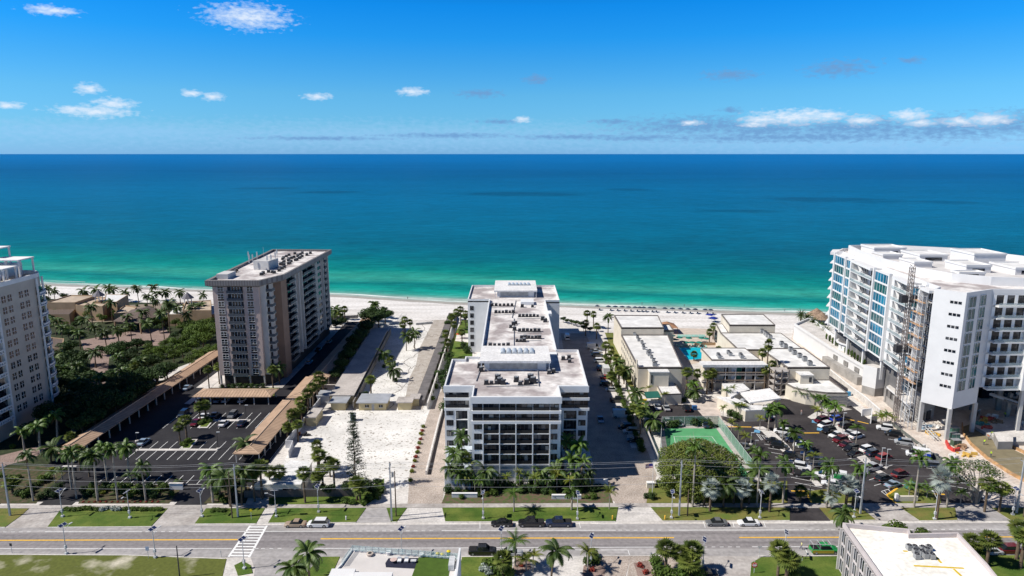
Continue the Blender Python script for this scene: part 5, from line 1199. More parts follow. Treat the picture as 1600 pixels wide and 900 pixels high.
deb=[((.10,.30,.26),'teal tarpaulin heap'),((.55,.35,.08),'orange material heap'),((.6,.58,.55),'pale rubble heap'),((.32,.2,.12),'timber offcut heap'),((.12,.12,.13),'dark pipe heap'),((.5,.1,.07),'reddish block heap'),((.2,.3,.4),'bluish crate heap')]
for i,(px,py,k,where) in enumerate(((1529,669,0,'right of the curved ramp top'),(1535,664,1,'behind the teal heap'),(1541,661,5,'left of the pale deck planks'),(1548,658,2,'on the pale deck'),(1556,665,3,'near the stub wall'),(1541,675,5,'by the ramp worker'),(1478,660,2,'under the white blade column'),(1465,668,2,'in the yard below the blade'),(1450,672,4,'near the steel boom'),(1442,668,6,'left of the steel boom'),(1458,679,1,'at the end of the steel boom'),(1372,612,4,'beside the plain stair block'),(1360,600,3,'behind the plain stair block'),(1340,582,2,'along the podium wall'),(1325,572,2,'farther along the podium wall'),(1312,565,3,'farthest along the podium wall'),(1500,700,3,'by the red barrier'),(1490,715,2,'below the red barrier'),(1512,712,1,'along the ramp formwork'),(1440,700,2,'behind the mesh fence'),(1460,715,4,'behind the mesh fence near the blue van'),(1598,668,2,'at the right edge deck'))):
    p=G(px,py); w=MB()
    z0=1.2 if px>1525 and py<680 else 0
    for q_ in range(9):
        a=random.uniform(0,3.1); w.obox((p[0]+random.gauss(0,.8),p[1]+random.gauss(0,.7)),(math.cos(a),math.sin(a)),random.uniform(.5,1.8),random.uniform(.2,.8),z0,z0+random.uniform(.2,1.0))
    tag(w.build('material_heap',M('heap%d'%k,deb[k][0],.9,.25,1.2)),'%s %s'%(deb[k][1],where),'building materials','heaps on the construction yard')
# thatched/brown beach umbrellas roof by the tower
for i,(px,py,s_) in enumerate(((1275,500,1.0),(1283,506,.8))):
    p=G(px,py,0); o=thing('thatched_hut','%s brown thatched beach hut beside the new tower'%('larger' if i==0 else 'smaller'),'hut',(p[0],p[1],0),'thatched huts'); w=MB(); w.lathe((p[0],p[1],0),[(5*s_,2.6),(2.5*s_,4.3),(.1,6.0)],12); w.build('thatch',M('thatch',(.24,.17,.12),.95,.3,1.5),o); w=MB(); w.tube((p[0],p[1],0),(p[0],p[1],4),.2,n=6); w.build('post',m_trunkb,o)
# ===== near buildings at the bottom
NB=thing('office_building','pale building with white flat roof, yellow walkways and grey units, bottom right','building',(70,118,0))
zN=9.0
P=PG([(1316,823),(1420,833),(1422,840),(1496,838.5),(1541,887)],zN); 
fl=Vector(P[0]); P=[P[0],P[1],P[2],P[3],P[4],(P[4][0]-1.5,100.5),(62.0,100.5)]
w=MB(); w.prism(P,0,zN,0,1); w.build('wall',[M('mauve_white',(.52,.48,.47),.8,.06,.4),M('cream_roof',(.74,.71,.64),.85,scale=.15,col2=(.84,.82,.77),scale2=1.2)],NB); w=MB(); w.parapet(P,.35,zN-.4,zN+.9); w.build('parapet',M('mauve_wall',(.50,.45,.44),.8,.06,.4),NB)
yw=MB()
for a,b in (((1428,884),(1506,888)),((1411,861),(1418,861.5)),((1457,864),(1471,880)),((1490,889),(1502,900))): yw.wallrun(G(*a,zN),G(*b,zN),.42,zN+.005,zN+.03)
yw.build('walkway_paint',M('yellow_walkway',(.60,.42,.03),.7,.15,1),NB)
pA,pB=Vector(P[0]),Vector(P[-1]); d_=(pA-pB).normalized(); n_=Vector((-d_.y,d_.x)); n_=n_ if n_.x<0 else -n_
gp=Parts(NB,'window',[m_glass,m_frame]); Lw=(pA-pB).length
for f_ in range(3):
    for k in range(6):
        u0=Lw-(.6+k*2.9+2.7); 
        if u0<0: continue
        a_=pB+d_*u0; b_=a_+d_*2.6; z=.5+f_*2.9
        mb=MB(); c=(a_+b_)/2+n_*.05; mb.obox((c[0],c[1]),d_,2.6,.08,z,z+2.2,0)
        for t_ in (0,.87,1.73,2.6): c=a_+d_*t_+n_*.12; mb.obox((c[0],c[1]),d_,.08,.06,z,z+2.2,1)
        gp.add(mb)
mb=MB()
for k in range(7): c=pB+d_*max(0,(Lw-.35-k*2.9))+n_*.25; mb.obox((c[0],c[1]),d_,.22,.5,0,zN-.2)
mb.build('fin',m_mauve if False else m_lt,NB)
for i,(x,y) in enumerate(((1420,859),(1429,860),(1430,866),(1441,861),(1448,864),(1451,860),(1432,873),(1446,872),(1456,873),(1440,868))):
    unit('pale',(*G(x,y,zN),zN+.01),'round-topped grey condenser on the cream roof with yellow walkways, %s'%(ordi(i,10)),'condensers on the bottom right roof',.92)
NB2=thing('modern_house','white modern house with glass-railed roof terrace at the bottom of the view','house',(-20,112,0))
zM=8.0
P=PG([(551,861),(716,874),(716,872)],zM); P=[G(549,860,zM),G(716,873,zM),(G(716,873,zM)[0],100),(-34,100),(G(532,884,zM)[0],G(532,884,zM)[1])]
w=MB(); w.prism(P,0,zM,0,1); w.build('wall',[m_wh2,M('terrace_tile',(.55,.52,.50),.85,.06,.3)],NB2)
w=MB(); w.parapet(P[:3]+P[3:],.3,zM-.01,zM+.35); w.build('parapet',m_wh2,NB2)
m_rg=bpy.data.materials.new('clear_rail_glass'); m_rg.use_nodes=True; b_=m_rg.node_tree.nodes['Principled BSDF']; b_.inputs['Base Color'].default_value=(.5,.7,.68,1); b_.inputs['Alpha'].default_value=.28; b_.inputs['Roughness'].default_value=.05
w=MB(); w.wallrun(G(551,860,zM+.35),G(716,873,zM+.35),.04,zM+.36,zM+1.4); w.wallrun(G(551,860,zM+.35),G(534,883,zM+.35),.04,zM+.36,zM+1.4); w.build('glass_railing',m_rg,NB2)
w=MB()
for k in range(17):
    a=Vector(G(551,860,zM+.35)); b=Vector(G(716,873,zM+.35)); c=a+(b-a)*k/16; w.box(c[0]-.03,c[1]-.06,zM+.35,c[0]+.03,c[1]+.06,zM+1.45)
w.build('rail_post',m_galv,NB2)
w=MB(); P=PG([(655,869),(706,873),(700,905),(642,905)],zM); w.prism(P,zM+.003,zM+.06); w.build('artificial_turf',M('artificial_turf',(.055,.10,.012),.95,.1,1,bump=.3),NB2)
w=MB(); P=PG([(607,872.5),(655,872),(662,876),(655,889),(603,886.5),(602,880)],zM); w.prism(P,zM+.003,zM+.035); w.build('rug',M('dark_rug',(.018,.02,.04),.9,.2,2),NB2)
w=MB(); w.box(*G(500,903,zM-1.6),zM-1.6,G(534,903,zM-1.6)[0],G(518,880,zM-1.6)[1],zM-.1) if False else w.box(-31.6,103.5,0,-27.4,108.0,zM+.6); w.build('side_block',m_wh2,NB2)
w=MB(); w.box(-27.2,102,zM+.003,-20.6,106.4,zM+1.0,0); w.build('raised_roof',m_wh2,NB2)
def furn(nm,lab,cat,px,py,fn): p=G(px,py,zM); o=thing(nm,lab,cat,(p[0],p[1],zM+.04)); fn(o,p)
def firepit(o,p):
    w=MB(); w.lathe((p[0],p[1],zM+.02),[(.5,0),(.62,.45),(.36,.5)],12); w.build('bowl',M('stone_bowl',(.50,.42,.36),.8,.1,1),o); w=MB(); w.lathe((p[0],p[1],zM+.45),[(.36,.03),(.01,.06)],12); w.build('burner',m_dkmetal,o)
furn('fire_bowl','pale round fire bowl on the roof terrace','fire pit',578,868,firepit)
def rtable(o,p):
    w=MB(); w.lathe((p[0],p[1],zM+.05),[(.08,0),(.08,.45),(.62,.46),(.62,.52),(.01,.53)],14); w.build('top',M('rose_top',(.55,.42,.38),.7,.1,1),o)
furn('round_table','pink round table on the dark terrace rug','table',615,878.5,rtable)
def chair(o,p):
    w=MB(); w.box(p[0]-.35,p[1]-.35,zM+.25,p[0]+.35,p[1]+.3,zM+.45); w.build('seat',m_white,o); w=MB(); w.box(p[0]-.35,p[1]+.3,zM+.2,p[0]+.35,p[1]+.42,zM+.95); w.build('backrest',m_white,o)
    w=MB()
    for dx in (-.3,.26):
        for dy in (-.3,.25): w.box(p[0]+dx,p[1]+dy,zM+.04,p[0]+dx+.05,p[1]+dy+.05,zM+.25)
    w.build('leg',m_grey,o)
for px,l in ((624,'white terrace armchair nearest the round pink table'),(635,'white terrace armchair farther from the round pink table')): furn('terrace_chair',l,'chair',px,878.5,chair)
def sqt(o,p):
    w=MB(); w.box(p[0]-.5,p[1]-.35,zM+.4,p[0]+.5,p[1]+.35,zM+.46); w.build('top',m_galv,o); w=MB(); w.box(p[0]-.3,p[1]-.2,zM+.04,p[0]+.3,p[1]+.2,zM+.4); w.build('base',m_grey,o)
furn('side_table','small grey side table on the dark terrace rug','table',646,879,sqt)
for px,py,l in ((607,866.5,'white round planter left of the rug'),(658,870,'white round planter at the turf corner')):
    def pl(o,p):
        w=MB(); w.lathe((p[0],p[1],zM+.02),[(.35,0),(.5,.6),(.4,.6),(.01,.5)],12); w.build('pot',m_white,o)
    furn('planter',l,'planter',px,py,pl)
o=tag(MB().box(G(706,885,zM)[0]-.5,G(706,885,zM)[1]-1.4,zM+.07,G(706,885,zM)[0]+.5,G(706,885,zM)[1]+1.6,zM+1.1).build('outdoor_kitchen',m_galv),'pale outdoor kitchen counter at the turf edge of the roof terrace','counter')
w=MB(); a=G(717,866,zM+1); w.box(G(717,873,zM)[0]+.01,100.5,0,G(717,873,zM)[0]+.35,G(717,873,zM)[1]+.3,zM+2.0); w.build('side_screen',m_bluewhite,NB2)
w=MB(); w.box(-20,100.4,zM+.004,-13.6,103.2,zM+.9); w.build('lounge_wall',M('blue_grey_cushion',(.25,.32,.42),.8,.1,1),NB2)
# yellow recycling bins behind the house
for i,(px,py,l,h) in enumerate(((701,870,'tall green wheeled bin with yellow lid behind the modern house',1.2),(684,869,'low yellow-lidded bin left of the tall green one',.6),(691,870,'low yellow-lidded bin directly beside the tall green one',.6))):
    p=G(px,py); o=thing('wheeled_bin',l,'bin',(p[0],p[1],0)); w=MB(); w.prism([(p[0]-.35,p[1]-.4),(p[0]+.35,p[1]-.4),(p[0]+.35,p[1]+.4),(p[0]-.35,p[1]+.4)],0.02,h); w.build('body',M('bin_green',(.02,.08,.04),.5,.1,1),o); w=MB(); w.lathe((p[0],p[1],h),[(.42,.0),(.42,.1),(.01,.3)],8); w.build('lid',M('bin_yellow',(.7,.55,.02),.5,.1,1),o)
# court fence
CF=thing('court_fence','tall pale green chain-link fence around the tennis court','fence',(*G(1120,669),0))
m_net=bpy.data.materials.new('green_netting'); m_net.use_nodes=True; b_=m_net.node_tree.nodes['Principled BSDF']; b_.inputs['Base Color'].default_value=(.25,.42,.33,1); b_.inputs['Alpha'].default_value=.42; b_.inputs['Roughness'].default_value=.8
w=MB(); pst=MB()
ring=[(1034,742),(1032,700),(1034,666),(1122,665),(1148,700),(1182,746)]
for a,b in zip(ring,ring[1:]):
    A_,B_=Vector(G(*a)),Vector(G(*b)); w.wallrun(A_,B_,.04,.1,3.0); n_=max(2,int((B_-A_).length/3))
    for k in range(n_+1): c=A_+(B_-A_)*k/n_; pst.tube((c[0],c[1],0),(c[0],c[1],3.1),.06,n=5)
    pst.tube((*A_,3.05),(*B_,3.05),.05,n=4)
w.build('netting',m_net,CF); pst.build('post',m_galv,CF)
p=G(1084,713); o=thing('tennis_net','white tennis net across the green court','net',(p[0],p[1],0)); w=MB(); w.wallrun(G(1052,713),G(1140,713),.05,.1,.95); w.build('netting',M('net_mesh',(.25,.3,.28),.9,.1,1),o)
p=G(1104,667); o=thing('court_bench','white bench at the back of the green court','bench',(p[0],p[1],0)); w=MB(); w.box(p[0]-1.2,p[1]-.3,.42,p[0]+1.2,p[1]+.2,.5); w.build('seat',m_white,o); w=MB(); w.box(p[0]-1.2,p[1]+.2,.5,p[0]+1.2,p[1]+.27,1.0); w.build('backrest',m_white,o); w=MB(); w.box(p[0]-1,p[1]-.2,0.05,p[0]-.9,p[1]+.2,.42); w.box(p[0]+.9,p[1]-.2,.05,p[0]+1,p[1]+.2,.42); w.build('leg',m_grey,o)
wallthing('thin pale wall between the paver drive and the hotel grounds',PG([(974,596),(990,625),(1003,655),(1016,690),(1028,720)]),1.6,.2,m_concl,name='boundary_wall')
# ---------------------------------------------------------------- vegetation prototypes (unit: metres, trunk height 1 scaled by mesh variants)
def frond(mb,base,yaw,pitch,L,droop,wl=.55,n=7,pairs=2,fold=.35,rise=None):
    """a feather frond: curved rib with narrow leaflets hanging either side"""
    c,s=math.cos(yaw),math.sin(yaw); pts=[]; p=Vector(base); a=pitch; st=L/n
    for k in range(n+1):
        pts.append(p.copy()); p=p+Vector((c*math.cos(a)*st,s*math.cos(a)*st,math.sin(a)*st)); a-=droop/n*(.5+k/n)
    side=Vector((-s,c,0))
    for k in range(n):
        a_,b_=pts[k],pts[k+1]; m=.035*(1-k/n)+.01
        mb.face([a_-side*m,a_+side*m,b_+side*m,b_-side*m])
        for j in range(pairs):
            q=a_+(b_-a_)*((j+.5)/pairs); t_=(k+(j+.5)/pairs)/n
            if t_<.12: continue
            l_=wl*math.sin(math.pi*min(1,.15+t_*.85))**.6*(1.1-t_*.35)
            fw=(b_-a_).normalized()
            for sg in (-1,1):
                tip=q+side*sg*l_*math.cos(fold)+fw*l_*.5-Vector((0,0,l_*math.sin(fold)))
                w_=.05+.075*(1-t_); mb.face([q-fw*w_,q+fw*w_,tip])
def fan(mb,base,yaw,pitch,pet,rad,n=9,spread=2.3,fold=.25,bw=.105):
    c,s=math.cos(yaw),math.sin(yaw); d=Vector((c*math.cos(pitch),s*math.cos(pitch),math.sin(pitch))); side=Vector((-s,c,0)); up=side.cross(d)
    hub=Vector(base)+d*pet; mb.face([Vector(base)-side*.03,Vector(base)+side*.03,hub])
    for k in range(n):
        a=spread*((k+.5)/n-.5)*1.15; r_=rad*(1-.25*abs(a)/1.5)
        dir_=d*math.cos(a)+side*math.sin(a)-up*(fold*abs(math.sin(a)))-Vector((0,0,.22)); t=hub+dir_*r_
        per=(side*math.cos(a)-d*math.sin(a))*rad*bw
        m_=hub+dir_*r_*.55; mb.face([hub,m_-per,t,m_+per])
HT0=-600
def trunkmesh(h,r0,r1,lean=(0,0),n=8,seg=6,bulge=0):
    mb=MB(); pr=None
    for k in range(seg):
        u0,u1=k/seg,(k+1)/seg; f=lambda u: r0+(r1-r0)*u+bulge*math.sin(math.pi*min(1,u*1.3))
        mb.tube((lean[0]*u0*u0,lean[1]*u0*u0,h*u0),(lean[0]*u1*u1,lean[1]*u1*u1,h*u1),f(u0),f(u1),n,cap=False)
    return mb
PROTO={}
def mk(kind,var):
    """palm prototypes have a 1 m nominal trunk root; heights come in steps so trunks stay straight"""
    key=(kind,var)
    if key in PROTO: return PROTO[key]
    random.seed(hash_(kind)+var*7)
    name,cat={'royal':('royal_palm','palm'),'coco':('coconut_palm','palm'),'sabal':('cabbage_palm','palm'),'silver':('silver_fan_palm','palm'),'date':('date_palm','palm'),'small':('feather_palm','palm')}[kind]
    o=thing(name,'palm',cat,(0,0,0)); h=VH[kind][var]
    if kind=='royal':
        trunkmesh(h-1.5,.24,.16,(random.uniform(-.35,.35),0),bulge=.05,n=9).build('trunk',m_trunk,o,True)
        mb=MB(); mb.tube((0,0,h-1.5),(0,0,h-.1),.22,.14,8); mb.build('crownshaft',m_shaft,o,True)
        mb=MB()
        for k in range(18): frond(mb,(0,0,h-.15),k*2.4+random.random()*.4,random.choice((1.25,.95,.6,.3,-.1))+random.uniform(-.15,.15),2.9+random.random()*.9,2.7,.72,8,6,.6)
        mb.build('crown',m_palmg,o); mb=MB()
        for k in range(2): frond(mb,(0,0,h-.5),random.random()*6.28,-.9,2.4,.7,.4,6,3,.8)
        mb.build('dead_frond',m_dead,o)
    elif kind=='coco':
        ln_=(random.uniform(-.8,.8),random.uniform(-.8,.8)); trunkmesh(h,.22,.13,ln_).build('trunk',m_trunkb,o,True); mb=MB()
        for k in range(22): frond(mb,(ln_[0],ln_[1],h),k*2.4+random.random()*.4,random.choice((1.1,.75,.4,.05,-.3))+random.uniform(-.1,.1),3.7+random.random()*.6,2.1,.9,8,6,.6)
        mb.build('crown',m_palm,o)
        mb=MB()
        for k in range(3): frond(mb,(ln_[0],ln_[1],h-.1),k*2.1,-.8,2.2,.9,.4,5,2,.8)
        mb.build('dead_frond',m_dead,o)
    elif kind=='sabal':
        trunkmesh(h,.22,.19).build('trunk',m_trunkb,o,True); mb=MB()
        for k in range(34): 
            pt=1.5-2.5*((k+.5)/34)**.9; fan(mb,(0,0,h+.3),k*2.4,pt,.6+.3*random.random(),1.15,9,2.6,.15)
        mb.build('crown',m_sabal,o); mb=MB()
        for k in range(7): fan(mb,(0,0,h-.15),k*.9,-1.1,.4,.8,5)
        mb.build('dead_frond',m_dead,o)
    elif kind=='silver':
        trunkmesh(h,.30,.24).build('trunk',m_trunkb,o,True); mb=MB()
        for k in range(26):
            pt=1.45-2.3*((k+.5)/26); fan(mb,(0,0,h),k*2.4+random.random()*.3,pt,1.1+random.random()*.3,1.6,15,3.1,.2,.055)
        mb.build('crown',m_silver,o)
    elif kind=='date':
        trunkmesh(h,.38,.34).build('trunk',m_trunkb,o,True); mb=MB()
        for k in range(40): frond(mb,(0,0,h),k*2.4+random.random()*.3,1.3-1.7*(k/40),3.3,1.3,.5,6,3,.5)
        mb.build('crown',m_palm,o)
    elif kind=='small':
        for (dx,dy) in ((0,0),(.35,.2),(-.3,.3)): pass
        trunkmesh(h,.11,.08).build('trunk',m_trunk,o,True); mb=MB()
        for k in range(11): frond(mb,(0,0,h),k*2.4+random.random()*.4,random.choice((1.2,.8,.4))+random.uniform(-.1,.1),1.9+random.random()*.4,2.0,.5,6,2,.6)
        mb.build('crown',m_palmg if var%2 else m_leafy_p,o)
    children(o)
    for c in list(o.children): children(c)
    PROTO[key]=[o,False]; return PROTO[key]
m_leafy_p=M('palm_frond_golden',(.09,.13,.015),.55,scale=.6,col2=(.19,.20,.025),rand=.25,trans=.2)
def hash_(s): return sum(ord(c)*(i+3) for i,c in enumerate(s))
VH={'royal':[7,8.5,10,11.5,13],'coco':[4,6,8,10,12],'sabal':[3,4.5,6,7.5,9,11],'silver':[3.2,4.4,5.6,6.8],'date':[3.5,4.5],'small':[2.2,3,4,5,6.5]}
DESC={'royal':('royal palm','with smooth grey trunk'),'coco':('coconut palm','with drooping feather fronds'),'sabal':('cabbage palm','with fan fronds'),'silver':('silver-blue fan palm','with broad pale crown'),'date':('stout date palm','with dense arching crown'),'small':('small feather palm','with slender trunk')}
random.seed(99)
def palm(kind,px,pyb,pyt,label,group,size=1.0):
    x,y=G(px,pyb); h=max(1.8,ZY(pyt,y)); hs=VH[kind]; v=min(range(len(hs)),key=lambda i:abs(hs[i]-h)+random.random()*.8); o,used=mk(kind,v)
    rz=random.uniform(0,6.28); sz=h/hs[v]; s_=size*random.uniform(.85,1.15)*(1.15 if kind=='sabal' else 1)
    if not used:
        PROTO[(kind,v)][1]=True; o.location=(x,y,0); o.rotation_euler=(0,0,rz); o.scale=(s_,s_,sz); o['label']=label; o['group']=group; return o
    r=dup(o,(x,y,0),rz,1,label,group); r.scale=(s_,s_,sz); return r
def grove(where,items,group):
    """items: (kind,px,pyb,pyt[,size]); labels name the kind, the place and the order from the left among its kind"""
    items=sorted(items,key=lambda t:t[1]); by={}
    for it in items: by.setdefault(it[0],[]).append(it)
    for k,L_ in by.items():
        for i,it in enumerate(L_):
            o_=ordi(i,len(L_)); lab='%s %s, %s'%(DESC[k][0],where,o_) if o_ else '%s %s, %s'%(DESC[k][0],DESC[k][1],where)
            palm(k,it[1],it[2],it[3],lab,group,it[4] if len(it)>4 else 1.0)
# ---- palms by place
grove('along the left street front',[('royal',52,783,712),('royal',120,779,706),('royal',153,783,712),('royal',184,782,702),('royal',228,783,728),('royal',333,785,733),('small',86,755,738),('small',98,752,736),('small',205,762,742),('small',216,764,744),('sabal',20,770,755)],'palms along the left street front')
grove('in front of the shaded carport end',[('royal',39,708,674),('royal',64,710,664),('royal',91,692,648),('sabal',112,700,684),('royal',112,765,708),('royal',168,752,698),('royal',203,750,698),('sabal',126,735,705),('coco',80,722,700),('coco',140,745,712)],'palms before the left carport')
grove('in the shade of the beige high-rise',[('royal',8,680,648),('royal',48,658,632),('royal',80,640,614),('royal',126,606,572),('coco',128,626,596),('royal',159,618,588),('royal',178,602,584),('royal',188,590,556),('royal',138,625,600),('coco',112,640,618),('coco',218,600,566),('coco',102,600,575),('coco',90,585,560),('royal',196,612,580),('sabal',213,603,572),('sabal',228,598,566),('sabal',258,592,578),('sabal',247,598,578),('coco',150,575,550)],'palms in the high-rise shadow')
grove('in the beach resort gardens',[('coco',68,470,452),('coco',77,468,450),('coco',86,470,454),('coco',130,468,454),('coco',149,466,452),('coco',170,468,449),('coco',178,470,452),('coco',196,472,456),('coco',217,474,450),('coco',238,470,448),('coco',246,478,458),('coco',260,476,456),('coco',282,474,456),('coco',318,478,460),('coco',145,512,478),('coco',176,502,472),('coco',244,500,468),('coco',232,492,462),('coco',266,522,474),('coco',281,506,480),('coco',304,509,480),('coco',316,504,478),('coco',257,530,490),('coco',237,534,504),('coco',88,524,500),('coco',76,522,500),('coco',126,546,520),('coco',186,537,514),('coco',206,534,508),('coco',150,530,510),('coco',166,540,518),('coco',140,522,498),('coco',200,520,496),('coco',292,520,492),('coco',270,500,476),('coco',98,540,512),('coco',222,516,488)],'coconut palms in the resort gardens')
grove('in the left parking lot',[('sabal',313,658,636),('sabal',322,656,634),('sabal',282,695,668),('sabal',292,685,657),('coco',381,712,690),('sabal',327,607,578),('sabal',343,600,574),('sabal',427,609,578),('coco',437,600,574)],'palms in the left parking lot')
grove('beside the right-hand tiled carport',[('sabal',500,622,588),('sabal',506,620,596),('sabal',497,630,600),('sabal',490,640,606),('sabal',482,646,616),('sabal',470,650,628),('sabal',472,660,640),('sabal',457,672,648),('sabal',463,668,646),('sabal',466,690,664),('sabal',450,690,668)],'cabbage palms beside the carport')
grove('on the white sand lot',[('sabal',497,735,698),('sabal',500,745,712),('sabal',516,745,722),('sabal',580,620,594),('sabal',609,585,566),('coco',614,596,577),('coco',602,570,552),('coco',635,548,524),('coco',648,545,520),('sabal',633,520,500),('sabal',630,528,508),('sabal',641,518,504)],'palms on the sand lot')
grove('by the flat-roofed house',[('sabal',423,769,737),('sabal',438,768,738),('sabal',477,786,740),('sabal',496,770,745),('sabal',523,768,727),('sabal',505,765,735),('sabal',558,782,755),('sabal',563,785,762),('sabal',385,775,740),('coco',360,792,745),('coco',378,790,738),('sabal',398,784,742),('sabal',410,780,730),('coco',345,780,745)],'palms behind the street fence')
grove('at the beach end of the carports',[('coco',582,496,474),('coco',588,497,477),('coco',528,506,484),('sabal',539,500,484),('sabal',516,512,498),('coco',520,500,484),('sabal',533,508,490)],'palms at the beach end')
grove('beside the left flank of the central condominium',[('sabal',713,512,488),('sabal',720,508,484),('sabal',728,512,490),('sabal',706,516,496),('sabal',697,545,522),('sabal',700,560,536),('sabal',722,540,520),('sabal',710,530,508),('royal',722,745,682),('coco',718,750,708),('sabal',728,752,716),('small',733,755,728)],'palms left of the condominium')
grove('in the front planting of the central condominium',[('royal',884,745,688),('royal',904,748,694),('royal',892,760,718),('coco',866,762,735),('coco',848,764,738),('coco',762,768,738),('coco',706,764,730,.72),('coco',716,768,738,.72),('coco',728,766,736,.72),('royal',910,764,722),('coco',898,768,742,.72),('coco',920,766,740,.72),('small',742,770,750),('small',752,772,752),('small',890,772,750),('small',836,768,746),('small',803,800,770,1.5),('small',792,765,745),('small',778,766,748),('small',855,770,750),('small',870,768,742),('royal',893,797,768),('small',952,796,768,1.3),('small',730,766,742),('small',738,766,748),('small',812,764,740),('small',824,764,744)],'palms in the front planting')
grove('along the wall between the paver drive and the hotel',[('sabal',917,512,490),('sabal',927,514,492),('sabal',932,530,510),('sabal',915,525,505),('coco',950,521,496),('sabal',946,568,540),('sabal',954,574,548),('coco',966,592,566),('coco',978,607,578),('sabal',955,610,588),('sabal',967,608,580),('sabal',950,580,558),('sabal',962,584,560),('coco',992,640,612),('coco',996,655,630),('sabal',988,668,640),('sabal',1000,678,644),('coco',1004,668,640),('coco',1016,678,655),('sabal',975,600,584)],'palms along the drive wall')
grove('in the hotel courtyards',[('sabal',1072,616,582),('sabal',1088,612,584),('sabal',1104,616,586),('sabal',1112,612,584),('royal',1082,622,600),('coco',1084,626,610),('sabal',1188,602,552),('sabal',1196,606,540),('sabal',1186,606,584),('sabal',1194,610,578),('sabal',1204,606,570),('small',1013,622,606),('small',1038,634,616),('sabal',1114,530,510),('sabal',1120,534,514),('sabal',1122,560,546),('sabal',1084,564,554),('sabal',1160,558,548),('sabal',1108,538,520),('small',1134,632,610),('small',1144,634,606),('small',1138,628,612)],'palms in the hotel courtyards')
grove('around the lobby and the tennis court',[('small',1129,660,638),('small',1142,682,660),('small',1153,692,670),('small',1164,704,682),('small',1176,722,703),('small',1187,672,654,1.2),('royal',1200,674,642),('royal',1211,672,638),('small',1150,652,632,1.4),('small',1157,654,634,1.3),('royal',1182,793,712),('coco',1186,780,738),('small',1196,776,748)],'palms around the lobby')
grove('by the fan-shaped restaurant',[('small',1248,628,612,1.2),('small',1256,630,614,1.2),('small',1264,632,616,1.2),('small',1272,634,620,1.2),('small',1276,656,640,1.2),('royal',1283,652,624),('royal',1294,655,630),('royal',1303,665,636),('small',1240,620,606),('small',1280,636,622,1.1),('small',1376,662,650,1.3),('small',1384,664,648,1.4),('small',1392,668,652,1.3)],'palms by the restaurant')
grove('in the hotel parking lot',[('royal',1222,692,662,.7),('royal',1240,706,676,.85),('royal',1256,720,694,.8),('small',1270,736,712,1.2),('royal',1223,787,724,1.0),('small',1265,777,742,1.3),('royal',1291,794,728),('small',1337,697,668,1.2),('royal',1338,790,732),('royal',1428,793,714,1.05),('royal',1479,793,724),('small',1420,775,758,1.4),('small',1434,776,760,1.4),('small',1448,778,762,1.3)],'palms in the hotel parking lot')
grove('along the right street front',[('silver',1109,799,762),('silver',1158,796,762),('silver',1202,800,754),('silver',1321,796,756,1.0),('silver',1332,790,764),('silver',1463,812,748,.95),('silver',1298,796,772,.8),('coco',1130,793,752),('royal',1082,792,700,1.0),('sabal',1100,790,765),('sabal',1146,788,760),('sabal',1170,788,766),('sabal',1538,800,758),('sabal',1561,800,764),('sabal',1250,785,768),('small',1500,790,770,1.4)],'palms along the right street front')
grove('on the planted terrace of the white tower',[('date',1250,512,493),('date',1260,518,498),('date',1269,524,504),('date',1279,530,511),('date',1289,537,518)],'date palms on the terrace')
grove('on the near side of the street',[('coco',484,912,862,1.0),('coco',460,925,888,1.0),('coco',861,912,858,1.0),('small',805,885,845,1.6),('small',822,892,874,1.4),('small',833,894,868,1.4),('sabal',786,902,876,1.2),('sabal',1040,893,858,1.2),('sabal',1064,896,866,1.3),('sabal',1080,895,860,1.3),('sabal',1075,905,878,1.2),('small',918,892,862,1.7),('sabal',1215,900,860,1.2),('sabal',1228,908,874,1.3),('coco',1318,828,800,.9),('sabal',1517,872,846,1.1),('sabal',1541,886,844,1.2),('sabal',1588,874,826,1.2),('sabal',1594,888,838,1.2)],'palms on the near side of the street')
# ---- leafy trees and shrubs
LEAFSZ=.34
def leafcloud(mb,c,r,n,sz,flat_=1.0):
    for _ in range(n):
        while True:
            v=Vector((random.uniform(-1,1),random.uniform(-1,1),random.uniform(-1,1)))
            if .12<v.length<1: break
        v=v.normalized()*(v.length**.45)
        p=Vector((c[0]+v.x*r[0],c[1]+v.y*r[1],c[2]+v.z*r[2])); nrm=(v+Vector((random.gauss(0,.5),random.gauss(0,.5),random.gauss(0,.5)+.4))).normalized()
        u=nrm.orthogonal().normalized(); w=nrm.cross(u); a=random.uniform(0,6.28); u,w=u*math.cos(a)+w*math.sin(a),w*math.cos(a)-u*math.sin(a); s_=sz*random.uniform(.6,1.4)
        mb.face([p-u*s_*.5,p+w*s_*.35+u*s_*.1,p+u*s_*.5,p-w*s_*.35])
TP={}
def treeproto(key,kind,h,rx,n,leafm,nl=9,sz=.5,name='broadleaf_tree',twigs=0):
    random.seed(hash_(key)); o=thing(name,'tree','tree',(0,0,0)); w=MB(); th=h*.45
    w.tube((0,0,0),(0,0,th),.28*h/8,.18*h/8,7,cap=False); mb=MB(); cs=[]
    for k in range(nl):
        a=k*2.4; rr=rx*.62*math.sqrt((k+.4)/nl); c=(rr*math.cos(a),rr*math.sin(a),h*random.uniform(.55,.82)-rr*.15); r_=rx*random.uniform(.34,.5)
        w.tube((0,0,th*random.uniform(.6,1)),(c[0],c[1],c[2]),.12*h/8,.04,5,cap=False); leafcloud(mb,c,(r_,r_,r_*.72),n//nl,sz); cs.append(c)
        for _ in range(twigs): q=Vector(c)+Vector((random.gauss(0,r_*.6),random.gauss(0,r_*.6),random.uniform(-.5,1)*r_*.7)); w.tube(c,tuple(q),.05,.02,3,cap=False)
    w.build('trunk',m_trunk if twigs else m_trunkb,o); mb.build('crown',leafm,o); children(o); 
    for c in list(o.children): children(c)
    TP[key]=[o,False,h]; return o
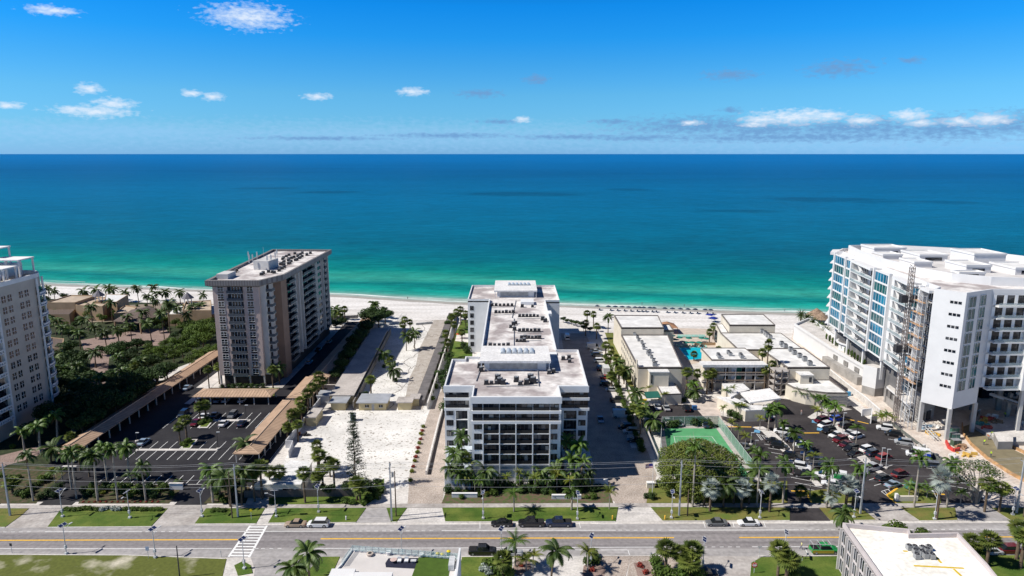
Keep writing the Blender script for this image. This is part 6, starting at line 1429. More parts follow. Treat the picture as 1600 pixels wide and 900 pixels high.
treeproto('round','t',6,3.2,1500,m_leafd,8,.42); treeproto('loose','t',5,2.8,900,m_leaf,7,.42); treeproto('wide','t',7,4.5,2200,m_leaf,11,.45)
def shrubproto(key,rx,h,n,leafm,name='shrub',sz=.28,lob=5):
    random.seed(hash_(key)); o=thing(name,'shrub','shrub',(0,0,0)); mb=MB()
    for k in range(lob): a=k*2.4; rr=rx*.5*math.sqrt(k/lob); leafcloud(mb,(rr*math.cos(a),rr*math.sin(a),h*.5),(rx*.55,rx*.55,h*.5*random.uniform(.8,1.1)),n//lob,sz)
    mb.build('foliage',leafm,o); w=MB()
    for k in range(4): w.tube((0,0,0),(rx*.3*math.cos(k*1.6),rx*.3*math.sin(k*1.6),h*.6),.04,.02,4)
    w.build('stem',m_trunkb,o); children(o)
    for c in list(o.children): children(c)
    TP[key]=[o,False,h]
shrubproto('sh_green',1.1,1.4,420,m_leaf); shrubproto('sh_deep',1.1,1.5,420,m_leafd); shrubproto('sh_yel',.8,1.0,260,m_leafy); shrubproto('sh_red',.8,.8,240,m_red); shrubproto('sh_silver',.9,1.0,260,m_silver); shrubproto('column',.55,2.6,330,m_leaf,'column_shrub',lob=4); shrubproto('banana',1.2,2.2,160,m_palmg,'broad_leaf_plant',.8)
def plant(key,px,py,label,group,sc=1.0,z=0,h=None,cat=None):
    o,u,h0=TP[key]; x,y=G(px,py,z); s_=sc*random.uniform(.9,1.1); rz=random.uniform(0,6.28)
    if not u: TP[key][1]=True; o.location=(x,y,z); o.rotation_euler=(0,0,rz); o.scale=(s_,s_,s_ if not h else h/h0); o['label']=label; o['group']=group; r=o
    else: r=dup(o,(x,y,z),rz,s_,label,group); r.scale=(s_,s_,s_ if not h else h/h0)
    if cat: r['category']=cat
    return r
def plants(where,key,desc,pts,group,sc=1.0,z=0,jit=.0,h=None):
    pts=sorted(pts); 
    for i,p in enumerate(pts):
        s_=p[2] if len(p)>2 else 1.0; od=ordi(i,len(pts)); plant(key,p[0],p[1],('%s %s, %s'%(desc,where,od)) if od else '%s %s'%(desc,where),group,sc*s_,z,h)
random.seed(31)
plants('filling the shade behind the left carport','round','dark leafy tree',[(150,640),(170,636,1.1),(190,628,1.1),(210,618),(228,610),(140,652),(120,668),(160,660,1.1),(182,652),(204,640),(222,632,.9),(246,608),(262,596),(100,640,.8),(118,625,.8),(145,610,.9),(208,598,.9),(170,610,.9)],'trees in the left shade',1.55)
plants('between the resort drive and the carport','loose','sunlit leafy tree',[(236,556),(250,560),(262,558),(246,572),(272,566),(286,560),(300,552,1.1),(276,548),(290,542),(258,545,.9),(310,566,.9),(322,558),(230,566,.8),(296,572,.8),(306,578,.7)],'sunlit trees by the resort drive',1.15)
plants('left of the apartment tower','wide','broad bright green tree',[(318,545,1.0),(330,532),(305,536,1.0),(300,522,.8),(322,520,.9),(338,558,.8)],'broad trees by the apartment tower',1.2)
plants('around the resort','round','clipped dark tree',[(196,524,.6),(160,556,.6),(205,560,.7),(232,545,.5),(120,515,.6),(76,510,.9),(72,475,.7),(100,470,.6),(108,530,.7),(320,495,.7),(334,500,.7),(288,528,.6),(274,532,.6),(250,520,.6),(215,545,.6)],'trees around the resort',1.3)
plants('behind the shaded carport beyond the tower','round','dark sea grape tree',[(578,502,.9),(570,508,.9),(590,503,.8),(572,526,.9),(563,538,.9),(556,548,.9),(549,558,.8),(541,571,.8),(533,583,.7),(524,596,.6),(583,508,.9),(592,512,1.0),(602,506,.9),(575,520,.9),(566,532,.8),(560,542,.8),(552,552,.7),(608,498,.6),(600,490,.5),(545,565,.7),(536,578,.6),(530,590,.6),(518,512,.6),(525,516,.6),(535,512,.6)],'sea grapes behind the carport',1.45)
plants('at the beach corner of the central condominium','round','dense green tree',[(706,505,.8),(716,500,.8),(726,504,.8),(700,512,.7),(735,508,.6)],'trees at the condominium beach corner',1.0)
plants('left of the central condominium','sh_deep','deep green shrub',[(697-6*math.sin(k),525+9*k,1.5) for k in range(14)]+[(690,560,1.6),(684,590,1.5),(725,545,1.6),(730,552,1.6)],'hedge plants left of the condominium',1.25)
plants('along the paver ramp','sh_green','bright green shrub',[(674,615),(678,600),(682,588),(686,575),(690,562),(676,625),(681,607),(694,548)],'bright shrubs by the ramp',1.2)
plants('along the sand lot border','sh_yel','yellow-green clipped shrub',[(661,668),(658,680),(655,694),(652,708),(648,722),(644,738),(641,752)],'yellow border shrubs',1.0)
plants('along the sand lot border','sh_red','dark red shrub',[(660,674),(657,687),(653,701),(650,715),(646,730)],'red border shrubs',.9)
plants('beyond the paver drive near the beach','round','dense dune tree',[(886,506,.6),(893,508,.6),(900,510,.6),(908,512,.6),(880,504,.6),(912,518,.6),(922,520,.6),(935,518,.5)],'dune trees beyond the drive',.9)
plants('in the front bed of the central condominium','sh_deep','deep green shrub',[(700+8*k+random.uniform(-3,3),760+random.uniform(-5,12),random.uniform(.9,1.5)) for k in range(30)],'front bed shrubs',1.0)
plants('in the front bed of the central condominium','sh_green','light green shrub',[(704+14*k+random.uniform(-5,5),766+random.uniform(-6,14),random.uniform(.6,1.2)) for k in range(17)],'front bed light shrubs',1.0)
plants('in the front bed under the grey panels','sh_red','dark red shrub',[(768+8*k,763+random.uniform(-1,1),random.uniform(.8,1.1)) for k in range(12)],'front bed red shrubs',.9)
plants('in front of the condominium ground floor','banana','big-leaved plant',[(765,758),(778,760),(790,758),(812,758),(830,760),(842,757),(856,758),(868,760),(880,757),(895,758),(905,755),(735,756)],'big-leaved plants at the ground floor',.9)
plants('beside the entrance walls','sh_yel','yellow-green plant',[(855,765),(908,766),(762,772,.7)],'yellow plants by the entrance walls',1.0)
plants('clipped along the left verge','sh_green','low rounded hedge plant',[(103+7*k,797+.8*math.sin(k),.85) for k in range(8)]+[(195+7*k,797.5,.85) for k in range(9)]+[(334,799,.9),(342,799,.9),(350,799.5,.9)],'hedge along the left verge',1.0,h=.9)
plants('in the middle of the left verge hedge','sh_silver','silvery-blue spiky plant',[(160,798),(168,796),(178,797),(186,798)],'silver plants in the verge hedge',1.0)
plants('around the left street palms','sh_deep','dark green shrub',[(30+11*k+random.uniform(-4,4),772+random.uniform(-8,12),random.uniform(.7,1.3)) for k in range(7)]+[(130+8*k+random.uniform(-3,3),768+random.uniform(-10,14),random.uniform(.6,1.2)) for k in range(16)],'shrubs around the left palms',1.0)
plants('around the left street palms','sh_yel','yellow-green shrub',[(136,774),(161,772),(220,748,1.2),(82,735),(66,748),(236,770),(100,712,1.4),(20,700,1.2)],'yellow shrubs around the left palms',1.0)
plants('behind the left pavement','sh_red','reddish low shrub',[(130+9*k,785,.55) for k in range(14)],'reddish shrubs behind the left pavement',.8)
plants('beside the flat-roofed house','round','dense bushy tree',[(378,768,.7),(395,762,.8),(405,770,.7),(365,775,.6),(352,772,.6),(500,772,.6),(515,776,.6),(543,772,.7),(573,768,.6),(590,762,.5),(582,775,.5)],'bushy trees by the flat-roofed house',.9)
plants('behind the street fence','sh_green','rounded green shrub',[(540,786),(551,788),(338,772),(345,782),(352,786),(577,782,1.4),(588,780,1.2),(568,789,1.0),(595,770,1.2)],'shrubs by the street fence',1.1)
plants('in the parking lot islands','sh_green','green island shrub',[(286,696,.9),(292,692,1.0),(296,690,.8),(288,698,.8),(314,664,.9),(318,661,1.0),(324,657,.9),(328,660,.8)],'island shrubs in the left lot',1.0)
plants('under the apartment tower front','sh_deep','dark green shrub',[(348+9*k,607-(k%2),1.1) for k in range(8)],'shrubs under the tower front',1.0)
plants('under the lone palm on the sand','sh_deep','scrubby plant',[(566,622,1.2),(574,625,1.3),(582,624,1.2),(589,622,1.0),(572,618,1.0),(612,562,1.2),(618,596,1.0),(622,590,.9),(600,575,1.0)],'scrub on the sand lot',1.0)
plants('along the hotel drive wall','sh_green','leafy shrub',[(946+2.1*k,560+5.4*k,1.1) for k in range(28)],'shrubs along the drive wall',1.1)
plants('beside the hotel court','sh_deep','clipped dark shrub',[(1048,668,1.8),(1056,667,1.6),(1086,665,1.9),(1094,664,1.9),(1105,665,1.8),(1110,668,1.5),(1035,668,1.2),(1040,660,1.0)],'clipped shrubs by the court',.9)
plants('by the lobby','sh_deep','dark courtyard shrub',[(1140,650,1.4),(1150,654,1.4),(1160,656,1.1),(1130,632,1.2),(1050,626,1.2),(1058,627,1.1),(1068,629,1.1),(1074,622,1.0),(1085,600,1.0),(1120,604,1.4),(1130,606,1.2),(1148,604,1.2),(1170,603,1.2),(1228,613,1.3),(1236,618,1.2)],'courtyard shrubs by the lobby',1.1)
plants('under the right street palms','sh_deep','dark green understory shrub',[(1012+9*k+random.uniform(-4,4),772+random.uniform(-14,10),random.uniform(.8,1.4)) for k in range(24)],'understory shrubs at the right street',1.0)
plants('at the hotel entry','sh_yel','yellow-green agave-like shrub',[(1262,772),(1272,775),(1284,772),(1296,775),(1308,774),(1392,778),(1202,782)],'yellow shrubs at the hotel entry',1.0)
plants('in a row on the podium terrace','column','slim column shrub',[(1291+4.9*k,530+3.5*k,1.0) for k in range(13)]+[(1388+8.5*k,585+6.2*k,.7) for k in range(6)],'column shrubs on the terrace',1.0,z=6.0)
plants('on the near side of the street','sh_green','leafy shrub',[(770,890,1.5),(780,898,1.6),(795,900,1.4),(760,885,1.1),(1030,903,1.6),(1045,905,1.8),(1065,908,1.8),(1090,905,1.5),(1025,884,1.5),(925,872,1.3),(932,880,1.0),(920,882,1.2),(1240,905,1.2),(1390,836,1.6),(1402,832,1.8),(1412,838,1.5),(1440,840,1.4),(1530,868,1.5),(1533,880,1.3)],'shrubs on the near side of the street',1.1)
plants('on the near side of the street','sh_silver','silvery-blue shrub',[(757,893,1.4),(764,897,1.3)],'silver shrubs on the near side',1.1)
plants('in the mulch beds','sh_red','reddish mulch-bed shrub',[(925,892,1.0),(1000,886,1.0),(1008,896,1.0),(815,885,.8)],'red shrubs in mulch beds',1.0)
plants('in the dune strip','sh_green','low dune shrub',[(505+6*k+random.uniform(-2,2),500+random.uniform(-3,4),.9) for k in range(6)]+[(60+14*k,478+random.uniform(-3,3),1.0) for k in range(18)],'dune shrubs',1.0)
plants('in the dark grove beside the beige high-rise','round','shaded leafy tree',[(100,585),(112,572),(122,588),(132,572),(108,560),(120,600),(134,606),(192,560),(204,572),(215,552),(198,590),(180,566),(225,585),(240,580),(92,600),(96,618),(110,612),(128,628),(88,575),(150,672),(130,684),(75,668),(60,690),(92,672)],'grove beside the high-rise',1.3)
plants('between the resort buildings','loose','garden tree',[(100,520),(115,528),(140,500),(160,505),(210,500),(225,505),(240,495),(255,498),(270,495),(262,508),(275,512),(290,505),(300,512),(310,520),(295,528),(315,505),(328,512),(285,518),(245,512),(165,492),(128,512),(84,500),(180,500),(198,506),(320,528),(305,500)],'garden trees at the resort',1.05)
plants('in the left entrance bed','sh_green','leafy shrub',[(140+9*k+random.uniform(-3,3),762+random.uniform(-3,16),random.uniform(.8,1.5)) for k in range(16)]+[(4+9*k+random.uniform(-3,3),748+random.uniform(-8,30),random.uniform(.8,1.6)) for k in range(9)],'shrubs in the left entrance bed',1.0)
# big spreading fig beside the court
def bigtree(lab,px,py,top,hw,n,leafm,sz,name='broadleaf_tree',bare=0,seed=1,nl=26,trunks=5):
    random.seed(seed); x,y=G(px,py); h=ZY(top,y); o=thing(name,lab,'tree',(x,y,0)); w=MB(); mb=MB()
    zc=f=None
    for k in range(trunks):
        a=k*6.28/trunks; w.tube((x+.4*math.cos(a),y+.4*math.sin(a),0),(x+hw*.3*math.cos(a),y+hw*.3*math.sin(a),h*.55),.38,.2,7,cap=False)
    for k in range(nl):
        a=k*2.4; rr=hw*.80*math.sqrt((k+.3)/nl); zc=h*(.78-.50*(rr/hw)**2.2)+random.uniform(-.4,.4); r_=hw*(random.uniform(.15,.23) if nl>40 else random.uniform(.20,.28))
        c=(x+rr*math.cos(a),y+rr*math.sin(a),zc); st=(x+rr*.3*math.cos(a),y+rr*.3*math.sin(a),h*.4); w.tube(st,c,.17,.05,5,cap=False)
        if nl>40 and rr>hw*.5:
            c2_=(c[0]+random.gauss(0,.6),c[1]-random.uniform(0,1.2),h*random.uniform(.22,.42)); leafcloud(mb,c2_,(r_,r_,r_*.9),n//nl,sz)
        for _ in range(bare): q=Vector(c)+Vector((random.gauss(0,r_*.7),random.gauss(0,r_*.7),random.uniform(-.3,1)*r_)); w.tube(c,tuple(q),.05,.015,3,cap=False)
        if bare<8 or k%3!=1: leafcloud(mb,c,(r_,r_,r_*.62),n//nl,sz)
    w.build('trunk',m_trunk,o); mb.build('crown',leafm,o)
bigtree('huge spreading fig tree with a domed crown covering the near end of the tennis court',1092,764,682,11.0,26000,M('fig_leaf',(.045,.08,.012),.7,scale=.5,col2=(.19,.22,.04),trans=.2,thr=(.32,.68),detail=6),.38,seed=3,nl=60,bare=7)
bigtree('pale spreading tree with sparse greenery and visible grey limbs by the right street corner',1524,786,712,7.5,2600,m_leaf,.42,bare=9,seed=5,nl=20,trunks=3)
# the tall thin conifer on the sand lot
random.seed(12); x,y=G(556,762); h=ZY(641,y); o=thing('araucaria_pine','tall dark narrow conifer with tiers of short branches on the white sand lot','tree',(x,y,0)); w=MB(); w.tube((x,y,0),(x,y,h),.24,.04,7,cap=False); mb=MB()
z=2.0
while z<h-.3:
    u=z/h; L_=2.9*(1-u)**.7+.25
    for k in range(7):
        a=random.uniform(0,6.28) if k else 0; c,s=math.cos(a),math.sin(a); l=L_*random.uniform(.6,1.1); e=(x+c*l,y+s*l,z+l*.28); w.tube((x,y,z),e,.035,.015,3,cap=False)
        for j in range(4): t_=.35+.62*j/3; leafcloud(mb,(x+c*l*t_,y+s*l*t_,z+l*.28*t_+.05),(.26+.16*t_,.26+.16*t_,.24),8,.24)
    z+=.75*random.uniform(.8,1.2)
w.build('trunk',m_trunkb,o); mb.build('crown',M('conifer_green',(.012,.028,.012),.8,scale=.8,col2=(.03,.05,.022)),o)
# ---------------------------------------------------------------- vehicles
m_tyre=M('tyre',(.015,.015,.016),.9,.1,2); m_rim=M('wheel_rim',(.35,.35,.37),.3,.1,2,metal=.6); m_cglass=M('car_glass',(.012,.015,.018),.06,.2,1,spec=.7)
m_lamp=M('headlight',(.7,.7,.68),.2,.05,2); m_tail=M('tail_light',(.35,.02,.02),.3,.1,2)
PAINT={}
def paint(c,name):
    if name not in PAINT:
        m=M('car_paint_'+name,c,.28,.03,1,spec=.6); m.node_tree.nodes['Principled BSDF'].inputs['Coat Weight'].default_value=.6; PAINT[name]=m
    return PAINT[name]
CC={'black':(.010,.010,.012),'dark grey':(.05,.052,.058),'grey':(.14,.145,.15),'silver':(.38,.39,.40),'white':(.72,.72,.72),'navy blue':(.010,.02,.055),'bright blue':(.01,.06,.40),'dark red':(.12,.008,.012),'red':(.28,.015,.015),'maroon':(.09,.006,.015),'tan':(.36,.27,.19),'light blue':(.26,.34,.42),'dark blue':(.015,.03,.06),'green':(.02,.25,.06),'teal':(.03,.16,.16),'yellow':(.45,.32,.04)}
def loft(mb,secs,mi=0):
    """secs: list of (x, [(y,z)...]) rings, closed"""
    n=len(secs[0][1]); i=len(mb.v)
    for x,ring in secs: mb.v += [(x,y,z) for y,z in ring]
    for s_ in range(len(secs)-1):
        for k in range(n):
            j=(k+1)%n; mb.f.append((i+s_*n+k,i+s_*n+j,i+(s_+1)*n+j,i+(s_+1)*n+k)); mb.m.append(mi)
    mb.f.append(tuple(i+k for k in reversed(range(n)))); mb.m.append(mi); mb.f.append(tuple(i+(len(secs)-1)*n+k for k in range(n))); mb.m.append(mi)
def ringb(hw,z0,z1,bev=.12): return [(-hw,z0),(hw,z0),(hw,z1-bev),(hw-bev,z1),(-hw+bev,z1),(-hw,z1-bev)]
def car_proto(t):
    o=thing({'sedan':'parked_car','suv':'parked_car','pickup':'pickup_truck','van':'van','box':'box_truck','jeep':'parked_car'}[t],'car','car',(0,0,0))
    P={'sedan':dict(L=4.7,hw=.90,belt=.88,hood=.80,top=1.42,c=(-1.15,-.35,.85,1.6)),'suv':dict(L=4.75,hw=.95,belt=1.05,hood=1.0,top=1.72,c=(-1.55,-.7,1.7,2.2)),
       'jeep':dict(L=4.5,hw=.95,belt=1.15,hood=1.08,top=1.85,c=(-1.0,-.6,1.9,2.1)),'pickup':dict(L=5.7,hw=1.0,belt=1.12,hood=1.1,top=1.85,c=(-1.5,-.8,.85,1.1)),'van':dict(L=5.8,hw=1.02,belt=1.25,hood=1.2,top=2.55,c=(-2.2,-1.4,2.7,2.8)),'box':dict(L=7.0,hw=1.05,belt=1.3,hood=1.3,top=2.2,c=(-3.0,-2.5,-1.4,-1.35))}[t]
    L,hw,belt,hood,top,c=P['L'],P['hw'],P['belt'],P['hood'],P['top'],P['c']; a=L/2
    mb=MB(); r=lambda w,z0,z1,b=.12: ringb(w,z0,z1,b)
    rear = belt if t!='sedan' else belt+.02
    secs=[(-a,r(hw*.86,.38,hood*.72)),(-a+.25,r(hw*.95,.26,hood*.88)),(-a+.7,r(hw,.24,hood*.97)),(c[0],r(hw,.24,hood)),(c[1],r(hw,.24,belt)),(c[2],r(hw,.24,belt)),(a-.45,r(hw,.24,rear)),(a-.12,r(hw*.97,.28,rear*.96)),(a,r(hw*.9,.4,rear*.85))]
    if t=='pickup': secs=secs[:6]+[(1.15,r(hw,.24,belt))]+secs[6:]
    if c[0]>-a+.72: loft(mb,secs)
    else: loft(mb,[s_ for s_ in secs if s_[0]!=c[0]])
    # roof skin
    hr=hw*.80
    if t in('sedan','suv','jeep','pickup','van','box'):
        x1,x2=c[1]+.03,c[2]-.02; mb.prism([(x1,-hr),(x2,-hr),(x2,hr),(x1,hr)],top-.05,top+.015)
    if t=='van': mb.prism([(-.9,-hw*.93),(2.75,-hw*.93),(2.75,hw*.93),(-.9,hw*.93)],belt-.02,top-.06)
    if t=='box': mb.prism([(-1.2,-1.15),(3.45,-1.15),(3.45,1.15),(-1.2,1.15)],.9,3.2)
    body=mb.build('body',m_tyre,o); body.data.materials[0]=paint(CC['white'],'white'); body.material_slots[0].link='OBJECT'
    mb=MB(); loft(mb,[(c[0],[(-hw*.9,belt-.08),(hw*.9,belt-.08),(hw*.88,belt-.05),(-hw*.88,belt-.05)]),(c[1],[(-hw*.93,belt-.05),(hw*.93,belt-.05),(hr,top-.05),(-hr,top-.05)]),(c[2],[(-hw*.93,belt-.05),(hw*.93,belt-.05),(hr,top-.05),(-hr,top-.05)]),(c[3],[(-hw*.9,belt-.08),(hw*.9,belt-.08),(hw*.88,belt-.04),(-hw*.88,belt-.04)])]); mb.build('window_glass',m_cglass,o)
    if t=='pickup':
        mb=MB(); mb.box(1.25,-hw*.86,belt+.001,a-.2,hw*.86,belt+.03); mb.build('cargo_bed',m_tyre,o)
    for sx in (-1,1):
        for sy in (-1,1):
            R_=.34 if t in('sedan',) else .39; x=sx*(a-.92); y=sy*(hw-.10)
            mb=MB(); mb.tube((x,y-.11,R_),(x,y+.11,R_),R_,R_,14); tw=mb.build('wheel',m_tyre,o)
            mb=MB(); yo=y+sy*.115; mb.tube((x,yo-.01,R_),(x,yo+.01,R_),R_*.6,R_*.6,10); mb.build('rim',m_rim,tw)
    for sy in (-1,1):
        mb=MB(); mb.box(-a+.02,sy*hw*.62-.2,hood*.6,-a+.2,sy*hw*.62+.2,hood*.74); mb.build('headlight',m_lamp,o)
        mb=MB(); mb.box(a-.14,sy*hw*.72-.16,rear*.68,a+.015,sy*hw*.72+.16,rear*.86); mb.build('tail_light',m_tail,o)
    children(o)
    for c_ in list(o.children): children(c_)
    return [o,False]
CP={t:car_proto(t) for t in ('sedan','suv','pickup','van','box','jeep')}
TN={'sedan':'sedan','suv':'SUV','pickup':'pickup truck','van':'van','box':'box truck','jeep':'boxy SUV'}; TC={'sedan':'car','suv':'car','jeep':'car','pickup':'pickup','van':'van','box':'truck'}
def car(t,col,px,py,d,where,group,extra=None,sc=1.0):
    """px,py: where the middle of the car meets the ground; d: direction the nose points (world dx,dy)"""
    x,y=G(px,py); rz=math.atan2(-d[1],-d[0]); lab='%s %s %s'%(col,TN[t],where)
    P=CP[t]
    if not P[1]: P[1]=True; o=P[0]; o.location=(x,y,.05); o.rotation_euler=(0,0,rz); o['label']=lab; o['group']=group
    else: o=dup(P[0],(x,y,.05),rz,sc,lab,group)
    o['category']=TC[t]
    for c in o.children:
        if c.name.startswith('body'): c.material_slots[0].link='OBJECT'; c.material_slots[0].material=paint(CC[col],col.replace(' ','_'))
        if extra and c.name.startswith('roof'): pass
    return o
UP=(0,1); DN=(0,-1); LF=(-1,0); RT=(1,0)
g_='cars in the left parking lot'
for a in (('sedan','light blue',225,693,UP,'alone beside the shaded left carport'),('suv','dark blue',287,649,DN,'at the left end of the far parking row, left lot'),('sedan','white',319,653,UP,'in the far row between the two lot palms, left lot'),('sedan','dark grey',336,651,UP,'in the far row just right of the white car, left lot'),('suv','grey',364,651,DN,'at the right end of the far row, left lot'),('sedan','dark red',306,663,DN,'by the palm island in the left lot'),('sedan','white',350,664,UP,'alone in the nearer row, left lot'),('sedan','navy blue',378,664,UP,'rightmost of the nearer row, left lot'),
  ('sedan','silver',328,627,UP,'leftmost under the hipped carport'),('sedan','light blue',341,627,UP,'second from the left under the hipped carport'),('suv','silver',354,627,UP,'in the middle under the hipped carport'),('sedan','white',379,627,UP,'rightmost under the hipped carport'),('sedan','dark grey',313,628,UP,'in the deepest shade under the hipped carport'),
  ('sedan','light blue',293,608,UP,'half hidden under the long left carport'),('sedan','grey',514,536,UP,'parked in the shade beside the apartment tower, farther one'),('sedan','light blue',483,568,UP,'parked in the shade beside the apartment tower, nearer one'),('sedan','black',498,548,UP,'between the two cars beside the apartment tower')):
    car(*a,g_)
g_='cars along the right paver drive'
for a in (('van','white',927,545,RT,'farthest along the paver drive, at the beach end'),('sedan','silver',931,551,RT,'next to the white van at the beach end of the paver drive'),('suv','dark grey',933,557,RT,'third vehicle from the beach end of the paver drive'),('suv','white',937,566,RT,'crossing the sunlit strip on the paver drive'),('jeep','black',936,578,UP,'dark and boxy, beside the white box truck'),('box','white',946,584,UP,'standing under palms on the paver drive'),('sedan','red',947,592,RT,'just in front of the white box truck'),('suv','black',947,603,RT,'in front of the red car on the paver drive'),('sedan','silver',956,611,RT,'among palms in the middle of the paver drive row'),('pickup','black',966,628,RT,'long and dark in the middle of the paver drive'),('sedan','black',968,642,RT,'behind the white delivery van on the paver drive'),('van','white',971,652,RT,'bright in the sunlit strip of the paver drive'),('sedan','light blue',938,658,DN,'driving alone down the paver drive'),('suv','silver',986,677,LF,'in shade at the hedge, near end of the paver drive'),('sedan','black',992,690,LF,'parked sideways, nearest car of the paver drive'),('van','white',886,530,UP,'at the right flank of the condominium near the beach'),('suv','black',977,670,LF,'in the shade left of the silver one, near end of the drive')):
    car(*a,g_)
g_='cars in the small hotel lot'
for a in (('sedan','white',1027,638,UP,'in front of the slatted fence, hotel side lot'),('sedan','silver',1041,640,UP,'second in front of the slatted fence, hotel side lot'),('suv','black',1072,641,UP,'right end of the upper row, hotel side lot'),('sedan','white',1042,660,UP,'left end of the row above the court'),('sedan','silver',1061,663,UP,'second of the row above the court'),('suv','dark grey',1080,659,UP,'third of the row above the court'),('sedan','dark blue',1102,666,UP,'right end of the row above the court'),('sedan','silver',1203,651,UP,'parked under the lobby roof'),('suv','dark blue',1196,655,UP,'in the dark beneath the lobby roof')):
    car(*a,g_)
g_='cars in the main hotel lot'; rr=tuple(dR.normalized()); rl_=(-rr[0],-rr[1]); lr=tuple(dL.normalized()); ll=(-lr[0],-lr[1])
for a in (('suv','maroon',1283,659,rl_,'topmost of the middle columns, hotel lot'),('suv','bright blue',1307,657,rr,'vivid, topmost of the right middle column'),('suv','white',1289,667,rl_,'below the topmost maroon one'),('suv','black',1322,668,rr,'under the bright blue one'),('suv','black',1295,676,rl_,'between two white ones in the left middle column'),('sedan','white',1306,682,rl_,'third white one down the middle column'),('sedan','silver',1328,679,rr,'half hidden behind the black one under the bright blue'),('suv','dark red',1313,690,rl_,'above the maroon one in the middle column'),('suv','white',1338,684,rr,'by the slim lot palm'),('sedan','maroon',1322,697,rl_,'directly below the dark red one'),('suv','black',1330,704,rl_,'second last of the middle column'),('sedan','black',1335,712,rl_,'last of the middle column'),('suv','white',1355,705,rr,'large, opposite the last black one'),('suv','dark blue',1364,711,rr,'between the large white one and the red one'),('suv','red',1381,718,rr,'beside the lot lamp'),('pickup','silver',1363,734,rr,'below the red one, hotel lot'),
  ('jeep','white',1382,672,ll,'topmost at the mesh fence'),('suv','black',1396,681,ll,'second at the mesh fence'),('suv','silver',1412,694,ll,'third at the mesh fence'),('suv','dark blue',1454,730,ll,'right of the wrapped van at the mesh fence'),('sedan','black',1470,734,ll,'farthest right at the mesh fence'),('suv','dark red',1406,744,rr,'alone in the lower right rows'),('suv','black',1380,751,rr,'left of the lower dark red one'),('sedan','light blue',1395,760,rr,'nearest of the lower right rows'),('sedan','teal',1425,762,rr,'half hidden by shrubs near the exit'),
  ('suv','white',1222,677,ll,'topmost of the left column'),('sedan','grey',1232,685,ll,'under the topmost white one of the left column'),('suv','navy blue',1241,691,ll,'above the white one in the left column'),('suv','white',1253,700,ll,'in the middle of the left column'),('sedan','navy blue',1265,713,ll,'below the middle white one'),('suv','dark grey',1274,723,ll,'second below the middle white one'),('sedan','black',1281,731,ll,'third below the middle white one'),('sedan','black',1209,692,lr,'upper of a dark pair left of the palms'),('suv','black',1217,700,lr,'lower of a dark pair left of the palms'),('suv','black',1237,716,lr,'large, alone below the dark pair'),('jeep','white',1253,733,lr,'with dark windows above the black pickup'),('pickup','black',1258,746,lr,'below the white boxy one'),('sedan','navy blue',1248,727,lr,'between the black one and the white boxy one'),('sedan','white',1286,745,ll,'left of the green-and-white van'),('sedan','white',1299,759,ll,'nearest the street in the left column'),('sedan','grey',1163,700,UP,'beside the court fence, upper'),('sedan','grey',1197,738,DN,'beside the court fence, lower')):
    car(*a,g_)
gv=car('van','white',1303,750,ll,'with bright green side panels behind the silver palms',g_)
cv=car('van','white',1434,714,ll,'wrapped in blue with white lettering at the mesh fence',g_)
def child_box(parent,name,mats,boxes):
    mb=MB()
    for b in boxes: mb.box(*b)
    me_o=mb.build(name,mats,None); me_o.parent=parent; return me_o
for sy in (-1,1): child_box(gv,'green_wrap',paint(CC['green'],'green'),[(-.2,(sy*1.03)-.01,.9,2.7,(sy*1.03)+.01,2.2)])
child_box(gv,'green_wrap',paint(CC['green'],'green'),[(.4,-.9,2.50,2.6,.9,2.53)])
# side wraps for the lettered van (its right-hand side faces the lot)
m_wrapb=M('wrap_blue',(.012,.05,.36),.4,.05,1); m_wrapp=M('wrap_pink',(.6,.25,.35),.4,.05,1)
for sy in (-1,1):
    child_box(cv,'blue_wrap',m_wrapb,[(-.85,sy*.975-.01,.5,2.2,sy*.975+.01,1.75)] if False else [(-.2,(sy*1.03)-.008,.45,2.75,(sy*1.03)+.008,1.7)])
    child_box(cv,'wrap_stripe',m_wrapp,[(-.75,(sy*1.035)-.006,.6,-.3,(sy*1.035)+.006,1.6)])
def text3d(name,s,size,loc,rot,mat,parent=None,ex=.01):
    c=bpy.data.curves.new(name,'FONT'); c.body=s; c.size=size; c.extrude=ex; c.align_x='CENTER'; c.align_y='CENTER'; o=bpy.data.objects.new(name,c); COL.objects.link(o)
    dg=bpy.context.evaluated_depsgraph_get(); me=bpy.data.meshes.new_from_object(o.evaluated_get(dg)); bpy.data.objects.remove(o); o=bpy.data.objects.new(name,me); COL.objects.link(o); o.location=loc; o.rotation_euler=rot; me.materials.clear(); me.materials.append(mat)
    if parent: o.parent=parent
    return o
bpy.context.view_layer.update()
text3d('lettering','LAS',.75,(1.3,1.05,1.25),(R(90),0,R(180)),m_paint,cv)
text3d('lettering','LAS',.75,(1.3,-1.05,1.25),(R(90),0,0),m_paint,cv)
g_='cars parked along the street'
for a in (('sedan','tan',462,822,LF,'at the kerb left of the white one, far side of the street'),('suv','white',498,822,LF,'at the kerb right of the tan one, far side of the street'),('sedan','black',784,821,LF,'at the kerb before the front lawn, leftmost of three dark ones'),('pickup','black',830,821,LF,'at the kerb before the front lawn, middle of three dark ones'),('pickup','navy blue',873,821,LF,'at the kerb before the front lawn, rightmost of three dark ones'),('sedan','grey',1119,820,LF,'at the kerb by the dry verge, right part of the street'),('sedan','white',1169,820,LF,'with black roof at the kerb, right part of the street'),('pickup','black',754,865,RT,'on the near kerb beside the modern house'),('sedan','silver',799,867,RT,'half behind palms on the near kerb'),('suv','dark red',1574,863,LF,'on the near kerb at the right edge'),('sedan','silver',1546,865,LF,'behind cabbage palms on the near kerb'),('sedan','black',1102,899,RT,'cropped by the bottom edge in the near driveway')):
    car(*a,g_)
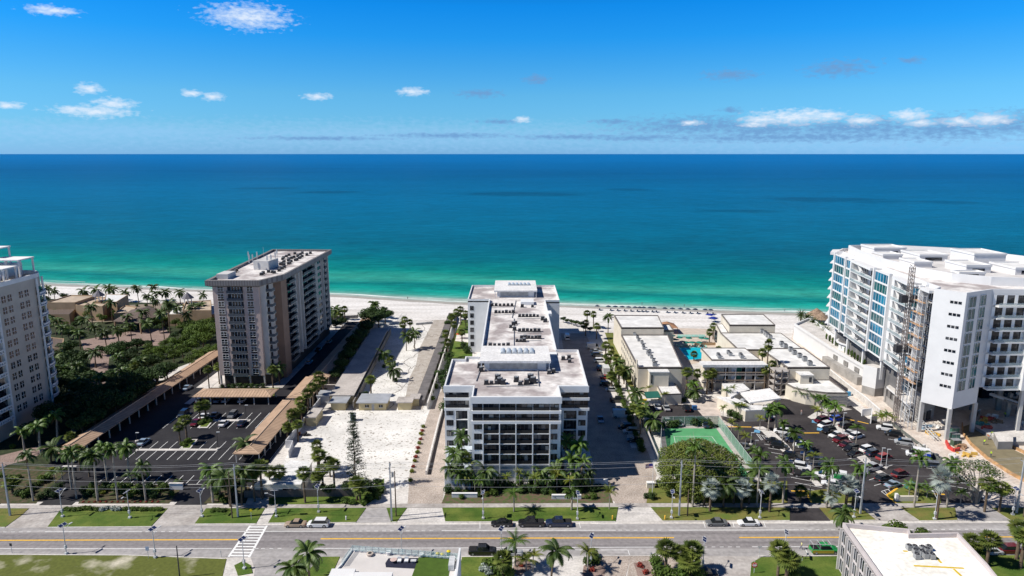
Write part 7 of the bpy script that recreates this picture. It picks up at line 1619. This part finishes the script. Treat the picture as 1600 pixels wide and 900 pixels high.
gt=car('pickup','green',1287,863,RT,'with gold flanks and ladder rack, on the near kerb',g_)
for sy in (-1,1): child_box(gt,'gold_panel',paint(CC['yellow'],'yellow'),[(-1.6,sy*1.01-.008,.35,2.75,sy*1.01+.008,.98)])
mb=MB()
for x in (-1.0,1.2,2.6):
    for y in (-.8,.8): mb.tube((x,y,1.1),(x,y,2.2),.04,n=4)
for y in (-.8,.8): mb.tube((-1.2,y,2.2),(2.8,y,2.2),.05,n=4)
for x in (-1,.1,1.2,2.6): mb.tube((x,-.8,2.2),(x,.8,2.2),.04,n=4)
r_=mb.build('ladder_rack',m_galv,None); r_.parent=gt
# ---------------------------------------------------------------- street lamps with solar panels
def lamp_proto():
    o=thing('solar_street_lamp','lamp','street lamp',(0,0,0)); h=6.3
    mb=MB(); mb.tube((0,0,0),(0,0,h),.09,.07,8); mb.build('pole',m_galv,o)
    mb=MB(); mb.box(-.28,-.28,0,.28,.28,.35); mb.box(-.2,-.2,1.2,.2,.2,1.9); mb.build('battery_box',m_galv,o)
    mb=MB(); mb.face([(-.8,-.36,h-.0),(.8,-.36,h-.0),(.8,.34,h+.3),(-.8,.34,h+.3)]); mb.face([(-.8,.34,h+.24),(.8,.34,h+.24),(.8,-.36,h-.06),(-.8,-.36,h-.06)])
    for a,b in (((-.8,-.36),(.8,-.36)),((.8,-.36),(.8,.34)),((.8,.34),(-.8,.34)),((-.8,.34),(-.8,-.36))): 
        za=h-.0 if a[1]<0 else h+.3; zb=h-.0 if b[1]<0 else h+.3; mb.tube((*a,za-.03),(*b,zb-.03),.045,n=4,mi=1)
    mb.tube((0,-.36,h+.02),(0,.34,h+.32),.05,n=4,mi=1)
    mb.build('solar_panel',[M('solar_cell',(.02,.03,.09),.15,.2,2,spec=.7),m_galv],o)
    mb=MB(); mb.tube((0,0,h-1.3),(1.5,.1,h-.5),.05,.04,5); arm=mb.build('arm',m_galv,o); mb=MB(); mb.obox((1.75,.1),(1,0),.7,.28,h-.52,h-.40); mb.build('lamp_head',m_galv,arm)
    children(o)
    for c in list(o.children): children(c)
    return o
LPO=lamp_proto(); first=[True]
def lamp(px,py,rz,lab):
    x,y=G(px,py)
    if first[0]: first[0]=False; o=LPO; o.location=(x,y,.1); o.rotation_euler=(0,0,rz); o['label']=lab; o['group']='solar street lamps'; return
    dup(LPO,(x,y,.1),rz,1,lab,'solar street lamps')
for i,(px,py,w) in enumerate(((98,808,'left end of the left verge hedge'),(203,810,'right part of the left verge hedge'),(316,808,'left of the crosswalk verge'),(431.6,808,'right beside the crosswalk path'),(498,801,'behind the white kerbside car'),(755,811,'left part of the front lawn'),(902,812,'right part of the front lawn'),(1049,810,'beside the tall pole in the dry verge'),(1187,810,'between silver palms'),(1334,809,'beside the tall pole by the hotel entry'),(1460,812,'under the silver palm at the exit'),(1582,805,'at the far right street corner'))):
    lamp(px,py,R(-95 if i%2 else 85)+(0 if i!=3 else R(-80)),'solar street lamp across the street, %s'%w)
for i,(px,py,w) in enumerate(((104,866,'leftmost, before the sandy lawn'),(243,872,'beside the round signpost'),(382+120/5-3,889,'on the small grass tongue by the crosswalk'),(628,872,'behind the modern house terrace'),(783,872,'beside the silver car'),(923,884,'above the mulch bed'),(1098,890,'in front of the cabbage palms cluster'),(1225,878,'behind the cabbage palms on the lawn'))):
    lamp(px if i!=2 else 382,py,R(70),'near-side solar street lamp, %s'%w)
# ---------------------------------------------------------------- utility poles and wires
poles=[((16,806),12.6),((372,808),12.8),((612,814),13.8),((1061,806),13.4),((1344,803),13.4),((1588,802),13.4)]
tops=[]
wh=['at the far left of the street','left of the crosswalk','beside the sand lot driveway','in front of the spreading fig','by the hotel entry drive','at the right edge of the street']
for i,((px,py),h) in enumerate(poles):
    x,y=G(px,py); o=thing('utility_pole','tall pale concrete power pole %s'%wh[i],'utility pole',(x,y,0),'tall power poles'); mb=MB(); mb.prism([(x-.24,y-.24),(x+.24,y-.24),(x+.24,y+.24),(x-.24,y+.24)],0,h); mb=MB(); mb.tube((x,y,0),(x,y,h),.26,.15,4); mb.build('pole',M('pole_concrete',(.36,.38,.40),.8,.08,.5),o)
    mb=MB(); mb.box(x-.08,y-1.1,h-1.0,x+.08,y+1.1,h-.85); mb.build('crossarm',m_grey,o); mb=MB()
    for dy in (-1.0,0,1.0): mb.tube((x,y+dy,h-.85 if dy else h),(x,y+dy,h-.55 if dy else h+.3),.07,n=5)
    mb.build('insulator',m_dkmetal,o)
    if i in (2,4): mb=MB(); mb.lathe((x+.55,y,h-3.2),[(.01,0),(.28,0),(.28,1.0),(.01,1.05)],10); mb.build('transformer',m_grey,o)
    tops.append((x,y,h))
x0_,y0_,h0_=tops[0]; tops=[(x0_-55,y0_-1,12.6)]+tops+[(tops[-1][0]+45,tops[-1][1]+1,13.4)]
spans=['farthest left','left','centre-left','centre','right','farther right','farthest right']
for i,(a,b) in enumerate(zip(tops,tops[1:])):
    mb=MB()
    for (dy,dz) in ((-1.0,-.55),(0,.3),(1.0,-.55),(0,-3.4),(.1,-5.2)):
        p=Vector((a[0],a[1]+dy,a[2]+dz)); q=Vector((b[0],b[1]+dy,b[2]+dz)); pr=p
        for k in range(1,9):
            u=k/8; c=p+(q-p)*u-Vector((0,0,4*u*(1-u)*.9)); mb.tube(pr,c,.026,n=3,cap=False); pr=c
    tag(mb.build('power_line',M('wire',(.30,.31,.33),.6,.1,1)),'span of thin power wires over the far pavement, %s'%spans[i],'power line','power line spans')
for i,(px,py,tp,l) in enumerate(((363,810,737,'short brown wooden pole left of the crosswalk, beside a tall pale one'),(619,807,736,'short brown wooden pole beside the sand lot driveway'),(1074,807,765,'short brown wooden stub pole before the spreading fig'),(1599,808,770,'short brown pole at the right corner'))):
    x,y=G(px,py); mb=MB(); mb.tube((x,y,0),(x,y,ZY(tp,y)),.16,.11,7); tag(mb.build('wooden_pole',m_trunkb),l,'pole')
x,y=G(281,903); mb=MB(); mb.tube((x,y,0),(x,y,ZY(853,y)),.13,.10,7); tag(mb.build('steel_post',m_dkmetal),'plain dark post standing on the sandy lawn at the bottom left','pole')
# lot lamps
for (px,py,tp,l) in ((1316,676,645,'slim lamp post between the bright blue and white cars'),(1384,732,702,'slim lamp post beside the silver pickup on its concrete pad'),(1376,728,700,'slim lamp post left of the one with a concrete pad'),(385,657,633,'dark lamp post at the right end of the far parking row'),(341,702,675,'dark lamp post at the right end of the middle kerb island'),(1173,695,676,'white lamp post beside the court fence'),(214,690,676,'dark lamp post beside the shaded carport'),(1180,700,688,'small lamp post below the white one at the court fence')):
    x,y=G(px,py); o=thing('lamp_post',l,'lamp post',(x,y,0)); h=ZY(tp,y); mb=MB(); mb.tube((x,y,0),(x,y,h),.09,.06,6); mb.build('pole',m_galv if px>1000 else m_dkmetal,o); mb=MB(); mb.box(x-.1,y-.15,h-.1,x+.8,y+.15,h+.05); mb.build('lamp_head',m_galv,o); mb=MB(); mb.lathe((x,y,0),[(.5,0),(.5,.35),(.01,.36)],8); mb.build('base',m_concl,o)
# ---------------------------------------------------------------- signs
x,y=G(1178,896); o=thing('no_entry_sign','red and white DO NOT ENTER sign at the corner of the near lawn','sign',(x,y,0)); mb=MB(); mb.tube((x,y,0),(x,y,2.6),.05,n=6); mb.build('post',m_galv,o); hz=ZY(882.5,y); mb=MB(); mb.prism([(x-.02,y-.02),(x+.02,y-.02),(x+.02,y+.02),(x-.02,y+.02)],2.4,hz)
mb=MB(); mb.tube((x,y-.06,hz),(x,y-.10,hz),.55,.55,20); mb.build('disc',M('sign_red',(.5,.02,.02),.5,.05,1),o); mb=MB(); mb.box(x-.42,y-.125,hz-.09,x+.42,y-.105,hz+.09); mb.build('bar',m_paint,o)
text3d('lettering','DO NOT',.2,(0,-.125,hz+.24),(R(90),0,0),m_paint,o); text3d('lettering','ENTER',.2,(0,-.125,hz-.24),(R(90),0,0),m_paint,o)
def sgn(px,py,w,h,zc,mat,lab,dia=False,rz=0):
    x,y=G(px,py); o=thing('street_sign',lab,'sign',(x,y,0)); mb=MB(); mb.tube((x,y,0),(x,y,zc),.045,n=5); mb.build('post',m_galv,o); mb=MB()
    if dia: mb.face([(x,y-.07,zc-w),(x+w,y-.07,zc),(x,y-.07,zc+w),(x-w,y-.07,zc)]); mb.face([(x,y-.05,zc-w),(x-w,y-.05,zc),(x,y-.05,zc+w),(x+w,y-.05,zc)])
    else: mb.box(x-w/2,y-.09,zc-h/2,x+w/2,y-.06,zc+h/2)
    mb.build('panel',mat,o)
sgn(393,812,.42,.4,2.3,M('sign_yellow',(.6,.50,.02),.5,.05,1),'yellow diamond pedestrian warning sign at the crosswalk',True)
sgn(232,873,.7,.9,2.3,M('sign_white_blue',(.35,.42,.55),.5,.3,3),'pale bus stop sign beside a solar lamp on the near kerb')
sgn(19,864,.5,.6,1.9,m_dkmetal,'small dark sign at the near kerb, far left'); sgn(1186,871,.9,.22,2.4,m_galv,'thin street-name blade sign at the near corner'); sgn(346,871,.15,.6,1.3,m_galv,'slim marker post beside the crosswalk'); sgn(1017,878,.3,.5,1.9,m_galv,'narrow sign post left of the cabbage palm cluster'); sgn(1253,878,.3,.4,1.2,m_trunkb,'short wooden sign post on the near lawn')
sgn(1421,660,.01,.01,.02,m_galv,'') if False else None
for px,py,l in ((541,813,'white marker stub on the verge near the sand driveway'),(957,812,'yellow bollard left of the paver driveway'),(1039,812,'yellow bollard right of the paver driveway'),(394//1+146,0,'')):
    if not l: continue
    x,y=G(px,py); mb=MB(); mb.lathe((x,y,0),[(.16,0),(.16,1.0),(.01,1.1)],8); tag(mb.build('bollard',m_yel if 'yellow' in l else m_white),l,'bollard')
for px,py,l in ((276,765,'white rectangular sign block among shrubs at the left lot exit'),(110,738,'dark-panelled blue sign board behind the left street palms')):
    x,y=G(px,py); o=thing('entrance_sign',l,'sign',(x,y,0)); mb=MB(); mb.box(x-1.6,y-.2,0,x+1.6,y+.2,1.6); mb.build('panel',m_white if px>200 else m_glass,o); mb=MB(); mb.box(x-1.75,y-.3,1.602,x+1.75,y+.3,1.75); mb.build('cap',m_concl,o)
x,y=G(1402,783); o=thing('entrance_sign','small white stepped entrance sign wall by the exit kerb','sign',(x,y,0)); mb=MB(); mb.box(x,y-.3,0,x+4.6,y+.3,1.3); mb.build('panel',m_cream,o); mb=MB(); mb.box(x-.6,y-.35,0,x-.003,y+.35,1.9); mb.build('pier',m_white,o)
# flag
x,y=G(1019,772); o=thing('flagpole','white flagpole with a small striped flag beside the paver drive','flag',(x,y,0)); h=ZY(722,y); mb=MB(); mb.tube((x,y,0),(x,y,h),.07,.04,7); mb.lathe((x,y,h),[(.01,.12),(.09,.06),(.01,0)],8); mb.build('pole',m_white,o); mb=MB()
for k in range(7):
    z0=h-.35-.16*k; 
    for j in range(4): x0_=x-.1-.45*j; x1_=x0_-.45; mb.face([(x0_,y+.1*math.sin(j),z0-.16-.05*j),(x1_,y+.1*math.sin(j+1),z0-.16-.05*(j+1)),(x1_,y+.1*math.sin(j+1),z0-.05*(j+1)),(x0_,y+.1*math.sin(j),z0-.05*j)],1 if (j<2 and k<4) else (0 if k%2==0 else 2))
mb.build('flag',[M('flag_red',(.45,.03,.04),.8,.1,1),M('flag_blue',(.03,.04,.2),.8,.1,1),m_white],o)
# ---------------------------------------------------------------- beach furniture
def umb_proto(col,nm,r):
    o=thing('beach_umbrella','u','umbrella',(0,0,0)); mb=MB(); mb.lathe((0,0,0),[(r,1.9),(r*.55,2.25),(.04,2.45)],8); mb.build('canopy',col,o); mb=MB(); mb.tube((0,0,0),(0,0,2.4),.04,n=5); mb.build('pole',m_white,o); children(o); return [o,False]
def lounger_proto(m):
    o=thing('sun_lounger','l','sun lounger',(0,0,0)); mb=MB(); mb.box(-.33,-.9,.3,.33,.5,.42); mb.build('seat',m,o); mb=MB(); mb.face([(-.33,.5,.42),(.33,.5,.42),(.33,1.05,.85),(-.33,1.05,.85)]); mb.face([(-.33,.5,.34),(-.33,1.05,.77),(.33,1.05,.77),(.33,.5,.34)]); mb.build('backrest',m,o); mb=MB()
    for a in (-.28,.24):
        for b in (-.8,.4): mb.box(a,b,0,a+.05,b+.05,.3)
    mb.build('leg',m_white,o); children(o); return [o,False]
UB=umb_proto(M('umbrella_dark_blue',(.02,.04,.07),.8,.1,1),'b',1.25); UT=umb_proto(M('umbrella_teal',(.015,.14,.11),.8,.1,1),'t',1.5)
LB=lounger_proto(M('lounger_blue_grey',(.10,.14,.2),.8,.1,1)); LT=lounger_proto(M('lounger_teal_white',(.25,.45,.40),.8,.1,1))
def put(P,loc,rz,lab,grp,sc=1):
    if not P[1]: P[1]=True; o=P[0]; o.location=loc; o.rotation_euler=(0,0,rz); o.scale=(sc,)*3; o['label']=lab; o['group']=grp; return o
    return dup(P[0],loc,rz,sc,lab,grp)
xsu=[265,352,406,460,510,560,597,627,677,708,793,852,915,973,1030,1108,1150]
for i,xx in enumerate(xsu):
    px=880+xx/5; py=460+(115+ (xx-265)*.036)/5+1.6; x,y=G(px,py); put(UB,(x,y,0),0,'dark blue beach umbrella on the sand near the water, %s'%ordi(i,len(xsu)),'dark umbrellas near the water',1.15)
    put(LB,(x+1.3,y-.8,0),0,'lounger beside the dark beach umbrella that is %s'%ordi(i,len(xsu)),'loungers near the water'); 
tu=[(1053,537),(1061,534),(1076,535),(1072,542),(1081,542),(1096,535),(1092,542),(1104,536),(1050,531)]
for i,(px,py) in enumerate(sorted(tu)): x,y=G(px,py); put(UT,(x,y,0),0,'teal umbrella by the hotel pool, %s'%ordi(i,len(tu)),'teal umbrellas by the pool')
for i in range(16):
    px=1060+2.6*i+(i//4)*.6; x,y=G(px,526.5); put(LT,(x,y,0),0,'pale teal lounger in the pool row, %s'%ordi(i,16),'loungers in the pool row',1.0)
for i in range(12):
    px=1058+4.1*i; x,y=G(px,541+(i%3)); put(LT,(x,y,0),0,'pale teal lounger among the pool umbrellas, %s'%ordi(i,12),'loungers among pool umbrellas',1.0)
for i,(px,py) in enumerate(((1109,498),(1114,503))):
    x,y=G(px,py); o=thing('beach_canopy','%s blue beach canopy on the sand behind the hotel'%('farther' if i==0 else 'nearer'),'canopy',(x,y,0)); mb=MB(); mb.lathe((x,y,0),[(2.6,2.0),(.1,2.7)],4); mb.build('roof',M('canopy_blue',(.015,.03,.22),.7,.1,1),o); mb=MB()
    for k in range(4): a=k*1.571; mb.tube((x+2.4*math.cos(a),y+2.4*math.sin(a),0),(x+2.4*math.cos(a),y+2.4*math.sin(a),2.05),.04,n=4)
    mb.build('post',m_galv,o)
# red/white terrace umbrella beside condo
x,y=G(719,529); o=thing('garden_umbrella','orange-red garden umbrella on the white terrace beside the central condominium','umbrella',(x,y,0)); mb=MB(); mb.lathe((x,y,0),[(1.9,2.1),(.05,2.9)],8); mb.build('canopy',M('orange_red',(.55,.08,.03),.8,.1,1),o); mb=MB(); mb.tube((x,y,0),(x,y,2.8),.05,n=5); mb.build('pole',m_white,o)
flat('terrace',[(711,533),(714,522),(738,521),(738,536)],m_concl,.09)
# ---------------------------------------------------------------- people
def person_mesh(pose,mats):
    """one continuous skinned body; materials by height"""
    J={'pel':(0,0,.95),'ab':(0,0,1.12),'ch':(0,0,1.38),'nk':(0,0,1.52),'hd':(0,0,1.62),'ht':(0,0,1.74),'hl':(.10,0,.92),'kl':(.11,.03,.50),'fl':(.11,-.02,.07),'tl':(.11,.15,.04),'hr':(-.10,0,.92),'kr':(-.11,.03,.50),'fr':(-.11,-.02,.07),'tr':(-.11,.15,.04),'sl':(.19,0,1.42),'el':(.25,.0,1.15),'wl':(.26,.10,.92),'dl':(.26,.14,.84),'sr':(-.19,0,1.42),'er':(-.25,.0,1.15),'wr':(-.26,.10,.92),'dr':(-.26,.14,.84)}
    J.update(pose)
    Rr={'pel':.14,'ab':.125,'ch':.15,'nk':.06,'hd':.095,'ht':.075,'hl':.095,'kl':.065,'fl':.045,'tl':.035,'hr':.095,'kr':.065,'fr':.045,'tr':.035,'sl':.065,'el':.045,'wl':.035,'dl':.035,'sr':.065,'er':.045,'wr':.035,'dr':.035}
    E=[('pel','ab'),('ab','ch'),('ch','nk'),('nk','hd'),('hd','ht'),('pel','hl'),('hl','kl'),('kl','fl'),('fl','tl'),('pel','hr'),('hr','kr'),('kr','fr'),('fr','tr'),('ch','sl'),('sl','el'),('el','wl'),('wl','dl'),('ch','sr'),('sr','er'),('er','wr'),('wr','dr')]
    ks=list(J); me=bpy.data.meshes.new('body'); me.from_pydata([J[k] for k in ks],[(ks.index(a),ks.index(b)) for a,b in E],[]); o=bpy.data.objects.new('body',me); COL.objects.link(o)
    o.modifiers.new('s','SKIN'); 
    for k,v in zip(ks,me.skin_vertices[0].data): v.radius=(Rr[k],Rr[k]*.85); v.use_root=(k=='pel')
    ss=o.modifiers.new('u','SUBSURF'); ss.levels=1; ss.render_levels=1
    dg=bpy.context.evaluated_depsgraph_get(); m2=bpy.data.meshes.new_from_object(o.evaluated_get(dg)); bpy.data.objects.remove(o)
    for m in mats: m2.materials.append(m)
    for p in m2.polygons:
        c=p.center; p.material_index = 3 if c.z<.09 else 2 if (c.z<.97 and abs(c.x)<.2) else (1 if (c.z<1.5 and c.z>=.93 and (abs(c.x)<.24)) else (4 if c.z>1.68 else 0)); p.use_smooth=True
    return m2
m_skin=M('skin',(.42,.26,.18),.7,.05,2); m_hair=M('hair',(.04,.025,.015),.8,.2,5)
def person(px,py,rz,lab,shirt,trous,hat=None,pose=None,z=0,grp=None):
    x,y=G(px,py,z); ms=[m_skin,shirt,trous,m_dkmetal,hat or m_hair]; me=person_mesh(pose or {},ms); o=bpy.data.objects.new('person',me); COL.objects.link(o); o.location=(x,y,z); o.rotation_euler=(0,0,rz); tag(o,lab,'person',grp)
m_hv=M('hi_vis',(.42,.62,.02),.7,.05,2); m_jean=M('denim',(.04,.06,.12),.8,.1,2); m_org=M('hi_vis_orange',(.6,.16,.02),.7,.05,2); m_hh=M('hard_hat',(.7,.7,.66),.4,.05,2); m_wt=M('white_shirt',(.65,.65,.63),.8,.05,2); m_ys=M('pale_yellow_shirt',(.62,.60,.25),.8,.05,2)
walk={'kl':(.11,.16,.52),'fl':(.11,.26,.10),'tl':(.11,.40,.08),'kr':(-.11,-.02,.5),'fr':(-.11,-.26,.10),'tr':(-.11,-.12,.04),'el':(.25,-.10,1.17),'wl':(.26,-.12,.95),'dl':(.26,-.10,.86),'er':(-.25,.10,1.17),'wr':(-.26,.26,1.0),'dr':(-.26,.32,.94)}
bend={'ab':(0,.06,1.08),'ch':(0,.28,1.24),'nk':(0,.42,1.30),'hd':(0,.50,1.35),'ht':(0,.58,1.42),'sl':(.19,.30,1.26),'sr':(-.19,.30,1.26),'el':(.24,.42,1.0),'wl':(.18,.60,.85),'dl':(.16,.66,.78),'er':(-.24,.42,1.0),'wr':(-.18,.60,.85),'dr':(-.16,.66,.78),'kl':(.11,.12,.5),'kr':(-.11,.02,.5)}
person(1252,858.5,R(90),'person in pale yellow shirt and shorts walking beside the green pickup',m_ys,m_jean,pose=walk)
person(1252,648,R(180),'person in light clothes crossing the asphalt in front of the lobby',M('pinkish_shirt',(.6,.4,.36),.8,.05,2),m_wt)
person(1537,695,R(-60),'worker in lime vest bending on the curved concrete ramp, middle one',m_hv,m_jean,m_hh,bend,.3,'workers on the site')
person(1548,714,R(120),'worker in lime vest standing on the lower curved ramp',m_hv,m_jean,m_hv,None,.3,'workers on the site')
person(1548,681,R(200),'worker in lime vest at the right edge of the curved ramp top',m_hv,m_jean,m_hh,bend,1.2,'workers on the site')
person(1545,687,R(40),'worker in orange vest crouching beside the ramp formwork',m_org,m_jean,m_org,bend,.3,'workers on the site')
person(1571,652,R(10),'worker in lime vest in the shade under the tower canopy',m_hv,m_jean,m_hh,bend,1.2,'workers on the site')
for px,py,l,s_ in ((637,468,'person standing at the waterline beyond the sand lots',m_dkmetal),(1003,476.5,'person wading at the waterline above the umbrella row',m_dkmetal),(1069,480,'person in dark clothes walking at the waterline right of the wader',m_dkmetal),(1226,487,'person in dark clothes on wet sand near the white tower',m_jean)):
    person(px,py,random.uniform(0,6),l,s_,m_jean,pose=walk)
# hotel service items
for px,py,l,c in ((1007,630,'yellow utility bin at the corner of the slatted fence',(.6,.42,.03)),(1085,640,'blue bin at the edge of the side lot',(.03,.12,.3)),(1325,618,'small blue tank behind the restaurant roof corner',(.05,.25,.45))):
    x,y=G(px,py); o=thing('utility_bin',l,'bin',(x,y,0)); mb=MB(); mb.box(x-.7,y-.5,0,x+.7,y+.5,1.2); mb.build('body',M('bin%d'%px,c,.5,.1,1),o); mb=MB(); mb.box(x-.75,y-.55,1.202,x+.75,y+.55,1.32); mb.build('lid',M('bin%d'%px,c),o)
x,y=G(1480-80,676); 
for px,py,l in ((602,655,'grey-blue portable cabin left of the conifer trunk top'),):
    x,y=G(px-55+5,657); o=thing('portable_toilet',l,'cabin',(x,y,0)); mb=MB(); mb.box(x-.7,y-.7,0,x+.7,y+.7,2.2); mb.build('cabin',M('blue_grey_plastic',(.16,.22,.24),.5,.1,1),o); mb=MB(); mb.box(x-.78,y-.78,2.202,x+.78,y+.78,2.35); mb.build('roof',m_galv,o)
x,y=G(476,680); o=thing('scrap_heap','dark scrap and a rusty drum at the foot of the white boundary wall','scrap',(x,y,0)); mb=MB(); mb.lathe((x-1.5,y,0),[(.4,0),(.4,.9),(.01,.92)],10); mb.build('drum',M('rust',(.28,.09,.04),.9,.2,2),o); mb=MB(); random.seed(4)
for k in range(7): mb.obox((x+random.gauss(0,.9),y+random.gauss(0,.5)),(random.random(),random.random()),random.uniform(.5,1.5),.5,0,random.uniform(.3,.9))
mb.build('debris',m_dkmetal,o)
